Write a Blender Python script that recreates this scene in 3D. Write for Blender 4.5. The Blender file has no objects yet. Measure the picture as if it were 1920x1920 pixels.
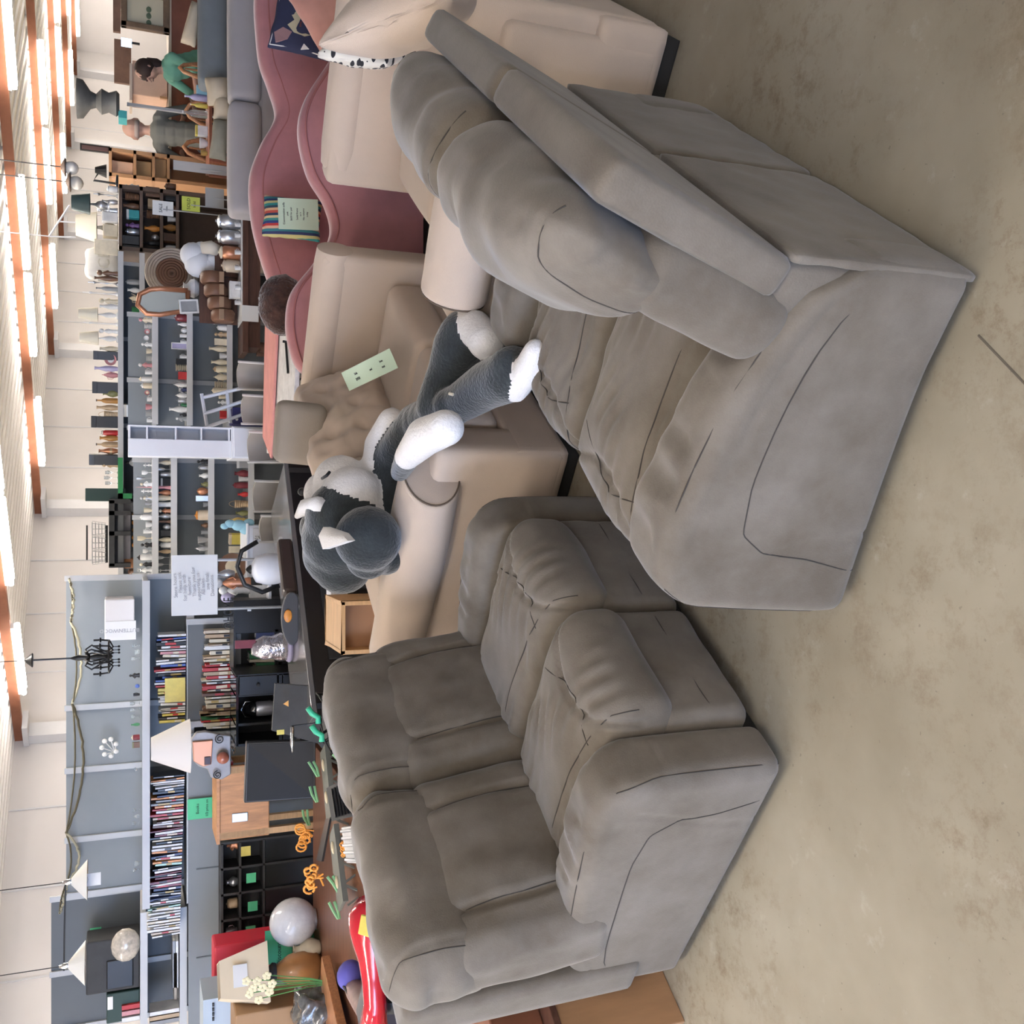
import bpy, bmesh, math, random
import numpy as np
from mathutils import Matrix, Vector, Euler

# ---------------------------------------------------------------- camera, sky, exposure
F, TH, EYE = 1850.0, math.atan(0.39), 1.70      # focal length in pixels of a 1920 frame, downward pitch, eye height
CT, ST = math.cos(TH), math.sin(TH)
scn = bpy.context.scene
COL = scn.collection
cam_d = bpy.data.cameras.new('camera'); cam_d.sensor_width = 36; cam_d.lens = F / 1920 * 36
cam_d.clip_start = .05; cam_d.clip_end = 200
cam = bpy.data.objects.new('camera', cam_d); COL.objects.link(cam)
cam.matrix_world = Matrix(((0, 1, 0, 0), (-ST, 0, -CT, 0), (-CT, 0, ST, EYE), (0, 0, 0, 1)))   # phone held sideways: up is the left of the frame
scn.camera = cam
scn.cycles.max_bounces = 6; scn.cycles.diffuse_bounces = 3; scn.cycles.glossy_bounces = 3; scn.cycles.transmission_bounces = 5
vs = scn.view_settings
vs.view_transform = 'Standard'; vs.look = 'None'; vs.gamma = 1; vs.use_curve_mapping = False
vs.exposure = .74
world = bpy.data.worlds.new('daylight'); scn.world = world; world.use_nodes = True
bg = world.node_tree.nodes['Background']; bg.inputs[0].default_value = (.62, .78, 1.0, 1); bg.inputs[1].default_value = .38  # cool sky fill, assumed to enter through the hall's unseen open sides
TUBE_W = 30.0
# assumed window daylight: unseen area light added behind and left of the camera
_w = bpy.data.lights.new('assumed_window_light', 'AREA'); _w.shape = 'RECTANGLE'; _w.size = 5.0; _w.size_y = 2.4; _w.energy = 400; _w.color = (.42, .60, 1.0)
_wo = bpy.data.objects.new('assumed_window_light', _w); COL.objects.link(_wo)
_wo.location = (-5.6, -4.2, 1.7); _wo.rotation_euler = (math.radians(90), 0, math.radians(-38))

# ---------------------------------------------------------------- geometry helpers
R = math.radians
rnd = random.Random(7)

def ray(px, py):
    r, d = (960 - py) / F, (px - 960) / F
    return r, CT - d * ST, -ST - d * CT
def gz(px, py, z=0.0):
    x, y, w = ray(px, py); t = (z - EYE) / w
    return Vector((x * t, y * t, z))
def at(px, py, Y):
    x, y, w = ray(px, py); t = Y / y
    return Vector((x * t, Y, EYE + w * t))
def mpp(px, Y):                                  # metres per pixel at depth Y
    return Y / ray(px, 960)[1] / F
DX, DY = .583, .812                               # the aisle direction D; N = (-DY, DX) points away from the aisle
OX, OY = -.69, 2.221
def row(u, n, z=0.0):                             # aisle frame: u along the aisle, n to the left of it
    return Vector((OX + u * DX - n * DY, OY + u * DY + n * DX, z))

def tag(o, label=None, cat=None, group=None, kind=None):
    if label: o['label'] = label
    if cat: o['category'] = cat
    if group: o['group'] = group
    if kind: o['kind'] = kind
    return o
def thing(name, label, cat, loc=(0, 0, 0), rz=0.0, group=None):
    o = bpy.data.objects.new(name, None); COL.objects.link(o); o.empty_display_size = .1
    o.location = loc; o.rotation_euler = (0, 0, rz)
    return tag(o, label, cat, group)
def world_inv(p):
    m = Matrix.Identity(4)
    chain = []
    while p is not None:
        chain.append(Matrix.LocRotScale(p.location, p.rotation_euler, p.scale)); p = p.parent
    for c in reversed(chain): m = m @ c
    return m.inverted()
def link(name, me, mat, parent=None, world=False, smooth=False, loc=None):
    if mat is not None: me.materials.append(mat)
    if smooth:
        me.polygons.foreach_set('use_smooth', [True] * len(me.polygons))
        if smooth is not True: me.set_sharp_from_angle(angle=R(smooth))
    if world and parent is not None: me.transform(world_inv(parent))
    if world and parent is None and loc is not None: me.transform(Matrix.Translation(-Vector(loc)))
    o = bpy.data.objects.new(name, me); COL.objects.link(o)
    if parent is not None: o.parent = parent
    elif loc is not None: o.location = loc
    return o

class MB:
    """collects simple solids into one mesh"""
    def __init__(s): s.v = []; s.f = []
    def add(s, v, f, m=None):
        b = len(s.v)
        s.v += [tuple(m @ Vector(p)) for p in v] if m is not None else [tuple(p) for p in v]
        s.f += [tuple(i + b for i in q) for q in f]; return s
    def box(s, c, d, rz=0.0, rot=None, m=None):
        x, y, z = d[0] / 2, d[1] / 2, d[2] / 2
        M = Matrix.Translation(c) @ (rot.to_matrix().to_4x4() if rot is not None else Matrix.Rotation(rz, 4, 'Z'))
        if m is not None: M = m @ M
        v = [(i, j, k) for k in (-z, z) for j in (-y, y) for i in (-x, x)]
        return s.add(v, [(0, 2, 3, 1), (4, 5, 7, 6), (0, 1, 5, 4), (1, 3, 7, 5), (3, 2, 6, 7), (2, 0, 4, 6)], M)
    def slab(s, x0, x1, y0, y1, z0, z1, m=None):
        return s.box(((x0 + x1) / 2, (y0 + y1) / 2, (z0 + z1) / 2), (x1 - x0, y1 - y0, z1 - z0), m=m)
    def lathe(s, prof, c=(0, 0, 0), n=16, m=None, sx=1.0, sy=1.0):
        M = Matrix.Translation(c)
        if m is not None: M = m @ M
        v = [(r * math.cos(2 * math.pi * k / n) * sx, r * math.sin(2 * math.pi * k / n) * sy, z) for r, z in prof for k in range(n)]
        f = []
        for i in range(len(prof) - 1):
            for k in range(n):
                a, b = i * n + k, i * n + (k + 1) % n
                f.append((a, b, b + n, a + n))
        if prof[0][0] > 1e-5: f.append(tuple(range(n))[::-1])
        if prof[-1][0] > 1e-5: f.append(tuple(range((len(prof) - 1) * n, len(prof) * n)))
        return s.add(v, f, M)
    def ball(s, c, r, n=12, m=None, sc=(1, 1, 1)):
        k = max(5, n // 2 + 1)
        pr = [(r * math.sin(math.pi * i / k), -r * math.cos(math.pi * i / k) * sc[2]) for i in range(k + 1)]
        pr[0] = (0, pr[0][1]); pr[-1] = (0, pr[-1][1])
        return s.lathe(pr, c, n, m, sc[0], sc[1])
    def tube(s, pts, r, n=8, m=None, cap=True):
        pts = [Vector(p) for p in pts]; k = len(pts)
        rs = r if isinstance(r, (list, tuple)) else [r] * k
        up = None; v = []
        for i, p in enumerate(pts):
            t = (pts[min(i + 1, k - 1)] - pts[max(i - 1, 0)]).normalized()
            if up is None: up = t.orthogonal().normalized()
            up = (up - t * up.dot(t)); up = up.normalized() if up.length > 1e-6 else t.orthogonal().normalized()
            w = t.cross(up)
            v += [p + (up * math.cos(2 * math.pi * j / n) + w * math.sin(2 * math.pi * j / n)) * rs[i] for j in range(n)]
        f = [(i * n + j, i * n + (j + 1) % n, (i + 1) * n + (j + 1) % n, (i + 1) * n + j) for i in range(k - 1) for j in range(n)]
        if cap: f += [tuple(range(n))[::-1], tuple(range((k - 1) * n, k * n))]
        return s.add(v, f, m)
    def prism(s, pts, z0, z1, m=None):
        n = len(pts); v = [(x, y, z) for z in (z0, z1) for x, y in pts]
        return s.add(v, [tuple(range(n))[::-1], tuple(range(n, 2 * n))] + [(i, (i + 1) % n, n + (i + 1) % n, n + i) for i in range(n)], m)
    def build(s, name, mat, parent=None, world=False, smooth=False, bev=0.0, loc=None, seg=2):
        me = bpy.data.meshes.new(name); me.from_pydata(s.v, [], s.f)
        bm = bmesh.new(); bm.from_mesh(me)
        bmesh.ops.remove_doubles(bm, verts=bm.verts, dist=1e-6)
        bmesh.ops.recalc_face_normals(bm, faces=bm.faces)
        if bev > 0:
            es = [e for e in bm.edges if len(e.link_faces) == 2 and e.calc_face_angle(0) > .5]
            bmesh.ops.bevel(bm, geom=es, offset=bev, segments=seg, profile=.5, affect='EDGES', clamp_overlap=True)
        bm.to_mesh(me); bm.free()
        return link(name, me, mat, parent, world, smooth, loc)

def wob(P, s, seed, k=7):                         # cheap smooth noise from sinusoids
    g = np.random.default_rng(seed); o = np.zeros(len(P))
    for _ in range(k):
        d = g.normal(size=3); d /= np.linalg.norm(d)
        o += np.sin(P @ (d * g.uniform(.6, 1.6) / s * 6.28) + g.uniform(0, 6.28))
    return o / k ** .5
def gv(v, w, dep):                                # a groove along the line v = 0
    return -dep * np.exp(-(v / w) ** 2)

def soft(name, parent, mat, half, frame, r=.04, puff=(0, 0, 0), disp=None, warp=None, step=.02, wr=0.0, seed=1, wscale=.12, seams=(), seam_shade_mat=None):
    """an upholstered block: rounded box, puffed faces, grooves and wrinkles; frame(x,y,z arrays) -> world"""
    h = np.array(half, float); n = [max(6, min(90, int(round(2 * a / step)))) for a in h]
    r = min(r, *(h * .98))
    ids = {}; V = []
    def co(ax, i):
        s_ = 2 * i / n[ax] - 1; return h[ax] * (.65 * s_ + .35 * math.sin(s_ * math.pi / 2))
    def vid(i, j, k):
        q = (i, j, k)
        if q not in ids: ids[q] = len(V); V.append((co(0, i), co(1, j), co(2, k)))
        return ids[q]
    Fc = []
    for ax in range(3):
        a, b = [(1, 2), (2, 0), (0, 1)][ax]
        for side in (0, n[ax]):
            for i in range(n[a]):
                for j in range(n[b]):
                    q = []
                    for di, dj in ((0, 0), (1, 0), (1, 1), (0, 1)):
                        t = [0, 0, 0]; t[ax] = side; t[a] = i + di; t[b] = j + dj; q.append(vid(*t))
                    Fc.append(tuple(q) if side else tuple(q[::-1]))
    def shape(P):
        inner = np.clip(P, -(h - r), h - r); dv = P - inner
        L = np.linalg.norm(dv, axis=1, keepdims=True); L[L < 1e-9] = 1
        Nn = dv / L; P = inner + Nn * r
        w = P / h
        prof = 1 - np.clip(w, -1, 1) ** 2
        for ax in range(3):
            if puff[ax]:
                a, b = [(1, 2), (2, 0), (0, 1)][ax]
                P[:, ax] += np.sign(w[:, ax]) * np.abs(w[:, ax]) ** 3 * puff[ax] * (prof[:, a] * prof[:, b]) ** .5
        if wr: P += Nn * (wr * wob(P * np.array([1, 1, 1]), wscale, seed))[:, None]
        if disp is not None: P += Nn * disp(P[:, 0], P[:, 1], P[:, 2])[:, None]
        W = frame(P[:, 0], P[:, 1], P[:, 2])
        return warp(W) if warp is not None else W
    W = shape(np.array(V))
    me = bpy.data.meshes.new(name); me.from_pydata(W.tolist(), [], Fc)
    c = W.mean(axis=0); f0 = np.array(Fc[:len(Fc):max(1, len(Fc) // 400)])
    nr = np.cross(W[f0[:, 1]] - W[f0[:, 0]], W[f0[:, 2]] - W[f0[:, 0]])
    if (nr * (W[f0].mean(axis=1) - c)).sum() < 0: me.flip_normals()
    o = link(name, me, mat, parent, True, True)
    for sm_ in seams:                               # seam lines: thin dark tubes paint the crease shade along the seams
        q = np.array([[a + (b - a) * t for a, b in zip(sm_[i], sm_[i + 1])] for i in range(len(sm_) - 1) for t in np.linspace(0, 1, 9)[:-1]] + [list(sm_[-1])])
        q = np.clip(q, -h, h)
        pts = shape(q)
        pts[1:-1] = .5 * pts[1:-1] + .25 * (pts[:-2] + pts[2:])
        MB().tube(pts.tolist(), .0019, 5, cap=False).build('seam', seam_shade_mat or SEAM_SHADE, o, world=True, smooth=True)
    return o

def aim(o, ex, ey, ez):
    o, ex, ey, ez = [np.array(q, float) for q in (o, ex, ey, ez)]
    return lambda x, y, z: o + x[:, None] * ex + y[:, None] * ey + z[:, None] * ez

# ---------------------------------------------------------------- materials
MATS = {}
def mat(name, col, rough=.7, metal=0.0, var=0.0, vs_=6.0, bump=0.0, bs=60.0, sheen=0.0, coat=0.0, spec=.5, emit=0.0, alpha=1.0, trans=0.0, col2=None, stretch=None, ior=1.45):
    if name in MATS: return MATS[name]
    m = bpy.data.materials.new(name); m.use_nodes = True; nt = m.node_tree; N = nt.nodes; Lk = nt.links
    b = N['Principled BSDF']; b.inputs['Base Color'].default_value = (*col, 1); b.inputs['Roughness'].default_value = rough
    b.inputs['Metallic'].default_value = metal; b.inputs['Specular IOR Level'].default_value = spec; b.inputs['IOR'].default_value = ior
    if sheen: b.inputs['Sheen Weight'].default_value = sheen; b.inputs['Sheen Roughness'].default_value = .45
    if coat: b.inputs['Coat Weight'].default_value = coat; b.inputs['Coat Roughness'].default_value = .08
    if trans: b.inputs['Transmission Weight'].default_value = trans
    if alpha < 1: b.inputs['Alpha'].default_value = alpha
    if emit: b.inputs['Emission Color'].default_value = (*col, 1); b.inputs['Emission Strength'].default_value = emit
    if var or bump:
        tc = N.new('ShaderNodeTexCoord'); src = tc.outputs['Object']
        if stretch:
            mp = N.new('ShaderNodeMapping'); mp.inputs['Scale'].default_value = stretch; Lk.new(src, mp.inputs[0]); src = mp.outputs[0]
        if var:
            nz = N.new('ShaderNodeTexNoise'); nz.inputs['Scale'].default_value = vs_; nz.inputs['Detail'].default_value = 6; nz.inputs['Roughness'].default_value = .62
            Lk.new(src, nz.inputs['Vector'])
            rp = N.new('ShaderNodeValToRGB'); rp.color_ramp.elements[0].position = .3; rp.color_ramp.elements[1].position = .72
            c1 = [max(0, c * (1 - var)) for c in col]; c2 = col2 or [min(1, c * (1 + var)) for c in col]
            rp.color_ramp.elements[0].color = (*c1, 1); rp.color_ramp.elements[1].color = (*c2, 1)
            Lk.new(nz.outputs[0], rp.inputs[0]); Lk.new(rp.outputs[0], b.inputs['Base Color'])
        if bump:
            n2 = N.new('ShaderNodeTexNoise'); n2.inputs['Scale'].default_value = bs; n2.inputs['Detail'].default_value = 3
            Lk.new(src, n2.inputs['Vector'])
            bp = N.new('ShaderNodeBump'); bp.inputs['Strength'].default_value = bump; bp.inputs['Distance'].default_value = .01
            Lk.new(n2.outputs[0], bp.inputs['Height']); Lk.new(bp.outputs[0], b.inputs['Normal'])
    MATS[name] = m; return m
def paint(col, rough=.5, metal=0.0, coat=0.0):    # plain coloured material looked up by value
    return mat('paint_%d_%d_%d_%d_%d' % (*[int(c * 99) for c in col], int(rough * 10), int(metal * 9 + coat * 3)), col, rough, metal, coat=coat, var=.08, vs_=9)
SUEDE = mat('taupe_suede', (.128, .101, .070), .85, var=.25, vs_=4, bump=.12, bs=240, sheen=.28, col2=(.182, .157, .126))
SEAM_SHADE = mat('seam_crease_shade', (.045, .038, .032), .9)  # dark tone that paints shade into the upholstery creases
SUEDE_SIDE = SUEDE
BEIGE = mat('beige_twill', (.56, .445, .345), .9, var=.05, vs_=3, bump=.25, bs=500, sheen=.25)
PINK = mat('rose_velvet', (.42, .175, .18), .75, var=.16, vs_=3.5, bump=.1, bs=300, sheen=.6)
GREY = mat('light_grey_weave', (.40, .375, .375), .9, var=.05, vs_=4, bump=.3, bs=400, sheen=.2)
BLUEGREY = mat('blue_grey_weave', (.20, .22, .235), .9, var=.08, vs_=4, bump=.3, bs=400)
BLACK = mat('black_satin', (.012, .012, .013), .35, var=.2, vs_=5)
BLACKG = mat('black_gloss', (.008, .008, .009), .12, coat=.6)
DARK = mat('dark_charcoal', (.035, .036, .038), .6, var=.2, vs_=8)
WHITE = mat('white_painted', (.78, .80, .85), .45, var=.03, vs_=3)
SHELFG = mat('shelf_grey', (.44, .45, .46), .5, metal=.1, var=.04, vs_=3)
PEG = mat('gondola_blue_grey', (.23, .255, .275), .6, var=.06, vs_=2)
PEGD = mat('gondola_dark_grey', (.12, .135, .15), .6, var=.06, vs_=2)
DWOOD = mat('dark_walnut', (.10, .045, .03), .4, var=.35, vs_=6, stretch=(1, 8, 8), coat=.2)
WOOD = mat('orange_brown_wood', (.42, .19, .085), .45, var=.25, vs_=5, stretch=(2, 12, 12), coat=.2)
PINE = mat('pale_pine', (.62, .38, .18), .5, var=.16, vs_=4, stretch=(1.5, 14, 14))
CHROME = mat('polished_chrome', (.75, .75, .77), .15, metal=1)
GOLD = mat('antique_brass', (.45, .30, .10), .35, metal=.9)
GLASS = mat('clear_glass', (.85, .90, .92), .05, trans=.85, ior=1.3, alpha=.75)
CERA = mat('white_ceramic', (.80, .79, .76), .25, var=.05, vs_=12, coat=.3)
CREAM = mat('cream_ceramic', (.70, .62, .47), .35, var=.12, vs_=12)
# ---------------------------------------------------------------- the building
WD = Vector((.7071, .7071, 0)); WN = Vector((.7071, -.7071, 0))       # back wall runs along WD, WN points into the hall
W0 = Vector((0, 20.7, 0))
BEAM_Z = 3.2; CEIL = 3.36

fm = bpy.data.materials.new('worn_concrete'); fm.use_nodes = True
def _floor():
    nt = fm.node_tree; N = nt.nodes; L = nt.links; b = N['Principled BSDF']
    tc = N.new('ShaderNodeTexCoord')
    def noise(sc, det, ro=.6, off=0):
        mp = N.new('ShaderNodeMapping'); mp.inputs['Location'].default_value = (off, off * 1.7, 0); L.new(tc.outputs['Object'], mp.inputs[0])
        n = N.new('ShaderNodeTexNoise'); n.inputs['Scale'].default_value = sc; n.inputs['Detail'].default_value = det; n.inputs['Roughness'].default_value = ro
        L.new(mp.outputs[0], n.inputs['Vector']); return n.outputs[0]
    def ramp(src, stops):
        r = N.new('ShaderNodeValToRGB'); e = r.color_ramp.elements
        e[0].position, e[0].color = stops[0][0], (*stops[0][1], 1); e[1].position, e[1].color = stops[-1][0], (*stops[-1][1], 1)
        for p, c in stops[1:-1]: q = e.new(p); q.color = (*c, 1)
        L.new(src, r.inputs[0]); return r.outputs[0]
    def mix(f, a, c):
        m = N.new('ShaderNodeMix'); m.data_type = 'RGBA'
        if isinstance(f, float): m.inputs[0].default_value = f
        else: L.new(f, m.inputs[0])
        L.new(a, m.inputs[6]); 
        if isinstance(c, tuple): m.inputs[7].default_value = (*c, 1)
        else: L.new(c, m.inputs[7])
        return m.outputs[2]
    base = ramp(noise(1.1, 5), [(.3, (.215, .18, .125)), (.55, (.30, .262, .195)), (.75, (.37, .335, .265))])
    stain = ramp(noise(9, 10, .80, 3), [(.49, (0, 0, 0)), (.63, (1, 1, 1))])
    area = ramp(noise(1.3, 3, .5, 9), [(.40, (0, 0, 0)), (.58, (1, 1, 1))])
    mm = N.new('ShaderNodeMath'); mm.operation = 'MULTIPLY'; L.new(stain, mm.inputs[0]); L.new(area, mm.inputs[1])
    m2 = N.new('ShaderNodeMath'); m2.operation = 'MULTIPLY'; L.new(mm.outputs[0], m2.inputs[0]); m2.inputs[1].default_value = .75
    c = mix(m2.outputs[0], base, (.15, .105, .06))
    pale = ramp(noise(7, 7, .7, 21), [(.6, (0, 0, 0)), (.74, (.45, .45, .45))])
    c = mix(pale, c, (.50, .46, .39))
    speck = ramp(noise(60, 2, .5, 5), [(.70, (0, 0, 0)), (.74, (.5, .5, .5))])
    c = mix(speck, c, (.13, .11, .08))
    L.new(c, b.inputs['Base Color'])
    rr = ramp(noise(3, 4, .6, 13), [(.3, (.36, .36, .36)), (.7, (.6, .6, .6))]); L.new(rr, b.inputs['Roughness'])
    bp = N.new('ShaderNodeBump'); bp.inputs['Strength'].default_value = .12; bp.inputs['Distance'].default_value = .004
    L.new(noise(40, 5), bp.inputs['Height']); L.new(bp.outputs[0], b.inputs['Normal'])
_floor()
tag(MB().slab(-14, 34, -9, 40, -.12, 0).build('floor', fm), kind='structure')
# saw-cut joint in the slab
j0, j1 = gz(1860, 655), gz(1980, 780)
dj = (j1 - j0).normalized()
tag(MB().tube([j0 - dj * .05, j1 + dj * 1.5], .0028, 6).build('trim_1', mat('joint_dirt', (.12, .10, .075), .9), world=True), kind='structure')

WALLM = mat('white_wall_panel', (.70, .675, .67), .7, var=.03, vs_=1.2)
CEILM = mat('ceiling_deck', (.88, .86, .84), .6, var=.05, vs_=1)
BEAMM = mat('rust_brown_beam', (.30, .115, .06), .6, var=.2, vs_=3)
POST = mat('pale_steel_post', (.66, .66, .68), .5, var=.03)
def walls():
    a = W0 - WD * 26; b = W0 + WD * 22
    m = Matrix(((WD.x, -WN.x, 0, W0.x), (WD.y, -WN.y, 0, W0.y), (0, 0, 1, 0), (0, 0, 0, 1)))
    w = tag(MB().slab(-26, 22, 0, .15, 0, 3.9, m=m).build('wall_back', WALLM), kind='structure')
    for k in range(-16, 14):                       # raised seams between the wall sheets
        MB().slab(k * 1.25 - .012, k * 1.25 + .012, -.02, 0, 0, 3.8, m=m).build('panel_seam', POST, w)
    # the far cross wall
    c = W0 + WD * 22
    m2 = Matrix(((WN.x, WD.x, 0, c.x), (WN.y, WD.y, 0, c.y), (0, 0, 1, 0), (0, 0, 0, 1)))
    tag(MB().slab(-.2, 24, 0, .15, 0, 3.9, m=m2).build('wall_far', WALLM), kind='structure')
    # roof deck with ribs, brown purlins, steel posts, fluorescent tubes
    cm = MB()
    M3 = Matrix(((WD.x, WN.x, 0, W0.x), (WD.y, WN.y, 0, W0.y), (0, 0, 1, 0), (0, 0, 0, 1)))
    c_ = tag(MB().slab(-26, 22, -.1, 30, CEIL, CEIL + .1, m=M3).build('ceiling', CEILM), kind='structure')
    rb = MB()
    for k in range(0, 100): rb.slab(-26, 22, k * .3, k * .3 + .06, CEIL - .03, CEIL, m=M3)
    tag(rb.build('deck_rib', CEILM, c_), kind='stuff')
    i = 0
    for k in range(-4, 5):
        i += 1
        x = k * 5.0
        bm_ = tag(MB().slab(x - .05, x + .05, 0, 29, BEAM_Z, CEIL - .03, m=M3).build('trim_%d' % (i + 1), BEAMM), kind='structure')
        MB().slab(x - .12, x + .12, 0, .22, 0, BEAM_Z - .05, m=M3).build('post', POST, bm_)
        MB().slab(x - .16, x + .16, 0, .5, BEAM_Z - .08, BEAM_Z, m=M3).build('bracket', POST, bm_)
walls()

TUBEM = mat('lit_fluorescent_tube', (1.0, .93, .85), emit=TUBE_W)
FIXM = mat('fixture_white', (.8, .8, .8), .4)
def tube_light(k, t, label, z=BEAM_Z):
    p = W0 + WD * (k * 5.0) + WN * t
    o = thing('fluorescent_light', label, 'ceiling light', (p.x, p.y, z), -R(45), 'tube lights under the brown beams')
    MB().slab(-.78, .78, -.045, .045, -.04, 0).build('housing', FIXM, o)
    for s in (-.055, .055): MB().tube([(-.74, s, -.075), (.74, s, -.075)], .036, 8).build('tube', TUBEM, o, smooth=40)
nth = ['first', 'second', 'third', 'fourth', 'fifth', 'sixth', 'seventh', 'eighth', 'ninth', 'tenth', 'eleventh', 'twelfth', 'thirteenth', 'fourteenth', 'fifteenth', 'sixteenth',
       'seventeenth', 'eighteenth', 'nineteenth', 'twentieth', '21st', '22nd', '23rd', '24th', '25th', '26th', '27th', '28th', '29th', '30th', '31st', '32nd', '33rd', '34th', '35th', '36th', '37th', '38th', '39th', '40th']
beams = {-4: 'beam farthest left, outside the picture', -3: 'beam right overhead', -2: 'beam nearest the bookshelves', -1: 'beam ending above the book shelves', 0: 'beam ending above the white cubby tower', 1: 'beam ending above the lamp shelves', 2: 'fourth beam', 3: 'farthest beam', 4: 'beam past the far end'}
for k in range(-4, 5):  # tubes on beams out of frame are assumed, added to light the foreground
    for q, t in enumerate((2.0, 4.45, 6.1, 8.9, 11.4, 14.2, 17.4, 20.6, 23.8)):
        if k >= -2 and t > 10: continue  # nearer tubes left out to keep the right side darker
        tube_light(k, t, 'lit tube light, %s from the wall on the %s' % (nth[q], beams[k]))
# ---------------------------------------------------------------- the two matching reclining loveseats
BOOT = mat('black_underlining', (.02, .018, .016), .8)
def loveseat(label, u0, n_front, sgn, T, W=1.32, drop=0.0, back=None, flare=0.0):
    """u0: near end along the aisle; n_front: where the front stands; sgn +1 faces -N, -1 faces +N; T depth"""
    loc = row(u0 + W / 2, n_front + sgn * T / 2)
    t = thing('reclining_loveseat', label, 'sofa', loc)
    DV, NV = np.array([DX, DY, 0]), np.array([-DY, DX, 0]); O = np.array(row(u0, n_front))
    def fr(u, d, z): return O + np.multiply.outer(u, DV) + np.multiply.outer(sgn * d, NV) + np.multiply.outer(z, np.array([0, 0, 1.]))
    def blk(name, c, half, yaw=0.0, pitch=0.0, pre=None, **k):   # pitch leans the top backwards
        cu, cd, cz = c; cp, sp = math.cos(pitch), math.sin(pitch)
        if pre:
            return soft(name, t, k.pop('m', SUEDE), half, lambda x, y, z: (lambda y: fr(cu + x, cd + y * cp + z * sp, cz - y * sp + z * cp))(pre(x, y, z)), **k)
        return soft(name, t, k.pop('m', SUEDE), half, lambda x, y, z: fr(cu + x, cd + y * cp + z * sp, cz - y * sp + z * cp), **k)
    A = .17
    # arms: side profile swept across the arm, rounded all along
    def arm(ua, flip):
        pts = [(0, .03), (-.005, .30), (.0, .42), (.03, .50), (.09, .555), (.18, .57), (.5, .525), (T - .22, .475), (T - .08, .42), (T - .01, .30), (T, .03)]
        nn = 46
        def outline(s):                             # resample the upper profile by position along the depth
            return np.interp(s, [p[0] for p in pts[4:8]], [p[1] for p in pts[4:8]])
        sm = 1 if not flip else -1
        def frame(x, y, z):
            d = T / 2 + y; top = np.interp(d, [0, .02, .06, .12, .2, .5, T - .2, T - .08, T], [.44, .50, .545, .565, .572, .53, .48, .42, .30])
            zz = .03 + (z + .27) / .54 * (top - .03)
            bul = .012 * np.sin(np.clip((z + .27) / .54, 0, 1) * 3.14)
            fl = -flare * np.clip(1 - d / (T * .75), 0, 1) ** 1.3 * np.clip(1.1 - zz, 0, 1) * (x * sm < 0)
            return fr(ua + A / 2 + x + fl * sm, d, zz)
        def dsp(x, y, z):
            o = gv(x * sm + A / 2 - .012, .006, .0)      # outer face seams
            out = (x * sm < -A / 2 + .03)
            seam = gv((y + T / 2) - (.17 - .05 * np.sin(z * 6)), .006, .004) * out * (z < .17) + gv(z - (.19 - .02 * y), .006, .003) * out * ((y + T / 2) > .17)
            top = (z > .2)
            wr = .009 * np.sin(y * 46 + 6 * x * sm + 2 * np.sin(y * 9)) * top * np.exp(-((x * sm - .0) / .06) ** 2) * (wob(np.stack([x, y, z], 1), .35, 5) > -.2)
            return seam + wr
        h_ = A / 2
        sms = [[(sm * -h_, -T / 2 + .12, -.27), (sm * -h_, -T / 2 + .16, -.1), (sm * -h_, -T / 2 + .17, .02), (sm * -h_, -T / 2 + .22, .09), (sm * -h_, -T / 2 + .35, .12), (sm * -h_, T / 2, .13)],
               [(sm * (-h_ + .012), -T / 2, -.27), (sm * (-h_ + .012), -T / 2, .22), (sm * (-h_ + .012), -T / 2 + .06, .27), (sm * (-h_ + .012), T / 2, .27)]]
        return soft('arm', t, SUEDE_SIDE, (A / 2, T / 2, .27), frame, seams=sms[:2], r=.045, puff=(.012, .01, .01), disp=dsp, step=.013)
    arm(0, sgn * 1 < 0 and False); arm(W - A, True)
    si = W - 2 * A; sw = si / 2
    blk('base_frame', (W / 2, T / 2 + .03, .17), (si / 2 + .01, T / 2 - .08, .13), r=.02, step=.05)
    tag(blk('underlining', (W / 2, T / 2, .03), (W / 2 - .05, T / 2 - .05, .03), r=.01, step=.1, m=BOOT))
    for i in (0, 1):
        cu = A + sw * (i + .5)
        # footrest panel: two stacked pads on the front
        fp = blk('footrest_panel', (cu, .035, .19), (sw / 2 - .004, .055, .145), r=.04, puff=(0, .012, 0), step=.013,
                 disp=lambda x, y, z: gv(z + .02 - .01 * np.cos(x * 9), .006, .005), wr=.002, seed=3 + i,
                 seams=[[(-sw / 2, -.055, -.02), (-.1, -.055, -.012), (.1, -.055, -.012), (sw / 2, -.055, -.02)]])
        # seat cushion with rounded chaise front
        def seat_disp(x, y, z, i=i):
            P = np.stack([x, y, z], 1)
            cr = gv(y + .30 - .55 * x * x * 0 - .10 * np.cos(x * 7.0), .012, .014) * (z > 0)           # seam curving across the seat
            ch = gv(np.abs(x) - (sw / 2 - .075) - .03 * np.clip(-y, 0, 1), .010, .006) * (z > 0) * (y > -.12)
            wr_ = .006 * np.sin(x * 95 + 9 * y + 3 * np.sin(y * 11 + i)) * (z > 0) * np.clip(wob(P, .4, 11 + i), 0, 1)
            return cr + ch + wr_
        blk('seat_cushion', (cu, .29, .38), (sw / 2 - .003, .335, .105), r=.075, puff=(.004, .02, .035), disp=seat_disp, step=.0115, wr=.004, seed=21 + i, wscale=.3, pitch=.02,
            seams=[[(-sw / 2 + .03, -.335, .02), (-sw / 2 + .05, -.30, .105), (-sw / 2 + .09, -.05, .105), (-sw / 2 + .10, .30, .105)], [(-sw / 2 + .06, -.18, .105), (-.08, -.235, .105), (.02, -.22, .105), (sw / 2 - .04, -.13, .105), (sw / 2, -.12, .09)]])
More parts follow.
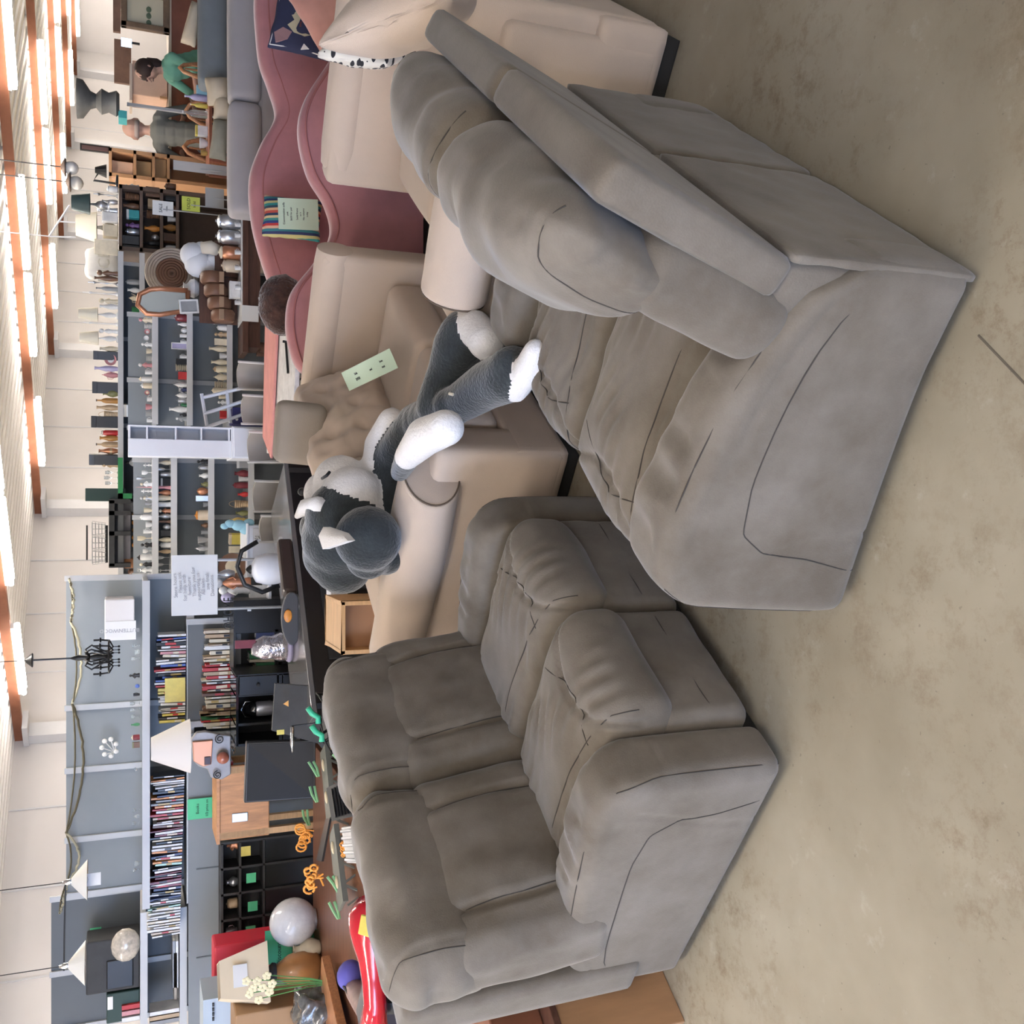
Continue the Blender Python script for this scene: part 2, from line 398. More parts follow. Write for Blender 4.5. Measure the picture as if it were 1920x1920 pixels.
        # back: wings and centre channels between seat and pillow
        bw = W / 2; cb = bw * (i + .5)
        def back_disp(x, y, z, i=i):
            P = np.stack([x, y, z], 1); fr_ = (y < 0)
            return (gv(np.abs(x) - bw * .27 - .015 * np.cos(z * 7), .010, .020) + .002 * wob(P, .12, 31 + i)) * fr_
        B = back
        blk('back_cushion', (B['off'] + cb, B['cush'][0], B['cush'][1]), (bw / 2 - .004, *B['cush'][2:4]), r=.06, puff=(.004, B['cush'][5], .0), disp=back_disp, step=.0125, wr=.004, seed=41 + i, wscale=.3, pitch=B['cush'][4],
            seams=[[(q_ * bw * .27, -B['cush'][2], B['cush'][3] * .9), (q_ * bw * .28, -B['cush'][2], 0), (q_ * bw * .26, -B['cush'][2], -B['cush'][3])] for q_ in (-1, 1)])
        def pil_disp(x, y, z, i=i):
            ends = np.clip((np.abs(x) - bw * .14) / (bw * .3), 0, 1) ** 1.5
            P = np.stack([x, y, z], 1)
            cre = -.0075 * np.exp(-(np.sin(x * 34 + 2.5 * np.sin(z * 13 + i) + 1.5 * np.sin(x * 11)) / .25) ** 2) * np.clip(.3 + wob(P, .2, 81 + i), 0, 1.2) * (.35 + .65 * ends)
            return cre + .004 * ends * np.sin(z * 62 + 30 * np.abs(x)) * np.exp(-(y / .12) ** 2) + gv(np.abs(x) - (bw / 2 - .05) + .02 * np.cos(z * 8), .007, .006) * (y < .03)
        tp = B.get('taper', 0)
        pr = (lambda x, y, z, tp=tp, s_=(-1 if i == 0 else 1): y + tp * np.clip((x * s_ / (bw / 2) + .1) / 1.1, 0, 1) ** 2 * (1 - y / .115) / 2) if tp else None
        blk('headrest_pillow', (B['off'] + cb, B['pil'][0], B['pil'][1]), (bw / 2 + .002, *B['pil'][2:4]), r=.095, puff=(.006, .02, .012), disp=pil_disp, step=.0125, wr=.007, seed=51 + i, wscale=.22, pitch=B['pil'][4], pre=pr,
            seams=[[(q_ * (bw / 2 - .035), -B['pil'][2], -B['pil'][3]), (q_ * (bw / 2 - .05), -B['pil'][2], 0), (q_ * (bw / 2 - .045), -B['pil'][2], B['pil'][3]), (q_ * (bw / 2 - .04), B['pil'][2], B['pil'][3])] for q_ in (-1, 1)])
        blk('back_shell', (B['off'] + cb, B['shell'][0], B['shell'][1]), (bw / 2 - .004, *B['shell'][2:4]), r=.025, step=.03, pitch=B['shell'][4])
    if drop:
        blk('back_rail', (W / 2, T - .11, .40), (W / 2 - .02, .095, .11), r=.03, step=.05)
        for i in (0, 1):
            blk('back_flap', (W / 2 * (i + .5), T - .012, .255), (W / 4 - .009, .012, .235), r=.01, step=.03, wr=.0015, seed=61 + i, pitch=0)
    return t
loveseat('taupe suede reclining loveseat, front left, its headrests towards the toy table', 0, 0, 1, 1.0, W=1.30,
         back=dict(off=-.025, cush=(.735, .60, .11, .245, .20, .05), pil=(.80, .865, .13, .155, .12), shell=(.96, .58, .08, .38, .05)))
loveseat('taupe suede reclining loveseat, front right, its back to the open floor', .17, -.48, -1, .86, W=1.34, drop=1, flare=.10,
         back=dict(off=0, cush=(.735, .62, .075, .20, .34, .03), pil=(.745, .88, .115, .16, .36), taper=.12, shell=(.875, .71, .045, .235, .34)))
# ---------------------------------------------------------------- the two beige sofas
PIPE = mat('dark_brown_piping', (.14, .10, .07), .9)  # dark brown cord ringing the rolled arm end
def beige_sofa(label, u0, n_front, sgn, T, W, cushions=True, high=.82, back_end=False):
    t = thing('beige_sofa', label, 'sofa', row(u0 + W / 2, n_front + sgn * T / 2))
    DV, NV = np.array([DX, DY, 0]), np.array([-DY, DX, 0]); O = np.array(row(u0, n_front))
    def fr(u, d, z): return O + np.multiply.outer(u, DV) + np.multiply.outer(sgn * d, NV) + np.multiply.outer(z, np.array([0, 0, 1.]))
    def f1(u, d, z): return Vector(O + u * DV + sgn * d * NV + np.array([0, 0, z]))
    def blk(name, c, half, pitch=0.0, yaw=0.0, m=BEIGE, parent=None, **k):
        cu, cd, cz = c; cp, sp = math.cos(pitch), math.sin(pitch); cy, sy = math.cos(yaw), math.sin(yaw)
        def fm_(x, y, z):
            yy, zz = y * cp + z * sp, -y * sp + z * cp
            return fr(cu + x * cy - yy * sy, cd + x * sy + yy * cy, cz + zz)
        return soft(name, parent or t, m, half, fm_, **k)
    blk('plinth', (W / 2, T / 2, .03), (W / 2 - .03, T / 2 - .03, .03), m=BOOT, r=.005, step=.2)
    blk('base', (W / 2, T / 2, .175), (W / 2 - .004, T / 2 - .004, .12), r=.02, step=.06)
    # near arm: upright slab carrying an outward roll
    blk('arm', (.10, T / 2 - (.0 if not back_end else .06), .34), (.10, T / 2 - .005, .27), r=.03, step=.04)
    L0, L1 = .05, (T + .0 if not back_end else T - .22)
    def roll(x, y, z):
        a = np.arctan2(z, x); rr = np.sqrt(x * x + z * z)
        return fr(.035 + x, (L0 + L1) / 2 + y, .61 + z)
    rl = MB(); Ms = Matrix(((DX, -DY * sgn, 0, 0), (DY, DX * sgn, 0, 0), (0, 0, 1, 0), (0, 0, 0, 1)))
    n = 28; v = []; f = []
    ds = [L0, L0 + .004, L0 + .012, L0 + .03] + [L0 + .03 + (L1 - L0 - .06) * i / 14 for i in range(1, 15)] + [L1 - .012, L1]
    rs = [.118, .125, .130, .132] + [.132 + .006 * math.sin(i * .4) for i in range(14)] + [.125, .10]
    for d, r_ in zip(ds, rs):
        for k in range(n):
            a = 2 * math.pi * k / n; v.append(f1(.035 + r_ * math.cos(a), d + (.15 if sgn > 0 else 0) * (1 - math.cos(a)) / 2 * max(0, 1 - (d - L0) / .4), .605 + r_ * .92 * math.sin(a)))
    for i in range(len(ds) - 1):
        for k in range(n): f.append((i * n + k, i * n + (k + 1) % n, (i + 1) * n + (k + 1) % n, (i + 1) * n + k))
    f += [tuple(range(n)), tuple(range((len(ds) - 1) * n, len(ds) * n))[::-1]]
    rl.add(v, f); ro = rl.build('rolled_armrest', BEIGE, t, world=True, smooth=50)
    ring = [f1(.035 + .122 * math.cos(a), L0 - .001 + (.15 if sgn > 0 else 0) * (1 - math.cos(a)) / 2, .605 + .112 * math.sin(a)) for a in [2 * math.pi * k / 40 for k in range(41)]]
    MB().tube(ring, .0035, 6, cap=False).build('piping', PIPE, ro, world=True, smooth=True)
    # far arm: tall flat panel
    blk('far_arm', (W - .08, (.28 if not back_end else T / 2), high / 2 + .03), (.085, (.40 if not back_end else T / 2 + .08), high / 2 - .03), r=.035, step=.05)
    fr2 = MB().tube([f1(W - .08, d_, high - .07) for d_ in ([-.13, -.12, -.05, .3, .65, .68] if not back_end else [-.05, .0, .1, .5, T - .1, T])], [.05, .088, .095, .095, .095, .07], 24).build('rolled_top', BEIGE, t, world=True, smooth=60)
    # back
    blk('backrest', (W / 2 + .05, T - .12, (.70 if back_end else .62) / 2 + .05), (W / 2 - .05 + (.05 if back_end else 0), .12, (.70 if back_end else .60) / 2), r=.04, step=.05)
    si = W - .37
    for i in (0, 1):
        cu = .20 + si / 2 * (i + .5)
        blk('seat_cushion', (cu, .36, .39), (si / 4 - .003, .37, .095), r=.05, puff=(.005, .02, .02), step=.02,
            disp=lambda x, y, z: gv(z - .05 + .0 * x, .006, .004) * (y < -.3) + gv(z + .05, .006, .004) * (y < -.3))
    if cushions:
        tuft = [(-.42, .3), (0, .3), (.42, .3), (-.42, -.3), (0, -.3), (.42, -.3)]
        def back_cushion(c, half, pitch, yaw, seed):
            def dd(x, y, z):
                a, b = x / half[0], z / half[2]; o = 0
                for (p, q) in [(-.5, .35), (.02, .4), (.52, .3), (-.5, -.35), (.0, -.3), (.5, -.38)]:
                    rr = ((a - p) * half[0]) ** 2 + ((b - q) * half[2]) ** 2
                    o = o - .050 * np.exp(-rr / .0012) - .016 * np.exp(-rr / .012)
                o = o - .007 * np.exp(-((a - .25 - .1 * np.sin(b * 4)) / .03) ** 2) - .007 * np.exp(-((a + .25 + .1 * np.sin(b * 4)) / .03) ** 2) - .008 * np.exp(-((b - .02 - .06 * np.sin(a * 7)) / .05) ** 2)
                return o * (y < 0)
            o = blk('tufted_cushion', c, half, pitch=pitch, yaw=yaw, r=.065, puff=(.0, .08, .0), disp=dd, step=.014, wr=.006, seed=seed)
            return o
        back_cushion((1.14, .60, .67), (.37, .10, .235), .42, -.06, 5)
        back_cushion((.52, .62, .64), (.27, .10, .225), .42, .05, 6)
    return t
beige_sofa('beige sofa with tufted cushions, holding the black and white plush dog', 1.63, .03, 1, 1.08, 1.72)
beige_sofa('beige sofa on the right, behind the reclined taupe loveseat, near the open floor', 1.77, -.46, -1, 1.04, 1.72, cushions=False, back_end=True)

def pillow(name, label, mat_, c, w, h, th, rot, group=None, extra=None, step=.02, seed=1, pinch=.35):
    """a stuffed square cushion: thin at the edges, full in the middle, pointed corners"""
    M = rot.to_matrix()
    def frm(x, y, z):
        a, b = x / (w / 2), z / (h / 2)
        t_ = np.clip((1 - np.abs(a) ** 2.6), 0, 1) * np.clip((1 - np.abs(b) ** 2.6), 0, 1)
        yy = y / (th / 2) * (.006 + th / 2 * t_ ** .55)
        s_ = 1 - .06 * (1 - a * a) * (np.abs(b)) * pinch * 2; s2 = 1 - .06 * (1 - b * b) * np.abs(a) * pinch * 2
        q = np.stack([x * s2, yy, z * s_], 1)
        return q @ np.array(M).T + np.array(c)
    o = soft(name, None, mat_, (w / 2, th / 2, h / 2), frm, r=.01, step=step, wr=.004, seed=seed)
    me = o.data; me.transform(Matrix.Translation(-Vector(c))); o.location = c
    tag(o, label, 'cushion', group)
    return o

# ---------------------------------------------------------------- rose velvet sofas
def wave_back(name, parent, m, prof, Y, th, zb, tilt=0.0, bow=0.0, sub=8):
    """upright upholstered back with a curving top edge; prof = [(x, ztop)]"""
    xs = np.array([p[0] for p in prof]); zs = np.array([p[1] for p in prof])
    n = len(prof); X = []; Z = []
    for i in range(n - 1):                          # Catmull-Rom
        p0, p1, p2, p3 = [(xs[max(0, min(n - 1, i + k))], zs[max(0, min(n - 1, i + k))]) for k in (-1, 0, 1, 2)]
        for s in range(sub):
            t = s / sub
            for q, L_ in ((0, X), (1, Z)):
                L_.append(.5 * (2 * p1[q] + (p2[q] - p0[q]) * t + (2 * p0[q] - 5 * p1[q] + 4 * p2[q] - p3[q]) * t * t + (3 * p1[q] - p0[q] - 3 * p2[q] + p3[q]) * t ** 3))
    X.append(xs[-1]); Z.append(zs[-1]); k = len(X); x0, x1 = X[0], X[-1]
    sec = [(0, 0), (0, .25), (0, .5), (0, .75), (.0, .93), (.06, .975), (.25, .995), (.5, 1.0), (.75, .995), (.94, .975), (1, .93), (1, .7), (1, .35), (1, 0)]
    V = []; Fc = []
    for i in range(k):
        b = bow * (1 - ((X[i] - x0) / (x1 - x0) * 2 - 1) ** 2)
        for sy, sz in sec:
            z = zb + (Z[i] - zb) * sz
            V.append((X[i], Y + sy * th + b + tilt * (z - zb) - .02 * math.sin(sz * 3.14) * (sy < .01), z))
    m_ = len(sec)
    for i in range(k - 1):
        for j in range(m_ - 1): Fc.append((i * m_ + j, (i + 1) * m_ + j, (i + 1) * m_ + j + 1, i * m_ + j + 1))
    Fc += [tuple(range(m_)), tuple(range((k - 1) * m_, k * m_))[::-1]]
    mb = MB().add(V, Fc); o = mb.build(name, m, parent, world=True, smooth=60)
    return o, X, Z
PINKD = mat('deep_rose_piping', (.36, .13, .12), .7)  # deeper rose cord below the wavy top edges
def pk(lst, Y): return [(at(px, py, Y).x, at(px, py, Y).z) for py, px in lst]
pc = at(700, 350, 5.5)
ps = thing('rose_velvet_sofa', 'dusty rose velvet sofa with a wavy back, seen from behind beyond the beige sofas', 'sofa', (pc.x, 5.8, 0), 0)
P1 = pk([(760, 640), (715, 600), (690, 562), (650, 545), (600, 538), (545, 548), (490, 590), (435, 622), (380, 612), (320, 578), (240, 561), (180, 574), (110, 618), (50, 655), (0, 690), (-60, 700)], 5.45)
P1 = [(x, max(.40, z)) for x, z in P1]
o_, X_, Z_ = wave_back('backrest', ps, PINK, P1, 5.45, .13, .12)
MB().tube([(x, 5.445, z - .035) for x, z in zip(X_, Z_)], .006, 6).build('piping', PINKD, o_, world=True, smooth=True)
MB().slab(P1[0][0] + .1, P1[-1][0] - .1, 5.58, 6.0, .14, .40).build('seat', PINK, ps, world=True, bev=.05, smooth=40, seg=4)
for x in (P1[0][0] + .2, P1[-1][0] - .2):
    for y in (5.6, 5.95): MB().lathe([(.018, 0), (.03, .15)], (x, y, 0), 10).build('leg', DWOOD, ps, world=True, smooth=40)
pf = thing('rose_velvet_sofa', 'dusty rose velvet sofa facing us, holding the striped and the navy pillows', 'sofa', (pc.x, 6.4, 0), 0)
P2 = pk([(680, 592), (640, 566), (580, 530), (520, 508), (450, 486), (390, 474), (320, 472), (260, 492), (205, 520), (150, 508), (100, 491), (40, 484), (-30, 482), (-90, 500)], 6.6)
o_, X_, Z_ = wave_back('backrest', pf, PINK, P2, 6.6, .16, .12, tilt=.10)
MB().tube([(x, 6.595 + .1 * (z - .19), z - .085) for x, z in zip(X_, Z_)], .006, 6).build('piping', PINKD, o_, world=True, smooth=True)
MB().slab(P2[0][0] + .15, P2[-1][0] - .1, 6.02, 6.66, .16, .42).build('seat', PINK, pf, world=True, bev=.06, smooth=40, seg=4)
for x in (P2[0][0] + .3, P2[-1][0] - .3):
    for y in (6.1, 6.6): MB().lathe([(.018, 0), (.03, .17)], (x, y, 0), 10).build('leg', DWOOD, pf, world=True, smooth=40)
# ---------------------------------------------------------------- grey sofas behind
def frontal_sofa(name, label, m, y0, y1, xtop, Y, split=(), depth=.85, zb=.06, m2=None):
    """sofa whose back faces us: y0>y1 pixel columns of its ends"""
    a, b = at(xtop, y0, Y), at(xtop, y1, Y); zt = a.z; w = b.x - a.x
    t = thing(name, label, 'sofa', ((a.x + b.x) / 2, Y + depth / 2, 0), 0)
    cuts = [a.x] + [at(xtop, s, Y).x for s in split] + [b.x]
    for i in range(len(cuts) - 1):
        q0, q1 = cuts[i], cuts[i + 1]; c = ((q0 + q1) / 2, Y + .11, (zt - .24 + zt) / 2)
        soft('back_roll', t, m, ((q1 - q0) / 2 - .004, .12, .12), aim(c, (1, 0, 0), (0, 1, 0), (0, 0, 1)), r=.05, puff=(0, .02, .01), step=.05)
    soft('back_panel', t, m, (w / 2 - .01, .08, (zt - .22 - zb) / 2), aim(((a.x + b.x) / 2, Y + .12, (zt - .22 + zb) / 2), (1, 0, 0), (0, 1, 0), (0, 0, 1)), r=.02, step=.1)
    soft('seat', t, m, (w / 2 - .02, depth / 2 - .1, .16), aim(((a.x + b.x) / 2, Y + depth / 2 + .1, .30), (1, 0, 0), (0, 1, 0), (0, 0, 1)), r=.05, step=.1)
    for s in (a.x + .1, b.x - .1):
        soft('arm', t, m, (.1, depth / 2 - .12, .26), aim((s, Y + depth / 2 + .12, .34), (1, 0, 0), (0, 1, 0), (0, 0, 1)), r=.05, step=.06)
    for sx in (a.x + .12, b.x - .12):
        for sy in (Y + .1, Y + depth - .1): MB().lathe([(.02, 0), (.025, .08)], (sx, sy, 0), 8).build('leg', BLACK, t, world=True)
    return t
frontal_sofa('grey_sofa', 'light grey fabric sofa, its back behind the rose sofas', GREY, 398, -120, 431, 7.9, split=(183,))
frontal_sofa('blue_grey_sofa', 'blue-grey fabric sofa standing behind the light grey sofa', BLUEGREY, 155, -120, 374, 8.9)
# ---------------------------------------------------------------- lettering, cards, stripes
def text(name, s, size, M, m, parent=None, align='CENTER', ext=.0006):
    cu = bpy.data.curves.new(name, 'FONT'); cu.body = s; cu.size = size; cu.align_x = align; cu.align_y = 'CENTER'; cu.extrude = ext; cu.resolution_u = 2
    o = bpy.data.objects.new(name, cu); me = bpy.data.meshes.new_from_object(o); bpy.data.objects.remove(o); bpy.data.curves.remove(cu)
    me.transform(M); me.name = name
    return link(name, me, m, parent, world=parent is not None)
def basis(o, ex, ey):
    ex, ey = Vector(ex).normalized(), Vector(ey); ey = (ey - ex * ey.dot(ex)).normalized(); ez = ex.cross(ey)
    M = Matrix((ex, ey, ez)).transposed().to_4x4(); M.translation = Vector(o); return M
def card(name, label, cat, p00, p10, p01, m, th=.002, lines=(), ink=None, sub='lettering', group=None):
    """flat card: p00 lower left, p10 lower right, p01 upper left (world); lines = [(u, v, size, text)]"""
    p00, p10, p01 = map(Vector, (p00, p10, p01)); w, h_ = (p10 - p00).length, (p01 - p00).length
    M = basis(p00, p10 - p00, p01 - p00); c = (p10 + p01) / 2
    t = thing(name, label, cat, c, 0, group)
    MB().slab(0, w, 0, h_, -th, 0, m=M).build('sheet', m, t, world=True)
    for i, (u, v, s_, tx) in enumerate(lines):
        text(sub, tx, s_ * h_, M @ Matrix.Translation((u * w, v * h_, .0012)), ink or INK, t)
    return t
INK = mat('black_ink', (.02, .02, .022), .7)
MINT = mat('pale_green_card', (.66, .82, .63), .7)
GREENC = mat('bright_green_card', (.10, .58, .30), .65)
PAPER = mat('white_paper', (.85, .85, .84), .8)
def stripes(name, d, period, cols, rough=.9):
    m = bpy.data.materials.new(name); m.use_nodes = True; nt = m.node_tree; N = nt.nodes; L = nt.links; b = N['Principled BSDF']; b.inputs['Roughness'].default_value = rough
    tc = N.new('ShaderNodeTexCoord'); dp = N.new('ShaderNodeVectorMath'); dp.operation = 'DOT_PRODUCT'; L.new(tc.outputs['Object'], dp.inputs[0]); dp.inputs[1].default_value = d
    mu = N.new('ShaderNodeMath'); mu.operation = 'MULTIPLY_ADD'; L.new(dp.outputs['Value'], mu.inputs[0]); mu.inputs[1].default_value = 1 / period; mu.inputs[2].default_value = 50
    fr_ = N.new('ShaderNodeMath'); fr_.operation = 'FRACT'; L.new(mu.outputs[0], fr_.inputs[0])
    rp = N.new('ShaderNodeValToRGB'); rp.color_ramp.interpolation = 'CONSTANT'; e = rp.color_ramp.elements
    for i, c in enumerate(cols):
        q = e[i] if i < 1 else e.new(i / len(cols)); q.position = i / len(cols); q.color = (*c, 1)
    e.remove(e[-1]) if e[-1].position == 1 and len(e) > len(cols) else None
    L.new(fr_.outputs[0], rp.inputs[0]); L.new(rp.outputs[0], b.inputs['Base Color']); return m

# ---------------------------------------------------------------- things lying on the sofas
# pale green price card on the tufted cushions
a_, b_, c_ = gz(655, 733, .70), gz(746, 690, .57), gz(636, 702, .745)
card('price_card', 'long pale green price card leaning on the beige tufted cushion', 'card', a_, b_, c_, MINT,
     lines=[(.26, .64, .17, 'Sofa'), (.26, .36, .20, '$450'), (.55, .5, .16, 'and'), (.78, .64, .17, 'love'), (.78, .36, .17, 'seat')])

# the big plush dog
def plush():
    BK, WH = 0, 1
    g = lambda x, y, z: gz(x, y, z)
    prim = []
    def lim(pts, cols, n=6):                       # pts: [(px,py,z,r)]
        P = [(g(a, b, c), r_) for a, b, c, r_ in pts]
        for i in range(len(P) - 1):
            for k in range(n + (i == len(P) - 2)):
                t = k / n; prim.append((P[i][0].lerp(P[i + 1][0], t), P[i][1] * (1 - t) + P[i + 1][1] * t, cols[i]))
    lim([(722, 1040, .74, .085), (728, 960, .70, .09), (738, 870, .66, .10), (785, 795, .62, .09), (850, 762, .60, .075)], [BK] * 4)   # trunk
    lim([(822, 760, .62, .085), (838, 700, .60, .075), (862, 652, .57, .10), (870, 630, .56, .095)], [BK, BK, BK])
    lim([(868, 752, .58, .075), (915, 722, .55, .085), (955, 705, .53, .09), (962, 695, .53, .085)], [BK, BK, BK])
    lim([(862, 598, .56, .05), (890, 612, .55, .062), (912, 642, .54, .066)], [WH, WH])                   # far foot
    lim([(1006, 656, .52, .04), (992, 690, .52, .05), (968, 736, .52, .036)], [WH, WH])                   # near foot
    lim([(750, 885, .73, .04), (765, 855, .77, .05), (798, 818, .77, .068), (836, 802, .75, .062)], [BK, WH, WH])   # arm with white paw on the roll
    lim([(698, 965, .78, .055), (703, 900, .74, .065), (716, 835, .70, .075), (735, 790, .68, .06)], [WH, WH, WH])     # white chest
    # head
    prim.append((g(640, 1008, .88), .165, BK)); prim.append((g(634, 1036, .88), .15, BK)); prim.append((g(642, 1058, .865), .128, BK)); prim.append((g(645, 972, .88), .16, BK)); prim.append((g(690, 1045, .82), .09, BK))
    prim.append((g(690, 1010, .84), .13, BK)); prim.append((g(600, 990, .93), .09, BK))
    for a, b, c, r_ in [(640, 905, .86, .12), (612, 925, .90, .10), (660, 930, .85, .125), (605, 955, .93, .07)]: prim.append((g(a, b, c), r_, WH))
    mb = MB()
    for p, r_, c in prim: mb.ball(p, r_, 14)
    c0 = g(860, 790, .47)
    o = mb.build('plush_dog', None, None, world=True, loc=c0)
    md = o.modifiers.new('r', 'REMESH'); md.mode = 'VOXEL'; md.voxel_size = .012
    m2 = o.modifiers.new('s', 'SMOOTH'); m2.iterations = 6; m2.factor = .6
    bpy.context.view_layer.update()
    me = bpy.data.meshes.new_from_object(o.evaluated_get(bpy.context.evaluated_depsgraph_get())); o.modifiers.clear()
    old = o.data; o.data = me; bpy.data.meshes.remove(old); me.name = 'plush_dog'
    BF = mat('black_plush', (.028, .034, .036), .95, var=.35, vs_=14, bump=.5, bs=90, sheen=.5); WF = mat('white_plush', (.80, .77, .74), .95, var=.05, vs_=12, bump=.4, bs=90, sheen=.3)
    me.materials.clear(); me.materials.append(BF); me.materials.append(WF)
    C = np.array([list(p - c0) for p, _, _ in prim]); Rr = np.array([r_ for _, r_, _ in prim]); K = np.array([c for _, _, c in prim])
    patches = [(g(565, 955, .99) - c0, .06, 1), (g(590, 945, .99) - c0, .05, 1)]
    mi = []
    for p in me.polygons:
        d = np.linalg.norm(C - np.array(p.center), axis=1) - Rr; k = int(K[d.argmin()])
        for q, r_, v in patches:
            if (p.center - q).length < r_: k = v
        mi.append(k)
    me.polygons.foreach_set('material_index', mi); me.polygons.foreach_set('use_smooth', [True] * len(me.polygons))
    tag(o, 'large black and white plush dog lying across the beige sofa arm', 'plush toy')
    EAR = MB(); e0 = g(606, 1000, 1.0)
    ear = [(606, 988), (640, 1000), (652, 1014), (605, 1030), (597, 1005)]
    pts = [g(x, y, 1.015) for x, y in ear]; ctr = sum(pts, Vector()) / 5
    EAR.add([p for p in pts] + [ctr + Vector((0, -.02, .02))] + [p + Vector((0, .02, -.03)) for p in pts], [(i, (i + 1) % 5, 5) for i in range(5)] + [(i, (i + 1) % 5, 6 + (i + 1) % 5, 6 + i) for i in range(5)])
    e_ = EAR.build('ear_patch', WF, o, world=True, smooth=60); e_['label'] = 'white patch behind the ear'
    tip = MB()
    pts = [(557, 968, 1.0), (575, 950, 1.01), (598, 945, 1.0)]
    tip.tube([g(*p) for p in pts], [.012, .035, .03], 10).build('ear', WF, o, world=True, smooth=True)['label'] = 'white ear'
    MB().tube([g(618, 885, .99), g(612, 892, 1.005), g(604, 897, 1.0)], .006, 6).build('eye', INK, o, world=True, smooth=True)
    MB().ball(g(566, 922, 1.0), .018, 10).build('nose', BLACK, o, world=True, smooth=True)
    MB().tube([g(842, 738, .73), g(850, 740, .72)], .005, 6).build('care_tag', CREAM, o, world=True)
plush()

# striped pillow and its card on the rose sofa
SC = [(.03, .05, .10), (.55, .09, .06), (.75, .45, .25), (.03, .06, .09), (.03, .25, .24), (.55, .50, .22), (.03, .04, .12), (.04, .20, .22), (.70, .42, .28), (.50, .04, .04), (.03, .06, .20), (.06, .28, .24), (.72, .55, .30)]
pc_ = at(548, 410, 6.42)
STR = stripes('serape_stripes', (1, 0, 0), .21, SC)
pillow('striped_pillow', 'small multicoloured striped pillow on the rose sofa, behind a green card', STR, pc_, .265, .36, .12, Euler((-.18, .06, 0)))
q0, q1, q2 = at(598, 432, 6.31), at(596, 374, 6.31), at(523, 435, 6.34)
card('price_card', 'pale green price card propped on the striped pillow', 'card', q0, q1, q2, MINT,
     lines=[(.5, .86, .075, 'Conversation sofa'), (.5, .77, .06, 'pink'), (.5, .68, .065, '$600 for pair'), (.5, .53, .065, 'Solid frame'), (.5, .45, .06, 'as is'), (.5, .37, .065, 'No returns'), (.5, .28, .06, 'today')])
# navy picture pillow
NAVY = mat('navy_canvas', (.035, .04, .085), .9, var=.1); CRM = mat('cream_print', (.62, .55, .36), .9); MAR = mat('maroon_print', (.16, .05, .05), .9); WPR = mat('white_piping', (.75, .74, .72), .8); MAU = mat('mauve_print', (.35, .20, .20), .9)
npc = at(572, 48, 6.30); NR = Euler((-.25, .20, .05))
pn = pillow('picture_pillow', 'navy pillow with a printed cream village and white piping on the rose sofa', NAVY, npc, .40, .40, .10, NR)
def on_pillow(pts, m, name, lift=.056):
    M = Matrix.LocRotScale(npc, NR, (1, 1, 1))
    v = [M @ Vector((x * .2, -lift * (1 - .55 * max(abs(x), abs(z)) ** 3), z * .2)) for x, z in pts]; v2 = [M @ Vector((x * .2, -lift * .3, z * .2)) for x, z in pts]
    n_ = len(pts); MB().add(v + v2, [tuple(range(n_))] + [(i, (i + 1) % n_, n_ + (i + 1) % n_, n_ + i) for i in range(n_)]).build(name, m, pn, world=True)
on_pillow([(-.45, .25), (-.25, .48), (-.05, .30), (.1, .42), (.35, .2), (.9, .25), (.92, -.85), (-.55, -.9), (-.62, -.55), (-.35, -.45), (-.50, -.10)], CRM, 'print_house')
on_pillow([(-.85, .75), (-.55, .85), (-.35, .6), (-.45, .3), (-.7, .4)], MAU, 'print_moon')
for x, z, s_ in ((-.15, .02, .09), (.15, -.02, .08), (.5, .0, .1), (-.1, -.55, .16), (.35, -.35, .14), (.7, -.5, .1)):
    on_pillow([(x - s_, z - s_), (x + s_, z - s_), (x + s_, z + s_), (x - s_, z + s_)], MAR, 'print_window', .058)
on_pillow([(-.9, -.05), (-.72, -.12), (-.84, -.3)], WPR, 'print_star', .057)
M_ = Matrix.LocRotScale(npc, NR, (1, 1, 1))
MB().tube([M_ @ Vector((x * .185, -.02, z * .185)) for x, z in [(-1, -1), (-.93, 0), (-1, 1), (0, .93), (1, 1), (.93, 0), (1, -1), (0, -.93), (-1, -1)]], .005, 6).build('piping', WPR, pn, world=True)
# peach pillow beside it, mostly hidden
PEACH = mat('peach_velvet', (.60, .30, .24), .8, var=.1, sheen=.5)
pillow('peach_pillow', 'peach velvet pillow leaning beside the navy picture pillow', PEACH, at(628, 20, 6.0), .42, .42, .14, Euler((-.4, -.5, .2)))
# fluffy brown cushion
fp_ = at(530, 572, 6.0)
FUR = mat('dark_brown_fur', (.045, .018, .012), .95, var=.5, vs_=18, bump=1.0, bs=60, sheen=.6, col2=(.10, .045, .03))
mb = MB().ball((0, 0, 0), .155, 28, sc=(1.18, .7, .92)); fu = mb.build('fur_cushion', FUR, smooth=True); fu.location = fp_
for v in fu.data.vertices: v.co += Vector((rnd.uniform(-1, 1), rnd.uniform(-1, 1), rnd.uniform(-1, 1))) * .006
tag(fu, 'round dark brown fluffy cushion propped behind the rose sofa end', 'cushion')
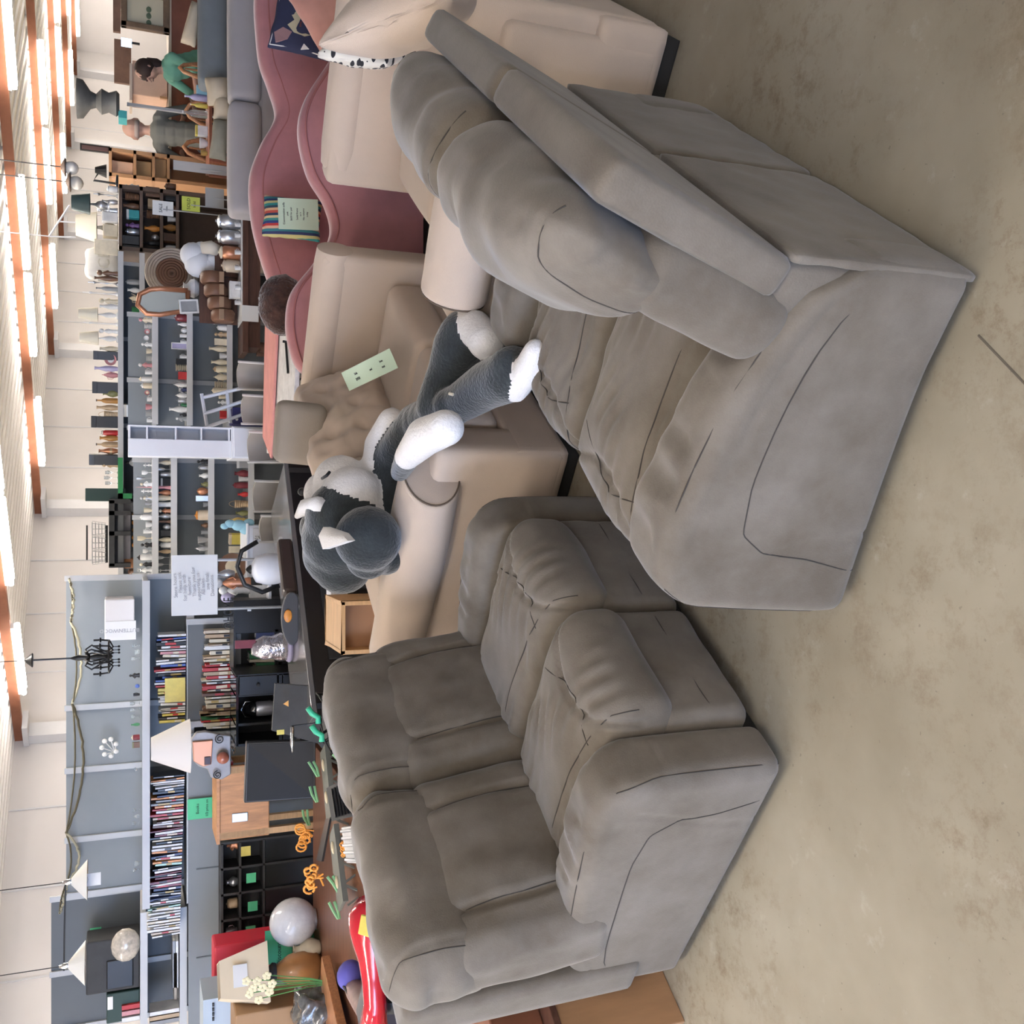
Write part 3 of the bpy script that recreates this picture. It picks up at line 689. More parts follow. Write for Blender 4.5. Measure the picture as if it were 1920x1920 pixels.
# beige back pillow and black-white pillow on the right-hand beige sofa
cc = gz(772, 22, .88)
pillow('beige_pillow', 'large plump beige pillow on top of the right beige sofa', BEIGE, cc, .50, .44, .20, Euler((-.55, .55, .9)), step=.02)
def bw_mat():
    m = bpy.data.materials.new('black_dashes_on_white'); m.use_nodes = True; nt = m.node_tree; N = nt.nodes; L = nt.links; b = N['Principled BSDF']; b.inputs['Roughness'].default_value = .9
    tc = N.new('ShaderNodeTexCoord'); mp = N.new('ShaderNodeMapping'); mp.inputs['Rotation'].default_value = (.3, .6, .2); mp.inputs['Scale'].default_value = (9, 9, 26); L.new(tc.outputs['Object'], mp.inputs[0])
    vo = N.new('ShaderNodeTexVoronoi'); vo.inputs['Scale'].default_value = 2.2; L.new(mp.outputs[0], vo.inputs['Vector'])
    rp = N.new('ShaderNodeValToRGB'); rp.color_ramp.interpolation = 'CONSTANT'; e = rp.color_ramp.elements; e[0].color = (.02, .02, .025, 1); e[1].position = .42; e[1].color = (.72, .68, .60, 1)
    L.new(vo.outputs['Distance'], rp.inputs[0]); L.new(rp.outputs[0], b.inputs['Base Color']); return m
pillow('dashed_pillow', 'white pillow with black dashes, tucked beside the beige pillow', bw_mat(), gz(706, 82, .90), .30, .30, .10, Euler((-.5, .75, .5)))
# taupe block cushion on top of the beige sofa back
def block_cushion():
    TP = mat('taupe_twill', (.30, .25, .20), .9, var=.06, bump=.2, bs=300)
    c = gz(562, 812, .93); k = mpp(562, c.y)
    o = soft('block_cushion', None, TP, (58 * k, .075, 46 * k), aim(c, (1, -.12, -.05), (.12, 1, .0), (.08, .0, 1)), r=.045, puff=(0, .015, 0), step=.02)
    o.data.transform(Matrix.Translation(-c)); o.location = c
    tag(o, 'thick taupe square cushion perched on the beige sofa back above the tufted cushions', 'cushion')
block_cushion()
# ---------------------------------------------------------------- small goods: generic makers
def C_(*c): return tuple(c)
PAL = dict(white=(.80, .80, .79), cream=(.72, .64, .48), black=(.02, .02, .022), grey=(.30, .31, .32), silver=(.55, .56, .58), brown=(.16, .08, .045), tan=(.50, .36, .22), red=(.50, .03, .03),
           green=(.05, .22, .09), blue=(.06, .12, .40), navy=(.03, .04, .12), teal=(.06, .40, .42), yellow=(.70, .58, .12), orange=(.75, .30, .06), pink=(.62, .28, .30), purple=(.22, .10, .28),
           amber=(.45, .22, .06), copper=(.50, .22, .12), gold=(.50, .36, .10), clear=(.70, .75, .78), olive=(.20, .20, .08), beige=(.60, .50, .38), wood=(.42, .20, .09), skyblue=(.35, .62, .72), maroon=(.20, .03, .04), lavender=(.45, .42, .62), mint=(.45, .70, .60), darkteal=(.05, .085, .085))
def pm(c, kind=''):
    if c == 'clear': return GLASS
    if c == 'silver': return mat('goods_silver', (.55, .56, .58), .3, metal=.8)
    if c == 'copper': return mat('goods_copper', (.55, .25, .14), .35, metal=.6)
    if c == 'wood': return WOOD
    return mat('goods_' + c, PAL[c], .4, var=.12, vs_=14, coat=.15)
PROF = {
 'vase': [(.30, 0), (.34, .03), (.5, .30), (.46, .52), (.22, .78), (.20, .90), (.30, 1), (.25, 1), (.16, .9)],
 'bottle': [(.42, 0), (.5, .03), (.5, .55), (.40, .68), (.16, .78), (.15, .97), (.2, .98), (.2, 1)],
 'bowl': [(.22, 0), (.25, .06), (.42, .45), (.5, 1), (.46, 1), (.38, .5), (0, .15)],
 'cup': [(.30, 0), (.42, .06), (.48, .5), (.5, 1), (.45, 1), (.42, .5), (0, .12)],
 'glass': [(.36, 0), (.36, .03), (.06, .08), (.06, .42), (.34, .55), (.46, .75), (.40, 1), (.36, 1), (.40, .75), (0, .5)],
 'candle': [(.5, 0), (.5, .04), (.16, .10), (.12, .3), (.24, .38), (.10, .48), (.12, .7), (.35, .78), (.35, .82), (.14, .83), (.14, 1)],
 'jar': [(.42, 0), (.5, .05), (.5, .70), (.38, .80), (.38, .82)],
 'pot': [(.34, 0), (.38, .03), (.5, .92), (.53, .93), (.53, 1), (.46, 1), (.42, .6), (0, .5)],
 'teapot': [(.25, 0), (.38, .06), (.5, .35), (.42, .65), (.22, .78), (.22, .80)],
 'ball': [(0, 0), (.25, .07), (.43, .25), (.5, .5), (.43, .75), (.25, .93), (0, 1)],
 'lampbase': [(.5, 0), (.5, .05), (.22, .10), (.42, .38), (.38, .58), (.14, .78), (.08, 1)],
 'figure': [(.40, 0), (.45, .05), (.34, .25), (.40, .48), (.30, .64), (.12, .72), (.12, .74)],
}
WORDS = dict(vase='vase', bottle='bottle', bowl='bowl', cup='cup', glass='stemmed glass', candle='candlestick', jar='lidded jar', pot='plant pot', teapot='teapot', ball='round ornament', figure='figurine', box='box', frame='framed picture', plate='display plate', lamp='table lamp', tray='tray', clock='clock', stack='stack of plates', basket='basket', spire='tall ornament')
def goods(kind, base, H, W, c, label, group=None, c2=None, rz=0.0, tilt=0.0, name=None, px=99):
    nm = name or WORDS[kind].replace(' ', '_'); m = pm(c); seg = 10 if px < 16 else 16
    cat = {'stemmed glass': 'glass', 'framed picture': 'picture', 'display plate': 'plate', 'table lamp': 'lamp', 'lidded jar': 'jar', 'round ornament': 'ornament', 'plant pot': 'pot', 'stack of plates': 'plates', 'tall ornament': 'ornament'}.get(WORDS[kind], WORDS[kind])
    t = thing(nm, label, cat, base, rz, group)
    if tilt: t.rotation_euler = (0, tilt, rz)
    P = lambda k, h=H, w=W, z0=0.0: [(r * w, z0 + z * h) for r, z in PROF[k]]
    if kind in ('vase', 'bottle', 'bowl', 'glass', 'candle', 'pot', 'ball'):
        MB().lathe(P(kind), n=seg).build('body', m, t, smooth=50)
        if kind == 'bottle' : MB().lathe([(W * .2, H * .97), (W * .2, H * 1.03)], n=8).build('stopper', pm(c2 or 'black'), t, smooth=40)
        if kind == 'vase' and c2: MB().lathe([(W * .505, H * .30), (W * .495, H * .42)], n=seg).build('painted_band', pm(c2), t, smooth=40)
    elif kind == 'cup':
        MB().lathe(P('cup', w=W * .8), n=seg).build('body', m, t, smooth=50)
        MB().tube([(W * .36, 0, H * .8), (W * .55, 0, H * .75), (W * .58, 0, H * .45), (W * .36, 0, H * .25)], W * .045, 6).build('handle', m, t, smooth=True)
    elif kind == 'jar':
        MB().lathe(P('jar'), n=seg).build('body', m, t, smooth=50)
        MB().lathe([(W * .44, H * .80), (W * .44, H * .86), (W * .2, H * .93), (W * .08, H * .94), (W * .1, H), (0, H)], n=seg).build('lid', pm(c2 or c), t, smooth=50)
    elif kind == 'teapot':
        MB().lathe(P('teapot', w=W * .7), n=seg).build('body', m, t, smooth=50)
        MB().lathe([(W * .17, H * .79), (W * .1, H * .88), (W * .04, H * .9), (W * .05, H), (0, H)], n=seg).build('lid', m, t, smooth=50)
        MB().tube([(W * .3, 0, H * .35), (W * .42, 0, H * .5), (W * .52, 0, H * .75)], [W * .07, W * .05, W * .03], 7).build('spout', m, t, smooth=True)
        MB().tube([(-W * .28, 0, H * .65), (-W * .48, 0, H * .62), (-W * .48, 0, H * .35), (-W * .3, 0, H * .25)], W * .035, 6).build('handle', m, t, smooth=True)
    elif kind == 'figure':
        MB().lathe(P('figure'), n=seg, sy=.7).build('body', m, t, smooth=50)
        MB().ball((0, 0, H * .86), H * .14, 10).build('head', pm(c2 or c), t, smooth=True)
        mb = MB()
        for s in (-1, 1): mb.tube([(s * W * .25, 0, H * .62), (s * W * .48, -W * .1, H * .46), (s * W * .25, -W * .3, H * .38)], W * .08, 6)
        mb.build('arms', m, t, smooth=True)
    elif kind == 'box':
        MB().slab(-W / 2, W / 2, -W * .3, W * .3, 0, H * .94).build('body', m, t, bev=min(W, H) * .03)
        MB().slab(-W * .51, W * .51, -W * .31, W * .31, H * .80, H).build('lid', pm(c2 or c), t, bev=min(W, H) * .03)
    elif kind == 'basket':
        mb = MB()
        for i in range(7): mb.lathe([(W * (.36 + .015 * i), H * (i / 7 + .01)), (W * (.40 + .015 * i), H * (i / 7 + .07)), (W * (.365 + .015 * i), H * (i / 7 + .14))], n=seg)
        mb.build('weave', m, t, smooth=40)
        MB().tube([(W * .45 * math.cos(a), 0, H * .6 + H * .8 * math.sin(a)) for a in [math.pi * k / 10 for k in range(11)]], W * .03, 6).build('handle', m, t, smooth=True)
    elif kind == 'frame':
        b = min(W, H) * .12; mb = MB()
        mb.slab(-W / 2, W / 2, -.012, .012, 0, b); mb.slab(-W / 2, W / 2, -.012, .012, H - b, H); mb.slab(-W / 2, -W / 2 + b, -.012, .012, b, H - b); mb.slab(W / 2 - b, W / 2, -.012, .012, b, H - b)
        mb.build('frame', m, t, bev=.003)
        MB().slab(-W / 2 + b, W / 2 - b, -.004, .004, b, H - b).build('picture', pm(c2 or 'beige'), t)
    elif kind in ('plate', 'clock'):
        Mx = Matrix.Translation((0, 0, H / 2)) @ Matrix.Rotation(R(80), 4, 'X')
        MB().lathe([(0, 0), (W * .3, .002), (W * .5, .018), (W * .5, .024), (W * .3, .01), (0, .008)], n=20, m=Mx).build('dish', m, t, smooth=40)
        MB().lathe([(0, .009), (W * .26, .011), (W * .26, .013), (0, .013)], n=18, m=Mx).build('painted_centre' if kind == 'plate' else 'dial', pm(c2 or 'cream'), t)
    elif kind == 'lamp':
        hb = H * .5
        MB().lathe(P('lampbase', hb, W * .5), n=seg).build('base', m, t, smooth=50)
        MB().lathe([(W * .012, hb), (W * .012, H * .97)], n=6).build('stem', GOLD, t)
        MB().lathe([(W * .5, hb * 1.02), (W * .33, H), (W * .32, H), (W * .49, hb * 1.02)], n=24).build('lamp_shade', mat('lamp_shade_cream', (.80, .74, .60), .8) if c2 in (None, 'cream') else pm(c2), t, smooth=40)
    elif kind == 'stack':
        mb = MB(); k = 6
        for i in range(k): mb.lathe([(0, H * i / k), (W * .3, H * i / k), (W * .5, H * (i + .7) / k), (W * .5, H * (i + .8) / k), (W * .3, H * (i + .3) / k), (0, H * (i + .3) / k)], n=seg)
        mb.build('plates', m, t, smooth=40)
    elif kind == 'tray':
        MB().slab(-W / 2, W / 2, -W * .3, W * .3, 0, H * .3).build('bottom', m, t)
        mb = MB(); mb.slab(-W / 2, W / 2, -W * .3, -W * .28, 0, H); mb.slab(-W / 2, W / 2, W * .28, W * .3, 0, H); mb.slab(-W / 2, -W * .48, -W * .3, W * .3, 0, H); mb.slab(W * .48, W / 2, -W * .3, W * .3, 0, H); mb.build('rim', m, t)
    elif kind == 'spire':
        MB().lathe([(W * .5, 0), (W * .45, H * .08), (W * .3, H * .2), (W * .34, H * .35), (W * .12, H * .6), (W * .10, H * .8), (0, H)], n=seg).build('body', m, t, smooth=50)
    return t
CW = dict(skyblue='sky blue', clear='clear glass', wood='wooden', amber='amber glass')
def shelf_row(where, anchor, xb, Y, items, group, xb2=None, dY=0.0):
    """items from anchor outwards: (kind, colour, y, width_px, height_px[, colour2])"""
    for i, it in enumerate(items):
        k, c, y, w, h_ = it[:5]; c2 = it[5] if len(it) > 5 else None
        x = xb if xb2 is None else xb + (xb2 - xb) * (i / max(1, len(items) - 1))
        p = at(x, y, Y + dY * (i % 2)); s = mpp(x, Y); top = at(x - h_, y, Y + dY * (i % 2))
        goods(k, p, top.z - p.z, w * s * .88, c, '%s %s, %s item from %s on %s' % (CW.get(c, c), WORDS[k], nth[i], anchor, where), group, c2, rz=rnd.uniform(-.3, .3) if k not in ('frame',) else 0, px=w)

def book(loc, w, h_, d, col, label, group, tilt=0.0, band=None, lie=False, rz=0.0):
    t = thing('book', label, 'book', loc, rz, group)
    if tilt: t.rotation_euler = (0, tilt, rz)
    m = pm(col) if isinstance(col, str) else paint(col)
    if lie:
        MB().slab(-h_ / 2, h_ / 2, 0, d, 0, .002).slab(-h_ / 2, h_ / 2, 0, d, w - .002, w).slab(-h_ / 2, h_ / 2, 0, .003, 0, w).build('cover', m, t)
        MB().slab(-h_ / 2 + .004, h_ / 2 - .004, .003, d - .004, .002, w - .002).build('pages', PAPER, t); return t
    MB().slab(-w / 2, w / 2, 0, .003, 0, h_).slab(-w / 2, -w / 2 + .002, 0, d, 0, h_).slab(w / 2 - .002, w / 2, 0, d, 0, h_).build('cover', m, t)
    MB().slab(-w / 2 + .002, w / 2 - .002, .003, d - .004, .004, h_ - .005).build('pages', PAPER, t)
    if band: MB().slab(-w * .32, w * .32, -.0008, 0, h_ * band[1], h_ * band[2]).build('title', pm(band[0]), t)
    return t
# ---------------------------------------------------------------- shelving units
def gondola(name, label, y0, y1, Yf, dep, shelves, xtop, base_x=None, back=PEG, seams=(), cat='shelving', upper_dep=None, thick=.035, posts=True):
    """metal shop shelving facing us; y0 > y1 pixel ends, shelves = pixel rows of their front lips"""
    a, b = at(300, y0, Yf).x, at(300, y1, Yf).x
    t = thing(name, label, cat, ((a + b) / 2, Yf + dep / 2, 0), 0)
    zt = at(xtop, (y0 + y1) / 2, Yf + dep).z
    n_ = max(1, len(seams) + 1); cs = [a] + [at(300, s, Yf + dep).x for s in seams] + [b]
    for i in range(n_): MB().slab(cs[i] + .004, cs[i + 1] - .004, Yf + dep, Yf + dep + .03, .1, zt).build('back_panel', back, t, world=True)
    if posts:
        for x in cs: MB().slab(x - .02, x + .02, Yf + dep - .02, Yf + dep, 0, zt + .01).build('upright', SHELFG, t, world=True)
    for s in shelves:
        z = at(s, 960, Yf).z
        MB().slab(a, b, Yf, Yf + dep, z - thick, z).build('shelf', SHELFG, t, world=True, bev=.004)
        MB().slab(a, b, Yf - .012, Yf, z - thick - .01, z + .004).build('price_rail', mat('price_rail', (.55, .56, .57), .35), t, world=True)
    MB().slab(a, b, Yf, Yf + dep, 0, .14).build('base', back, t, world=True)
    return t
G1Y = 7.3
gondola('gondola_shelving', 'grey-blue metal shelving holding the rows of books, left of the handwritten board', 1700, 1088, G1Y, .45, (268, 351), 124, seams=(1556, 1430, 1316))
gondola('gondola_shelving', 'lower grey metal shelf unit with paperbacks, below the long book shelf', 1370, 1172, 7.13, .14, (439,), 352, back=PEGD)
gondola('gondola_shelving', 'dark grey metal shelving at the far left, with black boxes and albums', 1960, 1706, 7.5, .5, (264, 338), 96, back=PEGD, seams=(1795,))
MB_ = MB().slab(at(400, 1930, 7.25).x, at(400, 1372, 7.25).x, 7.23, 7.26, .1, at(353, 1650, 7.25).z)
_t = thing('low_shelf_panel', 'long plain grey panel below the book shelf with the green card', 'panel', ((at(400, 1930, 7.25).x + at(400, 1372, 7.25).x) / 2, 7.26, 0)); MB_.build('panel', PEG, _t, world=True)
MB().slab(at(400, 1930, 7.25).x, at(400, 1372, 7.25).x, 7.2, 7.28, 0, .1).build('foot', SHELFG, _t, world=True)
for y in (1625, 1790):
    x = at(400, y, 7.24).x; MB().slab(x - .004, x + .004, 7.224, 7.23, .2, 1.25).build('seam', PEGD, _t, world=True)
gondola('gondola_shelving', 'grey shelving with vases and glassware, between the white tower and the handwritten board', 1084, 858, 8.5, .45, (286, 321, 391, 466), 250, seams=(970,))
gondola('gondola_shelving', 'grey shelving with white china, on the other side of the white tower', 796, 575, 9.0, .45, (286, 351, 426), 240, seams=(715,))
gondola('gondola_shelving', 'high back shelf carrying lamps and glass, behind the china shelving', 1084, 478, 10.2, .5, (222, 262), 224, back=PEGD, seams=(940, 800, 640))

BOOKC = ['black', 'white', 'maroon', 'red', 'navy', 'grey', 'cream', 'green', 'brown', 'orange', 'blue', 'beige', 'teal', 'tan', 'yellow', 'olive', 'purple']
def book_row(where, anchor, y_start, y_end, xb0, xb1, Y, group, hr, wr, pal, seed, depth=.15, tilt0=0.0):
    g = random.Random(seed); y = y_start; i = 0
    out = []
    while y < y_end:
        w = g.uniform(*wr); out.append((y + w / 2, w)); y += w + g.uniform(.3, 1.6); i += 1
    N_ = len(out)
    for i, (yc, w) in enumerate(out):
        f = (yc - y_start) / (y_end - y_start); xb = xb0 + (xb1 - xb0) * f
        p = at(xb, yc, Y); s = mpp(xb, Y); c = pal[g.randrange(len(pal))]
        if i < 40 and i < len(nth): o_ = nth[i] + ' from ' + anchor
        else: o_ = '%dth from %s' % (i + 1, anchor)
        bc = g.choice(['white', 'cream', 'gold', 'black', 'red']); bc = bc if bc != c else 'white'
        b0 = g.uniform(.1, .5)
        book(p, w * s, g.uniform(*hr) * s, depth, c, '%s book, %s on %s' % (c, o_, where), group, tilt=g.choice([0, 0, 0, .04, -.05]), band=(bc, b0, b0 + g.uniform(.15, .4)) if w > 3 else None)
book_row('the long book shelf', 'the white shade', 1452, 1750, 346, 337, 7.33, 'books on the long shelf left of the white shade', (46, 60), (2.6, 5.4), ['black', 'white', 'white', 'maroon', 'black', 'navy', 'grey', 'cream', 'white', 'brown', 'orange', 'white', 'black', 'white', 'beige', 'white', 'red', 'mint'], 3)
book_row('the long book shelf', 'the handwritten board', 1188, 1352, 349, 347, 7.33, 'books on the long shelf right of the white shade', (40, 56), (3, 7), ['white', 'white', 'red', 'pink', 'cream', 'black', 'white', 'yellow', 'blue', 'white', 'grey'], 9)
book_row('the lower grey shelf', 'its right end', 1180, 1366, 439, 430, 7.15, 'paperbacks on the lower grey shelf', (40, 54), (3, 8.5), ['cream', 'green', 'tan', 'beige', 'cream', 'tan', 'red', 'white', 'brown', 'beige', 'cream', 'beige'], 5, depth=.11)
# standing picture book with bright cover
p = at(347, 1268, 7.31); s = mpp(347, 7.31)
yb = book(p + Vector((.0, -.03, 0)), .012, 36 * s, .17, 'yellow', 'yellow and blue picture book facing out on the long book shelf', 'books on the long shelf right of the white shade', rz=R(90))
MB().slab(.0, .004, .03, .14, .03, .11).build('cover_picture', pm('orange'), yb)
for k in range(3): book(at(335 - 3 * k, 1808 + 22 * (k % 2), 7.6), .022, .34, .2, ['white', 'beige', 'grey'][k], 'flat %s album in the low pile on the far left shelf' % ['white', 'beige', 'grey'][k], 'albums lying on the far left shelf', lie=True)
for k, (y, c) in enumerate(((1893, 'white'), (1902, 'tan'), (1911, 'grey'))):
    book(at(336, y, 7.5), .03, .2, .15, c, '%s book standing at the end of the far left shelf' % c, 'books at the end of the far left shelf')

# cards on the panels
def px_card(name, label, cat, x0, x1, y0, y1, Y, m, skew=0.0, **k):   # x0 top, x1 bottom, y0 left, y1 right (upright sense)
    return card(name, label, cat, at(x1, y0, Y), at(x1, y1, Y), at(x0, y0 + skew, Y), m, **k)
px_card('green_card', 'bright green notice card on the grey panel under the books', 'card', 352, 414, 1531, 1493, 7.2, GREENC, lines=[(.5, .70, .13, 'Books'), (.5, .42, .11, '1/2 price on'), (.5, .18, .11, 'all of them')])
px_card('green_card', 'small blank green card on the dark panel above the albums', 'card', 169, 190, 1762, 1738, 7.95, GREENC)
for i, (x, y, c, w) in enumerate(((453, 1595, 'yellow', 9), (463, 1645, 'green', 9), (466, 1698, 'green', 9), (462, 1743, 'green', 8))):
    px_card('price_tag', '%s square price tag on the black drawers, %s from the wooden stool' % (c, nth[i]), 'tag', x - 1, x + 17, y + w, y - w, 6.95, pm('yellow') if c == 'yellow' else GREENC)

# handwritten board
hb = px_card('handwritten_board', 'big white board covered with faint handwriting, standing beside the white dresser', 'board', 322, 408, 1152, 1040, 6.75, PAPER, skew=-4, th=.02)
mbk = MB(); g_ = random.Random(4); p00, p10, p01 = at(408, 1152, 6.74), at(408, 1040, 6.74), at(322, 1148, 6.74)
words = ['Store hours', 'Please ask', 'for help with', 'furniture', 'Thank you for', 'supporting us', 'All sales', 'are final', 'Donations', 'welcome']
Mh = basis(p00, p10 - p00, p01 - p00); w_, h_ = (p10 - p00).length, (p01 - p00).length
GI = mat('faint_pencil', (.42, .42, .45), .8)
for i in range(9): text('handwriting', words[i], .033, Mh @ Matrix.Translation((w_ * (.5 + .05 * math.sin(i * 2)), h_ * (.92 - .1 * i), .003)) @ Matrix.Rotation(.06, 4, 'Z'), GI, hb)
for y_ in (1050, 1142):
    q_ = at(408, y_, 6.76); MB().tube([q_, (q_.x, q_.y, 0)], .01, 6).build('leg', SHELFG, hb, world=True)

# white carton with big lettering
c0, c1 = at(252, 1198, 7.42), at(252, 1123, 7.42); zt = at(196, 1160, 7.42).z
cb = thing('carton', 'white cardboard carton with faded lettering on the top shelf', 'carton', ((c0.x + c1.x) / 2, 7.5, c0.z))
xm = c0.x + (c1.x - c0.x) * .46
MB().slab(c0.x, c1.x, 7.42, 7.70, c0.z, zt).build('body', mat('white_card_box', (.78, .76, .76), .8), cb, world=True, bev=.008)
MB().slab(c0.x - .003, xm, 7.412, 7.42, c0.z - .01, zt - .005).build('flap', PAPER, cb, world=True)
text('lettering', 'BUTTENWOOD', .036, Matrix.Translation(((c0.x + xm) / 2, 7.411, (c0.z + zt) / 2)) @ Matrix.Rotation(R(90), 4, 'X') @ Matrix.Rotation(R(90), 4, 'Z'), GI, cb)
# glass goods along the top shelf
TG = [('glass', 'clear', 1210, 9, 14), ('bowl', 'clear', 1222, 12, 9), ('glass', 'clear', 1234, 9, 16), ('figure', 'black', 1266, 12, 20), ('ball', 'blue', 1286, 9, 9), ('cup', 'black', 1302, 8, 12), ('glass', 'clear', 1318, 9, 18), ('glass', 'clear', 1330, 9, 18), ('glass', 'clear', 1343, 10, 16), ('vase', 'green', 1358, 7, 16), ('jar', 'maroon', 1382, 12, 16, 'cream'), ('box', 'brown', 1396, 12, 14, 'olive'),
      ('glass', 'clear', 1442, 9, 10), ('glass', 'clear', 1518, 9, 14), ('vase', 'clear', 1530, 9, 12), ('glass', 'clear', 1543, 10, 14), ('bowl', 'clear', 1618, 12, 10), ('glass', 'clear', 1630, 9, 13)]
shelf_row('the top shelf over the books', 'the carton', 262, 7.45, TG, 'glassware on the top shelf over the books')
# dangling clear ornament on the panel
do = thing('wire_flower', 'pale beaded wire flower fixed to the grey back panel', 'ornament', at(205, 1402, 7.6))
mb = MB()
for k in range(7): a = k * .9; mb.tube([at(215, 1410, 7.66), at(205 - 14 * math.cos(a), 1402 + 16 * math.sin(a), 7.6)], .004, 5).ball(at(205 - 14 * math.cos(a), 1402 + 16 * math.sin(a), 7.6), .018, 8)
mb.build('blossoms', CERA, do, world=True)

# chandelier
def chandelier():
    top = at(60, 1238, 6.6); zb = at(222, 1235, 6.6).z; s = mpp(190, 6.6)
    t = thing('chandelier', 'black wrought iron chandelier hanging above the book shelves', 'chandelier', (top.x, 6.6, top.z))
    X, Y_ = top.x, 6.6; L = lambda px: at(px, 1238, 6.6).z
    MB().lathe([(.04, 0), (.045, .005), (.012, .04)], (X, Y_, L(62)), 12).build('canopy', BLACK, t, world=True, smooth=40)
    MB().tube([(X, Y_, L(58)), (X, Y_, CEIL - .02)], .003, 5).build('wire', BLACK, t, world=True)
    MB().tube([(X, Y_, L(62)), (X, Y_, L(205))], .006, 6).build('rod', BLACK, t, world=True)
    MB().lathe([(.0, 0), (.03, .02), (.012, .05), (.025, .09), (.01, .14), (.02, .2), (.006, .24)], (X, Y_, L(212)), 10).build('column', BLACK, t, world=True, smooth=50)
    MB().tube([(X + .10 * math.cos(a), Y_ + .10 * math.sin(a), L(204)) for a in [k * math.pi / 8 for k in range(17)]], .005, 6).build('ring', BLACK, t, world=True)
    for k in range(6):
        a = k * math.pi / 3 + .3; ca, sa = math.cos(a), math.sin(a)
        pts = [(X + r_ * ca, Y_ + r_ * sa, L(z)) for r_, z in ((.01, 168), (.05, 160), (.075, 172), (.05, 186), (.03, 200), (.06, 212), (.10, 205), (.105, 190))]
        arm = MB().tube(pts, .006, 6).build('arm', BLACK, t, world=True, smooth=True)
        MB().lathe([(.014, 0), (.016, .01), (.006, .012), (.006, .045)], (X + .105 * ca, Y_ + .105 * sa, L(190)), 8).build('candle_cup', BLACK, arm, world=True)
        MB().tube([(X + .06 * ca, Y_ + .06 * sa, L(212)), (X + .06 * ca, Y_ + .06 * sa, L(222))], .003, 5).ball((X + .06 * ca, Y_ + .06 * sa, L(223)), .008, 8).build('drop', BLACK, arm, world=True)
chandelier()
# garland: two wavy strands from hook to hook
hooks = [(130, 1085), (133, 1165), (136, 1320), (124, 1562), (125, 1655), (112, 1712)]
gt = thing('garland', 'dry twig garland with a thin wire looped along the top of the grey panels', 'garland', at(125, 1400, 7.7))
BR = mat('dry_twig', (.10, .085, .05), .9); BT = mat('pale_dry_twig', (.40, .37, .26), .9)
def swag(h0, h1, sag, wig, m, r_, nm):
    pts = []
    for k in range(25):
        t = k / 24; x = h0[0] + (h1[0] - h0[0]) * t + sag * 4 * t * (1 - t) + wig * rnd.uniform(-1, 1); pts.append(at(x, h0[1] + (h1[1] - h0[1]) * t, 7.70 - .04 * rnd.random()))
    MB().tube(pts, r_, 6).build(nm, m, gt, world=True, smooth=True)
for i in range(len(hooks) - 1):
    swag(hooks[i], hooks[i + 1], [4, 9, 10, 9, -3][i], .3, BR, .006, 'wire'); swag(hooks[i], hooks[i + 1], [6, 18, 26, 24, 2][i], 1.6, BT if i != 2 else BR, .009, 'twig')
# white cone pendants on their rod
for (x0, x1, yc, w, lab) in ((134, 164, 1653, 74, 'white cone pendant lamp with a hanging paper tag'), (128, 160, 1810, 80, 'white cone pendant lamp at the far left end of the wire')):
    Yp = 6.4; p = at(x0, yc, Yp); s = mpp(x0, Yp); zb = at(x1, yc, Yp).z
    t = thing('pendant_lamp', lab, 'pendant lamp', p, 0, 'white cone pendant lamps')
    MB().lathe([(.02, .0), (w / 2 * s, zb - p.z), (w / 2 * s - .006, zb - p.z), (.012, -.006)], p, 28).build('lamp_shade', mat('opal_shade', (.82, .80, .74), .5), t, world=True, smooth=40)
    MB().lathe([(.016, -.005), (.018, .02), (.008, .05)], p, 10).build('cap', CHROME, t, world=True, smooth=40)
    MB().ball((p.x, p.y, zb + .03), .035, 12).build('bulb', CERA, t, world=True, smooth=True)
    MB().tube([p, (p.x, p.y, CEIL - .01)], .003, 5).build('cord', DARK, t, world=True)
    if '1653' in str(yc): MB().slab(p.x - .04, p.x + .035, Yp - .002, Yp + .002, at(189, yc, Yp).z, zb + .01).build('paper_tag', PAPER, t, world=True)
rod = MB().tube([at(123, 1655, 6.5), at(121, 1735, 6.5), at(120, 1820, 6.5)], .005, 6); tag(rod.build('hanging_wire', DARK, world=True, loc=at(121, 1735, 6.5)), 'taut dark wire between the two white cone pendants', 'wire')
# black boxes & bag on the far left shelf
bb = thing('black_cabinet', 'black open cabinet filled with wrapped goods on the far left shelf', 'cabinet', at(262, 1805, 7.75))
a_, b_ = at(262, 1842, 7.7), at(262, 1745, 7.7)
MB().slab(a_.x, b_.x, 7.62, 7.85, a_.z, at(162, 1800, 7.7).z).build('body', DARK, bb, world=True, bev=.01)
MB().slab(a_.x + .02, b_.x - .15, 7.61, 7.625, at(250, 1800, 7.7).z, at(200, 1800, 7.7).z).build('door', BLACK, bb, world=True, bev=.01)
bg_ = MB().ball((0, 0, .09), .11, 12, sc=(1.1, .6, .9)).build('wrapped_bundle', mat('plastic_film', (.55, .50, .42), .15, coat=.5, var=.3, vs_=30), smooth=True); bg_.location = at(261, 1768, 7.55) ; tag(bg_, 'crumpled clear plastic bundle beside the black cabinet', 'bundle')
a_, b_ = at(262, 1900, 7.7), at(262, 1845, 7.7)
gb = thing('green_box', 'dark green box with a white label on the far left shelf', 'box', ((a_.x + b_.x) / 2, 7.7, a_.z))
MB().slab(a_.x, b_.x, 7.62, 7.8, a_.z, at(200, 1870, 7.7).z).build('body', mat('dark_green_box', (.02, .05, .04), .5), gb, world=True, bev=.008)
MB().slab(b_.x - .11, b_.x - .02, 7.612, 7.62, at(212, 1850, 7.7).z, at(202, 1850, 7.7).z).build('label', PAPER, gb, world=True)
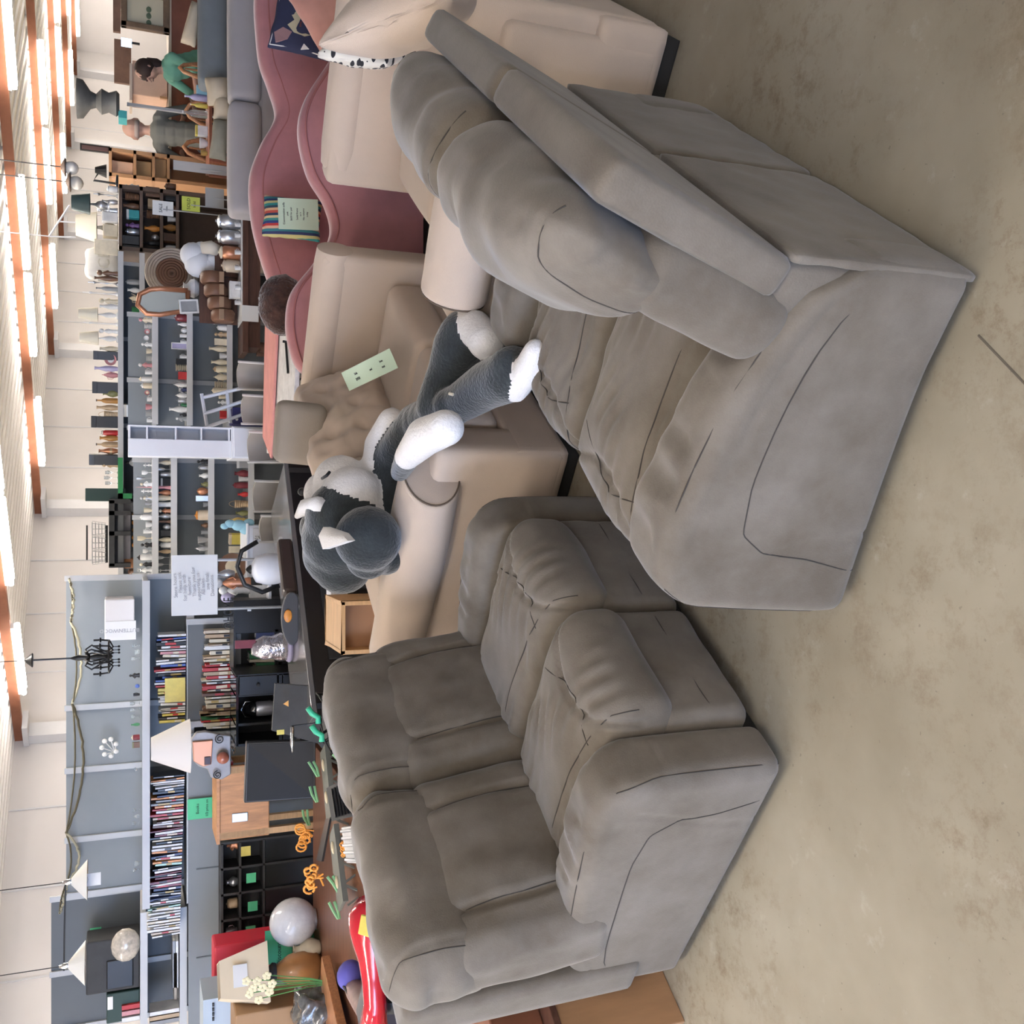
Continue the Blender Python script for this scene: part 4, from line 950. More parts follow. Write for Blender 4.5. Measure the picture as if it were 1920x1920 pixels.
for i, (c, y) in enumerate((('red', 1885), ('pink', 1896), ('white', 1908))): book(at(262, y, 7.6), .035, .12, .1, c, '%s small book beside the dark green box' % c, 'small books beside the dark green box')

# goods on the two open shelf units and the lamp shelf
N2 = 'the white tower'
def rr(seed, y0, y1, step, kinds, cols, hh, ww):
    g = random.Random(seed); out = []; y = y0; sg = 1 if y1 > y0 else -1
    while (y1 - y) * sg > 0:
        w = g.uniform(*ww); k = g.choice(kinds); c = g.choice(cols)
        out.append((k, c, y + sg * w / 2, w, g.uniform(*hh) * (.6 if k in ('bowl', 'cup', 'teapot', 'stack') else 1), g.choice(cols))); y += sg * (w + g.uniform(*step))
    return out
china = ['white', 'white', 'white', 'cream', 'white', 'pink']
shelf_row('the top china shelf', N2, 286, 9.05, rr(1, 794, 580, (0, 1.5), ['bowl', 'cup', 'teapot', 'stack', 'vase', 'figure', 'plate', 'jar'], china, (17, 27), (10, 15)), 'white china on the top china shelf')
shelf_row('the middle china shelf', N2, 351, 9.05, [('figure', 'grey', 785, 14, 22, 'white'), ('vase', 'black', 778, 8, 14), ('vase', 'white', 768, 14, 34), ('figure', 'green', 760, 9, 17, 'grey'), ('jar', 'silver', 752, 11, 20), ('teapot', 'white', 742, 18, 22), ('figure', 'navy', 731, 10, 16, 'white'), ('teapot', 'white', 722, 16, 26), ('box', 'red', 705, 16, 17, 'red'), ('stack', 'cream', 690, 16, 22), ('box', 'black', 680, 14, 21), ('cup', 'white', 670, 11, 14), ('frame', 'white', 650, 14, 30, 'lavender'), ('cup', 'white', 642, 10, 13), ('cup', 'white', 630, 10, 14), ('ball', 'white', 620, 11, 12), ('vase', 'white', 609, 9, 18), ('jar', 'maroon', 597, 16, 24), ('vase', 'maroon', 584, 14, 26)], 'goods on the middle china shelf')
shelf_row('the lowest china shelf', N2, 426, 9.05, [('box', 'red', 778, 15, 14), ('bowl', 'cream', 766, 13, 12), ('figure', 'white', 755, 10, 18), ('cup', 'cream', 745, 10, 16), ('jar', 'cream', 733, 14, 30), ('stack', 'cream', 722, 15, 24), ('teapot', 'cream', 708, 20, 26), ('jar', 'cream', 693, 14, 27, 'tan'), ('vase', 'cream', 680, 13, 30), ('bowl', 'white', 668, 14, 14), ('vase', 'cream', 655, 14, 34), ('box', 'cream', 642, 14, 24), ('figure', 'tan', 628, 12, 24), ('jar', 'white', 615, 13, 20), ('figure', 'blue', 606, 9, 28, 'white')], 'goods on the lowest china shelf')
shelf_row('the top vase shelf', N2, 286, 8.55, rr(2, 866, 1080, (0, 1.5), ['vase', 'bowl', 'jar', 'cup', 'figure', 'glass', 'candle'], ['white', 'silver', 'white', 'cream', 'clear', 'black', 'white'], (16, 30), (9, 13)), 'goods on the top vase shelf')
shelf_row('the second vase shelf', N2, 321, 8.55, [('vase', 'cream', 868, 10, 24), ('glass', 'silver', 880, 9, 26), ('jar', 'silver', 890, 10, 22), ('box', 'black', 905, 16, 20, 'silver'), ('spire', 'pink', 914, 10, 68), ('vase', 'copper', 924, 12, 26), ('vase', 'cream', 934, 13, 52), ('jar', 'white', 946, 11, 36), ('figure', 'copper', 958, 12, 24, 'cream'), ('vase', 'silver', 968, 12, 28), ('spire', 'brown', 978, 8, 46), ('ball', 'silver', 988, 12, 16), ('box', 'black', 1000, 12, 20), ('vase', 'cream', 1012, 12, 26), ('jar', 'white', 1022, 12, 22), ('vase', 'tan', 1034, 10, 26), ('glass', 'silver', 1045, 9, 30), ('glass', 'silver', 1058, 9, 32), ('candle', 'silver', 1069, 9, 26)], 'goods on the second vase shelf')
shelf_row('the third vase shelf', N2, 391, 8.55, [('figure', 'black', 866, 11, 22), ('jar', 'silver', 877, 10, 20), ('vase', 'white', 892, 12, 18), ('vase', 'olive', 908, 12, 14), ('ball', 'copper', 921, 17, 22), ('box', 'silver', 934, 12, 24), ('bowl', 'grey', 946, 12, 10), ('jar', 'beige', 966, 22, 26, 'orange'), ('vase', 'brown', 985, 12, 14), ('cup', 'grey', 998, 11, 14), ('bowl', 'silver', 1012, 16, 20), ('teapot', 'silver', 1028, 16, 26), ('cup', 'clear', 1044, 9, 14)], 'goods on the third vase shelf')
shelf_row('the lowest vase shelf', N2, 466, 8.55, [('box', 'silver', 872, 14, 22, 'white'), ('vase', 'maroon', 888, 16, 26), ('pot', 'white', 898, 12, 18), ('jar', 'maroon', 910, 14, 30), ('vase', 'red', 927, 12, 20), ('basket', 'tan', 945, 18, 26), ('vase', 'olive', 962, 13, 24), ('figure', 'gold', 975, 10, 20)], 'goods on the lowest vase shelf')
shelf_row('the high lamp shelf', 'the dark green panel', 221, 10.25, [('glass', 'clear', 906, 9, 24), ('glass', 'clear', 896, 9, 26), ('glass', 'clear', 886, 9, 24), ('figure', 'tan', 872, 12, 30), ('box', 'black', 862, 22, 54), ('vase', 'copper', 846, 14, 36, 'tan'), ('bottle', 'tan', 834, 13, 40), ('vase', 'amber', 822, 14, 34), ('jar', 'red', 812, 12, 34, 'clear'), ('box', 'black', 792, 24, 50), ('basket', 'tan', 778, 16, 26), ('vase', 'tan', 765, 13, 40), ('bottle', 'amber', 752, 12, 40), ('vase', 'olive', 738, 17, 28), ('box', 'black', 728, 24, 48), ('teapot', 'pink', 704, 18, 30), ('vase', 'lavender', 692, 14, 44), ('plate', 'pink', 676, 24, 26, 'white'), ('box', 'black', 668, 18, 46), ('vase', 'cream', 655, 13, 34), ('lamp', 'white', 636, 30, 72), ('figure', 'white', 622, 11, 36), ('lamp', 'white', 592, 30, 74), ('candle', 'white', 608, 9, 66), ('vase', 'white', 576, 13, 34), ('figure', 'cream', 566, 12, 36), ('candle', 'white', 552, 9, 66), ('bottle', 'grey', 543, 10, 40), ('candle', 'silver', 533, 9, 56), ('vase', 'brown', 524, 12, 44), ('figure', 'brown', 514, 12, 40)], 'goods on the high lamp shelf')
shelf_row('the shelf under the lamps', 'the handwritten board', 261, 10.25, [('jar', 'brown', 1072, 14, 22), ('box', 'wood', 1055, 20, 28), ('ball', 'orange', 1022, 13, 14), ('ball', 'orange', 1008, 13, 14), ('ball', 'amber', 994, 13, 14), ('ball', 'orange', 980, 13, 14), ('ball', 'amber', 966, 13, 14), ('box', 'grey', 950, 20, 20), ('jar', 'black', 935, 12, 20), ('ball', 'tan', 905, 9, 9), ('ball', 'amber', 892, 9, 9), ('figure', 'white', 868, 16, 26, 'black'), ('ball', 'black', 812, 14, 18), ('box', 'white', 770, 26, 30, 'cream'), ('jar', 'black', 722, 12, 22), ('bowl', 'brown', 700, 16, 14), ('vase', 'purple', 632, 12, 20), ('cup', 'white', 622, 10, 12), ('cup', 'white', 610, 10, 12), ('bowl', 'green', 582, 16, 14), ('teapot', 'cream', 560, 18, 20), ('vase', 'white', 545, 12, 22), ('jar', 'grey', 530, 12, 26)], 'goods on the shelf under the lamps')
# dark green framed panels standing on the high shelf
for (x0, x1, y0, y1, lab) in ((160, 236, 940, 916, 'dark green panel standing on the high shelf beside the glasses'),):
    a_, b_ = at(x1, y0, 10.1), at(x1, y1, 10.1); t = thing('green_board', lab, 'board', ((a_.x + b_.x) / 2, 10.1, a_.z)); MB().slab(a_.x, b_.x, 10.08, 10.12, a_.z, at(x0, 930, 10.1).z).build('board', mat('bottle_green', (.01, .04, .035), .4), t, world=True, bev=.005)
gp = thing('green_stand', 'green painted metal stand around the glasses on the high shelf', 'stand', at(222, 895, 10.0))
a_, b_ = at(222, 935, 10.02), at(222, 858, 10.02); z0, z1 = at(237, 900, 10.02).z, at(221, 900, 10.02).z
MB().slab(a_.x, b_.x, 10.0, 10.04, z0 + .03, z1).slab(a_.x, a_.x + .05, 10.0, 10.04, z0 - .05, z1).build('rail', mat('kelly_green', (.02, .22, .07), .5), gp, world=True)
# wire basket row on the shelf top left of the lamp shelf
wb_c = at(200, 1018, 10.0)
wr = thing('wire_rack', 'pale wire rack with three cone baskets on the top shelf', 'rack', wb_c)
for k, y in enumerate((992, 1018, 1044)):
    mb = MB()
    for j in range(5):
        x = 173 + j * 6; r_ = (13 - j * .9) * mpp(x, 10.0); c = at(x, y, 10.0)
        mb.tube([(c.x + r_ * math.cos(a), c.y + r_ * math.sin(a), c.z) for a in [q * math.pi / 6 for q in range(13)]], .004, 4)
    for q in range(8):
        a = q * math.pi / 4; c, d = at(173, y, 10.0), at(199, y, 10.0); mb.tube([(c.x + .075 * math.cos(a), c.y + .075 * math.sin(a), c.z), (d.x + .055 * math.cos(a), d.y + .055 * math.sin(a), d.z)], .003, 4)
    mb.build('basket', SHELFG, wr, world=True)
MB().tube([at(163, 985, 10), at(163, 1050, 10)], .008, 6).tube([at(200, 985, 10), at(200, 1055, 10)], .012, 6).build('bar', DARK, wr, world=True)
a_, b_ = at(204, 1062, 10.0), at(204, 938, 10.0)
us = thing('wall_shelf_unit', 'dark grey small wall shelf with two openings above the orange balls', 'shelf', ((a_.x + b_.x) / 2, 10.1, a_.z))
z0 = at(245, 1000, 10).z
MB().slab(a_.x, b_.x, 10.0, 10.25, a_.z - .05, a_.z).build('top_board', DARK, us, world=True)
MB().slab(a_.x, b_.x, 10.22, 10.25, z0, a_.z).build('back_board', mat('mid_grey_board', (.28, .27, .30), .6), us, world=True)
for y in (1060, 1000, 962, 940): x = at(220, y, 10.05).x; MB().slab(x - .02, x + .02, 10.0, 10.25, z0, a_.z).build('divider', DARK, us, world=True)

# white cubby tower standing on a white cabinet
def tower():
    Y = 7.7; y0, y1 = 856, 798; ym = 823
    a, b = at(300, y0, Y).x, at(300, y1, Y).x; m_ = at(300, ym, Y).x
    zt = at(240, 830, Y).z; zb = at(434, 830, Y).z; D_ = .20
    t = thing('cubby_tower', 'tall white cubby shelf with four openings standing on a white cabinet', 'shelf', ((a + b) / 2, Y + D_ / 2, zb))
    MB().slab(a, m_, Y, Y + D_, zb, zt).build('side_panel', WHITE, t, world=True, bev=.004)
    MB().slab(m_, b, Y + D_ - .01, Y + D_, zb, zt).build('back_panel', WHITE, t, world=True)
    MB().slab(b - .012, b, Y, Y + D_, zb, zt).build('side_panel', WHITE, t, world=True)
    for px in (241, 274, 328, 376, 428, 433):
        z = at(px, 830, Y).z; MB().slab(m_, b - .012, Y, Y + D_ - .01, z - .012, z).build('shelf_board', WHITE, t, world=True)
    a2, b2 = at(300, 857, Y).x, at(300, 796, Y).x
    c = thing('white_cabinet', 'plain white cabinet under the tall cubby tower', 'cabinet', ((a2 + b2) / 2, Y + .2, 0))
    MB().slab(a2, b2, Y - .03, Y + .40, .05, zb).build('body', WHITE, c, world=True, bev=.004)
    MB().slab(a2 + .01, b2 - .01, Y - .045, Y - .03, .08, zb - .015).build('door', WHITE, c, world=True, bev=.004)
tower()
# ---------------------------------------------------------------- goods between the loveseat and the shelves (left half)
def slab_px(name, m, parent, x0, x1, y0, y1, Y, d, bev=0.0, z0=None):
    """box whose front face fills the given pixel rectangle at depth Y and reaches d back"""
    a, b = at(x1, y0, Y), at(x0, y1, Y)
    return MB().slab(a.x, b.x, Y, Y + d, a.z if z0 is None else z0, b.z).build(name, m, parent, world=True, bev=bev)
def table(name, label, corners, z, th, m, legm, cat='table', apron=0.0, leg=.03, edge=None):
    c = sum((Vector(q) for q in corners), Vector()) / 4
    t = thing(name, label, cat, (c.x, c.y, 0))
    MB().prism([(q[0], q[1]) for q in corners], z - th, z).build('tabletop', m, t, world=True, bev=.004)
    ins = [(c.x + (q[0] - c.x) * .93, c.y + (q[1] - c.y) * .93) for q in corners]
    if apron: MB().prism(ins, z - th - apron, z - th).build('apron', legm, t, world=True)
    for q in ins: MB().slab(q[0] - leg, q[0] + leg, q[1] - leg, q[1] + leg, 0, z - th).build('leg', legm, t, world=True)
    return t
GREY_REFL = mat('grey_reflection_top', (.16, .155, .15), .22, coat=.4)
# long black table; the top's grey paints a reflection into its colour
A1, A2 = gz(586, 1345, .75), gz(532, 868, .75)
B1, B2 = A1 + Vector((-.26, .54, 0)), A2 + Vector((-.34, .64, 0))
t = table('long_table', 'long black table with a glossy grey top running behind the plush dog', [A1, A2, B2, B1], .75, .03, GREY_REFL, BLACK, apron=0)
fdir = (A2 - A1).normalized(); fn = Vector((fdir.y, -fdir.x, 0))
def along(o, a, b, z0, z1, d=.02, off=0.0):       # board standing on the front line of the long table
    p, q = A1 + fdir * a + fn * off, A1 + fdir * b + fn * off
    return MB().prism([(p.x, p.y), (q.x, q.y), (q.x - fn.x * d, q.y - fn.y * d), (p.x - fn.x * d, p.y - fn.y * d)], z0, z1)
along(0, 0, 1.95, .08, .72).build('front_panel', BLACK, t, world=True)
along(0, .35, .9, .30, .62, .01, .012).build('door', DARK, t, world=True, bev=.003)
# black cabinet on the table end, tv and pine stool
c1 = thing('black_bookcase', 'black bookcase with green and cream books, under the painted HOME letters', 'bookcase', (at(500, 1220, 6.95).x, 7.0, 0))
slab_px('back_board', BLACK, c1, 440, 560, 1262, 1125, 7.12, .02); slab_px('side_panel', BLACK, c1, 440, 600, 1182, 1126, 6.86, .25, bev=.004); slab_px('side_panel', BLACK, c1, 440, 600, 1262, 1256, 6.86, .25)
slab_px('shelf_board', BLACK, c1, 516, 522, 1258, 1180, 6.86, .25); slab_px('top_board', BLACK, c1, 438, 442, 1262, 1126, 6.84, .28); a_ = at(520, 1262, 6.86); b_ = at(520, 1126, 6.86)
MB().slab(a_.x, b_.x, 6.86, 7.12, 0, a_.z - .03).build('lower_cabinet', BLACK, c1, world=True)
slab_px('price_dot', PAPER, c1, 464, 471, 1146, 1139, 6.855, .004)
p = at(428, 1148, 6.86)
hm = thing('home_sign', 'black cut-out letters reading HOME standing on the black bookcase', 'sign', p)
tx = text('letters', '@HOME', .092, Matrix.Translation(at(429, 1151, 6.84)) @ Matrix.Rotation(R(90), 4, 'X') @ Matrix.Scale(.62, 4, (1, 0, 0)), BLACK, hm, ext=.006)
g_ = random.Random(8); y = 1184; i = 0
for c, w, h_ in (('navy', 14, 34), ('maroon', 8, 30), ('navy', 5, 44), ('cream', 8, 40), ('olive', 7, 40), ('green', 12, 46), ('cream', 7, 46), ('green', 9, 34), ('cream', 6, 38), ('beige', 5, 30)):
    q = at(515, y + w / 2, 6.9); s = mpp(515, 6.9); i += 1
    book(q, w * s * .95, h_ * s, .15, c, '%s book, %s from the HOME end inside the black bookcase' % (c, nth[i - 1]), 'books in the black bookcase', tilt=.03 if w < 8 else 0); y += w - .6
# black cabinets with the lantern
c2 = thing('black_drawer_cabinet', 'black cabinet with an open cubby holding a silver lantern', 'cabinet', (at(500, 1330, 6.5).x, 6.6, 0))
a_, b_ = at(520, 1392, 6.5), at(520, 1264, 6.5); mt = at(442, 1330, 6.5).z
for y in (1392, 1300, 1354, 1264):
    x = at(520, y, 6.5).x; MB().slab(x - .008, x + .008, 6.5, 6.85, .0, mt).build('upright', BLACK, c2, world=True)
MB().slab(a_.x, b_.x, 6.83, 6.85, 0, mt).build('back_board', BLACK, c2, world=True); MB().slab(a_.x, b_.x, 6.48, 6.86, mt - .015, mt).build('top_board', BLACKG, c2, world=True)
MB().slab(a_.x, b_.x, 6.5, 6.85, at(523, 1300, 6.5).z - .02, at(523, 1300, 6.5).z).build('shelf_board', BLACK, c2, world=True)
MB().slab(at(520, 1300, 6.5).x, b_.x, 6.49, 6.51, at(520, 1300, 6.5).z, mt - .02).build('drawer', BLACK, c2, world=True, bev=.004)
MB().ball((at(485, 1285, 6.46).x, 6.475, at(485, 1285, 6.46).z), .012, 8).build('knob', DARK, c2, world=True)
MB().slab(a_.x, b_.x, 6.5, 6.53, 0, at(525, 1300, 6.5).z - .02).build('lower_front', BLACK, c2, world=True)
ln_p = at(521, 1326, 6.62); s = mpp(520, 6.62)
ln = thing('lantern', 'silver and black camping lantern in the black cabinet cubby', 'lantern', ln_p)
MB().lathe([(.05, 0), (.052, .01), (.048, .03)], n=14).build('base', BLACK, ln, smooth=40)
MB().lathe([(.044, .03), (.05, .05), (.05, .13), (.044, .145)], n=14).build('glass', mat('lantern_silver', (.45, .46, .50), .3, metal=.6), ln, smooth=40)
MB().lathe([(.052, .145), (.052, .16), (.03, .20), (.02, .21)], n=14).build('cap', BLACKG, ln, smooth=40)
MB().tube([(-.05, 0, .15), (-.05, 0, .21), (0, 0, .235), (.05, 0, .21), (.05, 0, .15)], .004, 6).build('handle', CHROME, ln, smooth=True)
# black hinged card with warning triangle
bp_ = thing('black_board', 'black board with a small orange warning triangle behind the loveseat', 'board', at(560, 1310, 5.6))
q = [at(600, 1395, 5.6), at(600, 1288, 5.6), at(516, 1282, 5.7), at(510, 1370, 5.7)]
MB().add([v for v in q] + [v + Vector((0, .03, 0)) for v in q], [(0, 1, 2, 3), (7, 6, 5, 4), (0, 4, 5, 1), (1, 5, 6, 2), (2, 6, 7, 3), (3, 7, 4, 0)]).build('board', DARK, bp_, world=True)
MB().add([at(531, 1320, 5.58), at(541, 1325, 5.58), at(541, 1313, 5.58), at(531, 1320, 5.6), at(541, 1325, 5.6), at(541, 1313, 5.6)], [(0, 1, 2), (3, 5, 4), (0, 3, 4, 1), (1, 4, 5, 2), (2, 5, 3, 0)]).build('warning_triangle', mat('warning_orange', (.85, .45, .12), .5), bp_, world=True)
# television
tv = thing('television', 'wide black flat television standing on the end of the wooden toy table', 'television', (at(590, 1445, 5.9).x, 5.9, at(590, 1445, 5.9).z))
q = [at(592, 1497, 5.9), at(592, 1388, 5.85), at(462, 1392, 5.98), at(458, 1506, 5.98)]
MB().add([v for v in q] + [v + Vector((0, .05, 0)) for v in q], [(0, 1, 2, 3), (7, 6, 5, 4), (0, 4, 5, 1), (1, 5, 6, 2), (2, 6, 7, 3), (3, 7, 4, 0)]).build('casing', BLACK, tv, world=True, bev=.006)
c_ = sum(q, Vector()) / 4; v = [c_ + (w - c_) * .94 + Vector((0, -.003, 0)) for w in q]; v2 = [w + Vector((0, .01, 0)) for w in v]
MB().add(v + v2, [(0, 1, 2, 3), (0, 4, 5, 1), (1, 5, 6, 2), (2, 6, 7, 3), (3, 7, 4, 0)]).build('screen', mat('matt_screen', (.006, .006, .007), .5, spec=.3), tv, world=True)
zt_ = at(592, 1440, 5.9).z
# pine plank table
pt = thing('pine_table', 'orange pine side table with an oval pull, behind the television', 'table', (at(500, 1500, 6.75).x, 6.8, 0))
a_, b_ = at(505, 1566, 6.7), at(505, 1430, 6.7); z0, z1 = a_.z, at(412, 1500, 6.7).z
MB().slab(a_.x, b_.x, 6.7, 6.73, z0, z1).build('front_panel', mat('orange_pine', (.55, .27, .11), .45, var=.22, vs_=4, stretch=(10, 2, 1.5)), pt, world=True, bev=.006)
MB().slab(a_.x - .02, b_.x + .02, 6.69, 7.05, z1, z1 + .02).build('top', mat('orange_pine', (.5, .3, .1)), pt, world=True)
for x in (a_.x + .03, b_.x - .03):
    for y in (6.72, 7.0): MB().slab(x - .02, x + .02, y - .02, y + .02, 0, z1).build('leg', PINE, pt, world=True)
a_, b_ = at(465, 1540, 6.69), at(435, 1526, 6.69); MB().slab(a_.x, b_.x, 6.692, 6.70, a_.z, b_.z).build('pull_plate', mat('goods_silver', (.5, .5, .5)), pt, world=True, bev=.004)
# dark drawers behind, with tags
dd = thing('dark_drawer_unit', 'wide dark grey open cubby unit with price tags', 'cabinet', (at(470, 1650, 7.0).x, 7.08, 0))
a_, b_ = at(505, 1760, 7.0), at(505, 1570, 7.0); z0, z1 = at(492, 1650, 7.0).z, at(414, 1650, 7.0).z
MB().slab(a_.x, b_.x, 7.16, 7.18, z0, z1).build('back_board', DARK, dd, world=True)
for z in (z0, (z0 + z1) / 2 + .02, z1): MB().slab(a_.x, b_.x, 6.98, 7.18, z - .015, z).build('shelf_board', DARK, dd, world=True)
for k in range(5): x = a_.x + (b_.x - a_.x) * k / 4; MB().slab(x - .008, x + .008, 6.98, 7.18, 0, z1).build('upright', DARK, dd, world=True)
MB().slab(a_.x, b_.x, 7.0, 7.16, .05, z0 - .02).build('lower_body', BLACK, dd, world=True)
for k, (y, c, kd) in enumerate(((1582, 'copper', 'figure'), (1650, 'silver', 'vase'), (1690, 'tan', 'jar'), (1742, 'silver', 'cup'))):
    q = at(460, y, 7.08); goods(kd, Vector((q.x, 7.08, (z0 + z1) / 2 + .021)), .075, .07, c, '%s %s in the dark cubby unit, %s from the pine table' % (c, WORDS[kd], nth[k]), 'small goods in the dark cubby unit')
# dark toy table in the far left foreground
TB = table('toy_table', 'reddish wooden display table under the lamps and toys at the left edge', [(-3.4, 4.0, 0), (-1.47, 4.0, 0), (-1.47, 6.3, 0), (-3.4, 6.3, 0)], .60, .03, mat('red_mahogany', (.14, .055, .03), .4, var=.3, vs_=4, stretch=(1, 6, 6), coat=.2), DWOOD, apron=.06)
zt = .60
def on_table(px, py, z=zt): return gz(px, py, z)
# globe vase
gp_ = on_table(594, 1722); s = mpp(550, gp_.y)
CRK = mat('crackled_white_glass', (.72, .73, .76), .18, coat=.5, bump=.35, bs=28, var=.06, vs_=12)
gl = thing('glass_globe', 'round crackled white glass globe lampshade', 'globe', gp_)
MB().ball((0, 0, .145), .142, 32, sc=(1, 1, 1.02)).build('globe', CRK, gl, smooth=True)
MB().lathe([(.06, 0), (.065, .01), (.05, .03)], n=20).build('rim', CHROME, gl, smooth=40)
# wooden lamp with cream square shade
lp = on_table(602, 1808); s = mpp(560, lp.y)
lm = thing('table_lamp', 'turned wooden table lamp with a cream square shade and paper label', 'lamp', lp)
MB().lathe([(.05, 0), (.085, .03), (.10, .10), (.085, .19), (.05, .25), (.035, .27)], n=24).build('base', mat('honey_wood', (.40, .19, .07), .35, var=.2, vs_=4, coat=.3), lm, smooth=50)
MB().lathe([(.05, .27), (.055, .29), (.02, .33), (.016, .38)], n=16).build('neck', DARK, lm, smooth=50)
M = Matrix.Rotation(.5, 4, 'Z'); q = [(.165, .33), (.10, .60)]
v = [M @ Vector((sx * r_, sy * r_, z)) for r_, z in q for sx, sy in ((-1, -1), (1, -1), (1, 1), (-1, 1))]
v += [M @ Vector((sx * (r_ - .004), sy * (r_ - .004), z)) for r_, z in q for sx, sy in ((-1, -1), (1, -1), (1, 1), (-1, 1))]
f = [(i, (i + 1) % 4, 4 + (i + 1) % 4, 4 + i) for i in range(4)] + [(8 + i, 12 + i, 12 + (i + 1) % 4, 8 + (i + 1) % 4) for i in range(4)] + [(i, 8 + i, 8 + (i + 1) % 4, (i + 1) % 4) for i in range(4)] + [(4 + i, 4 + (i + 1) % 4, 12 + (i + 1) % 4, 12 + i) for i in range(4)]
sh = MB().add(v, f).build('lamp_shade', mat('cream_linen', (.68, .58, .43), .85, var=.04), lm)
lb = MB().slab(-.06, .06, -.150, -.146, .45, .53).build('paper_label', PAPER, sh); lb.rotation_euler = (0, 0, .5); 
wv = on_table(600, 1775); goods('vase', wv, .16, .12, 'cream', 'small cream vase between the globe and the wooden lamp base')
# green card behind the globe
px_card('green_card', 'large green notice card behind the globe and the lamp', 'card', 498, 590, 1795, 1732, lp.y + .25, GREENC, lines=[(.28, .72, .13, 'Discount'), (.26, .45, .09, 'lamps'), (.26, .25, .09, 'and more')])
# flowers
fl = thing('flower_spray', 'spray of small cream artificial flowers in front of the lamp', 'flowers', Vector((at(560, 1856, 5.55).x, 5.55, .60)))
mb, ms = MB(), MB(); base = fl.location
for k, (x, y) in enumerate(((500, 1828), (510, 1843), (492, 1850), (468, 1862), (474, 1852), (482, 1838), (462, 1838), (485, 1873), (505, 1858))):
    q = at(x, y, base.y - .05); ms.tube([base, (base.x + (q.x - base.x) * .4, base.y, base.z + .15), q], .003, 5)
    for j in range(5): a = j * 1.257 + k; mb.ball((q.x + .014 * math.cos(a), q.y - .01, q.z + .014 * math.sin(a)), .012, 8, sc=(1, .5, 1))
ms.build('stems', mat('stem_green', (.10, .28, .08), .7), fl, world=True); mb.build('blossoms', mat('pale_yellow_petal', (.80, .74, .48), .7), fl, world=True)
# red box behind
rb_ = thing('red_case', 'bright red case standing behind the cream lamp shade', 'case', (at(430, 1815, 6.6).x, 6.6, 0))
a_, b_ = at(500, 1870, 6.6), at(500, 1759, 6.6); MB().slab(a_.x, b_.x, 6.6, 6.8, .45, at(401, 1800, 6.6).z).build('body', mat('signal_red', (.62, .035, .06), .45), rb_, world=True, bev=.015)
MB().slab(a_.x + .16, a_.x + .22, 6.59, 6.6, at(421, 1800, 6.6).z, at(417, 1800, 6.6).z).build('handle_slot', BLACK, rb_, world=True)
MB().slab(a_.x + .05, b_.x - .05, 6.62, 6.78, 0, .45).build('stand', DARK, rb_, world=True)
# plastic-wrapped carton and clear film
wc = on_table(540, 1895, .62)
cw = thing('wrapped_carton', 'brown carton wrapped in clear plastic at the left edge', 'carton', Vector((at(520, 1905, 5.9).x, 5.9, .60)))
MB().slab(-.24, .045, 0, .3, 0, at(452, 1900, 5.6).z - .60).build('carton', mat('kraft_card', (.36, .22, .12), .7), cw, bev=.01)
fm_ = soft('plastic_film', cw, mat('clear_film', (.10, .10, .10), .10, coat=1.0, bump=1.0, bs=18, var=.6, vs_=14), (.20, .12, .115), aim((cw.location.x + .08, cw.location.y - .36, .715), (1, 0, 0), (0, 1, 0), (0, 0, 1)), r=.06, wr=.02, wscale=.1, step=.02)
bx = thing('blue_grey_bin', 'pale blue plastic crate edge with slots at the left edge', 'crate', at(470, 1905, 6.0)); slab_px('body', mat('pale_blue_plastic', (.42, .50, .58), .5), bx, 381, 470, 1960, 1876, 6.2, .3, z0=.4)
for k in range(4): q = at(400 + k * 0, 1884 + k * 9, 6.19); MB().slab(q.x - .008, q.x + .008, 6.185, 6.2, q.z - .006, q.z + .006).build('slot', DARK, bx, world=True)
# red glossy toy car body
REDG = mat('glossy_red_plastic', (.55, .012, .025), .12, coat=1.0)
rt = thing('toy_car', 'glossy red plastic ride-on toy car behind the loveseat, with a yellow badge', 'toy car', gz(745, 1790, .60))
def rpt(px, py, z=.80): return gz(px, py, z)
rb = MB()
path = [(688, 1686, .045), (692, 1710, .085), (694, 1740, .085), (696, 1765, .075), (698, 1800, .055), (700, 1840, .045), (702, 1880, .042), (700, 1930, .06)]
rb.tube([rpt(x, y, .80) for x, y, r_ in path], [r_ for x, y, r_ in path], 20).build('body', REDG, rt, world=True, smooth=True)
MB().tube([rpt(718, 1768, .76), rpt(712, 1800, .76), rpt(708, 1830, .77), rpt(712, 1900, .77)], [.03, .035, .03, .03], 12).build('side_rail', REDG, rt, world=True, smooth=True)
q = rpt(697, 1712, .84)
bd = MB().slab(-.035, .035, -.03, .03, 0, .012).build('badge', mat('goods_yellow', PAL['yellow']), rt, world=False, bev=.004); bd.location = q - rt.location + Vector((-.02, -.06, .03)); bd.rotation_euler = (.7, .2, .1)
text('badge_letters', 'GT', .045, Matrix.Translation((0, 0, .0125)), INK, bd)
for (x, y) in ((735, 1740), (742, 1870)):
    w = rpt(x, y, .68); MB().lathe([(.0, -.03), (.08, -.03), (.09, -.01), (.09, .02), (.07, .03), (0, .03)], n=20, m=Matrix.Translation(w) @ Matrix.Rotation(R(90), 4, 'Y')).build('wheel', BLACK, rt, world=True, smooth=40)
bk = thing('black_toy_box', 'black and blue toy box with a white swirl logo beside the red toy', 'box', gz(760, 1850, .60))
M = Matrix.Translation(gz(728, 1850, .66)) @ Matrix.Rotation(R(-35), 4, 'Z'); MB().box((0, 0, 0), (.50, .12, .20), m=M).build('body', mat('ink_blue', (.015, .02, .035), .3), bk, world=True, bev=.01)
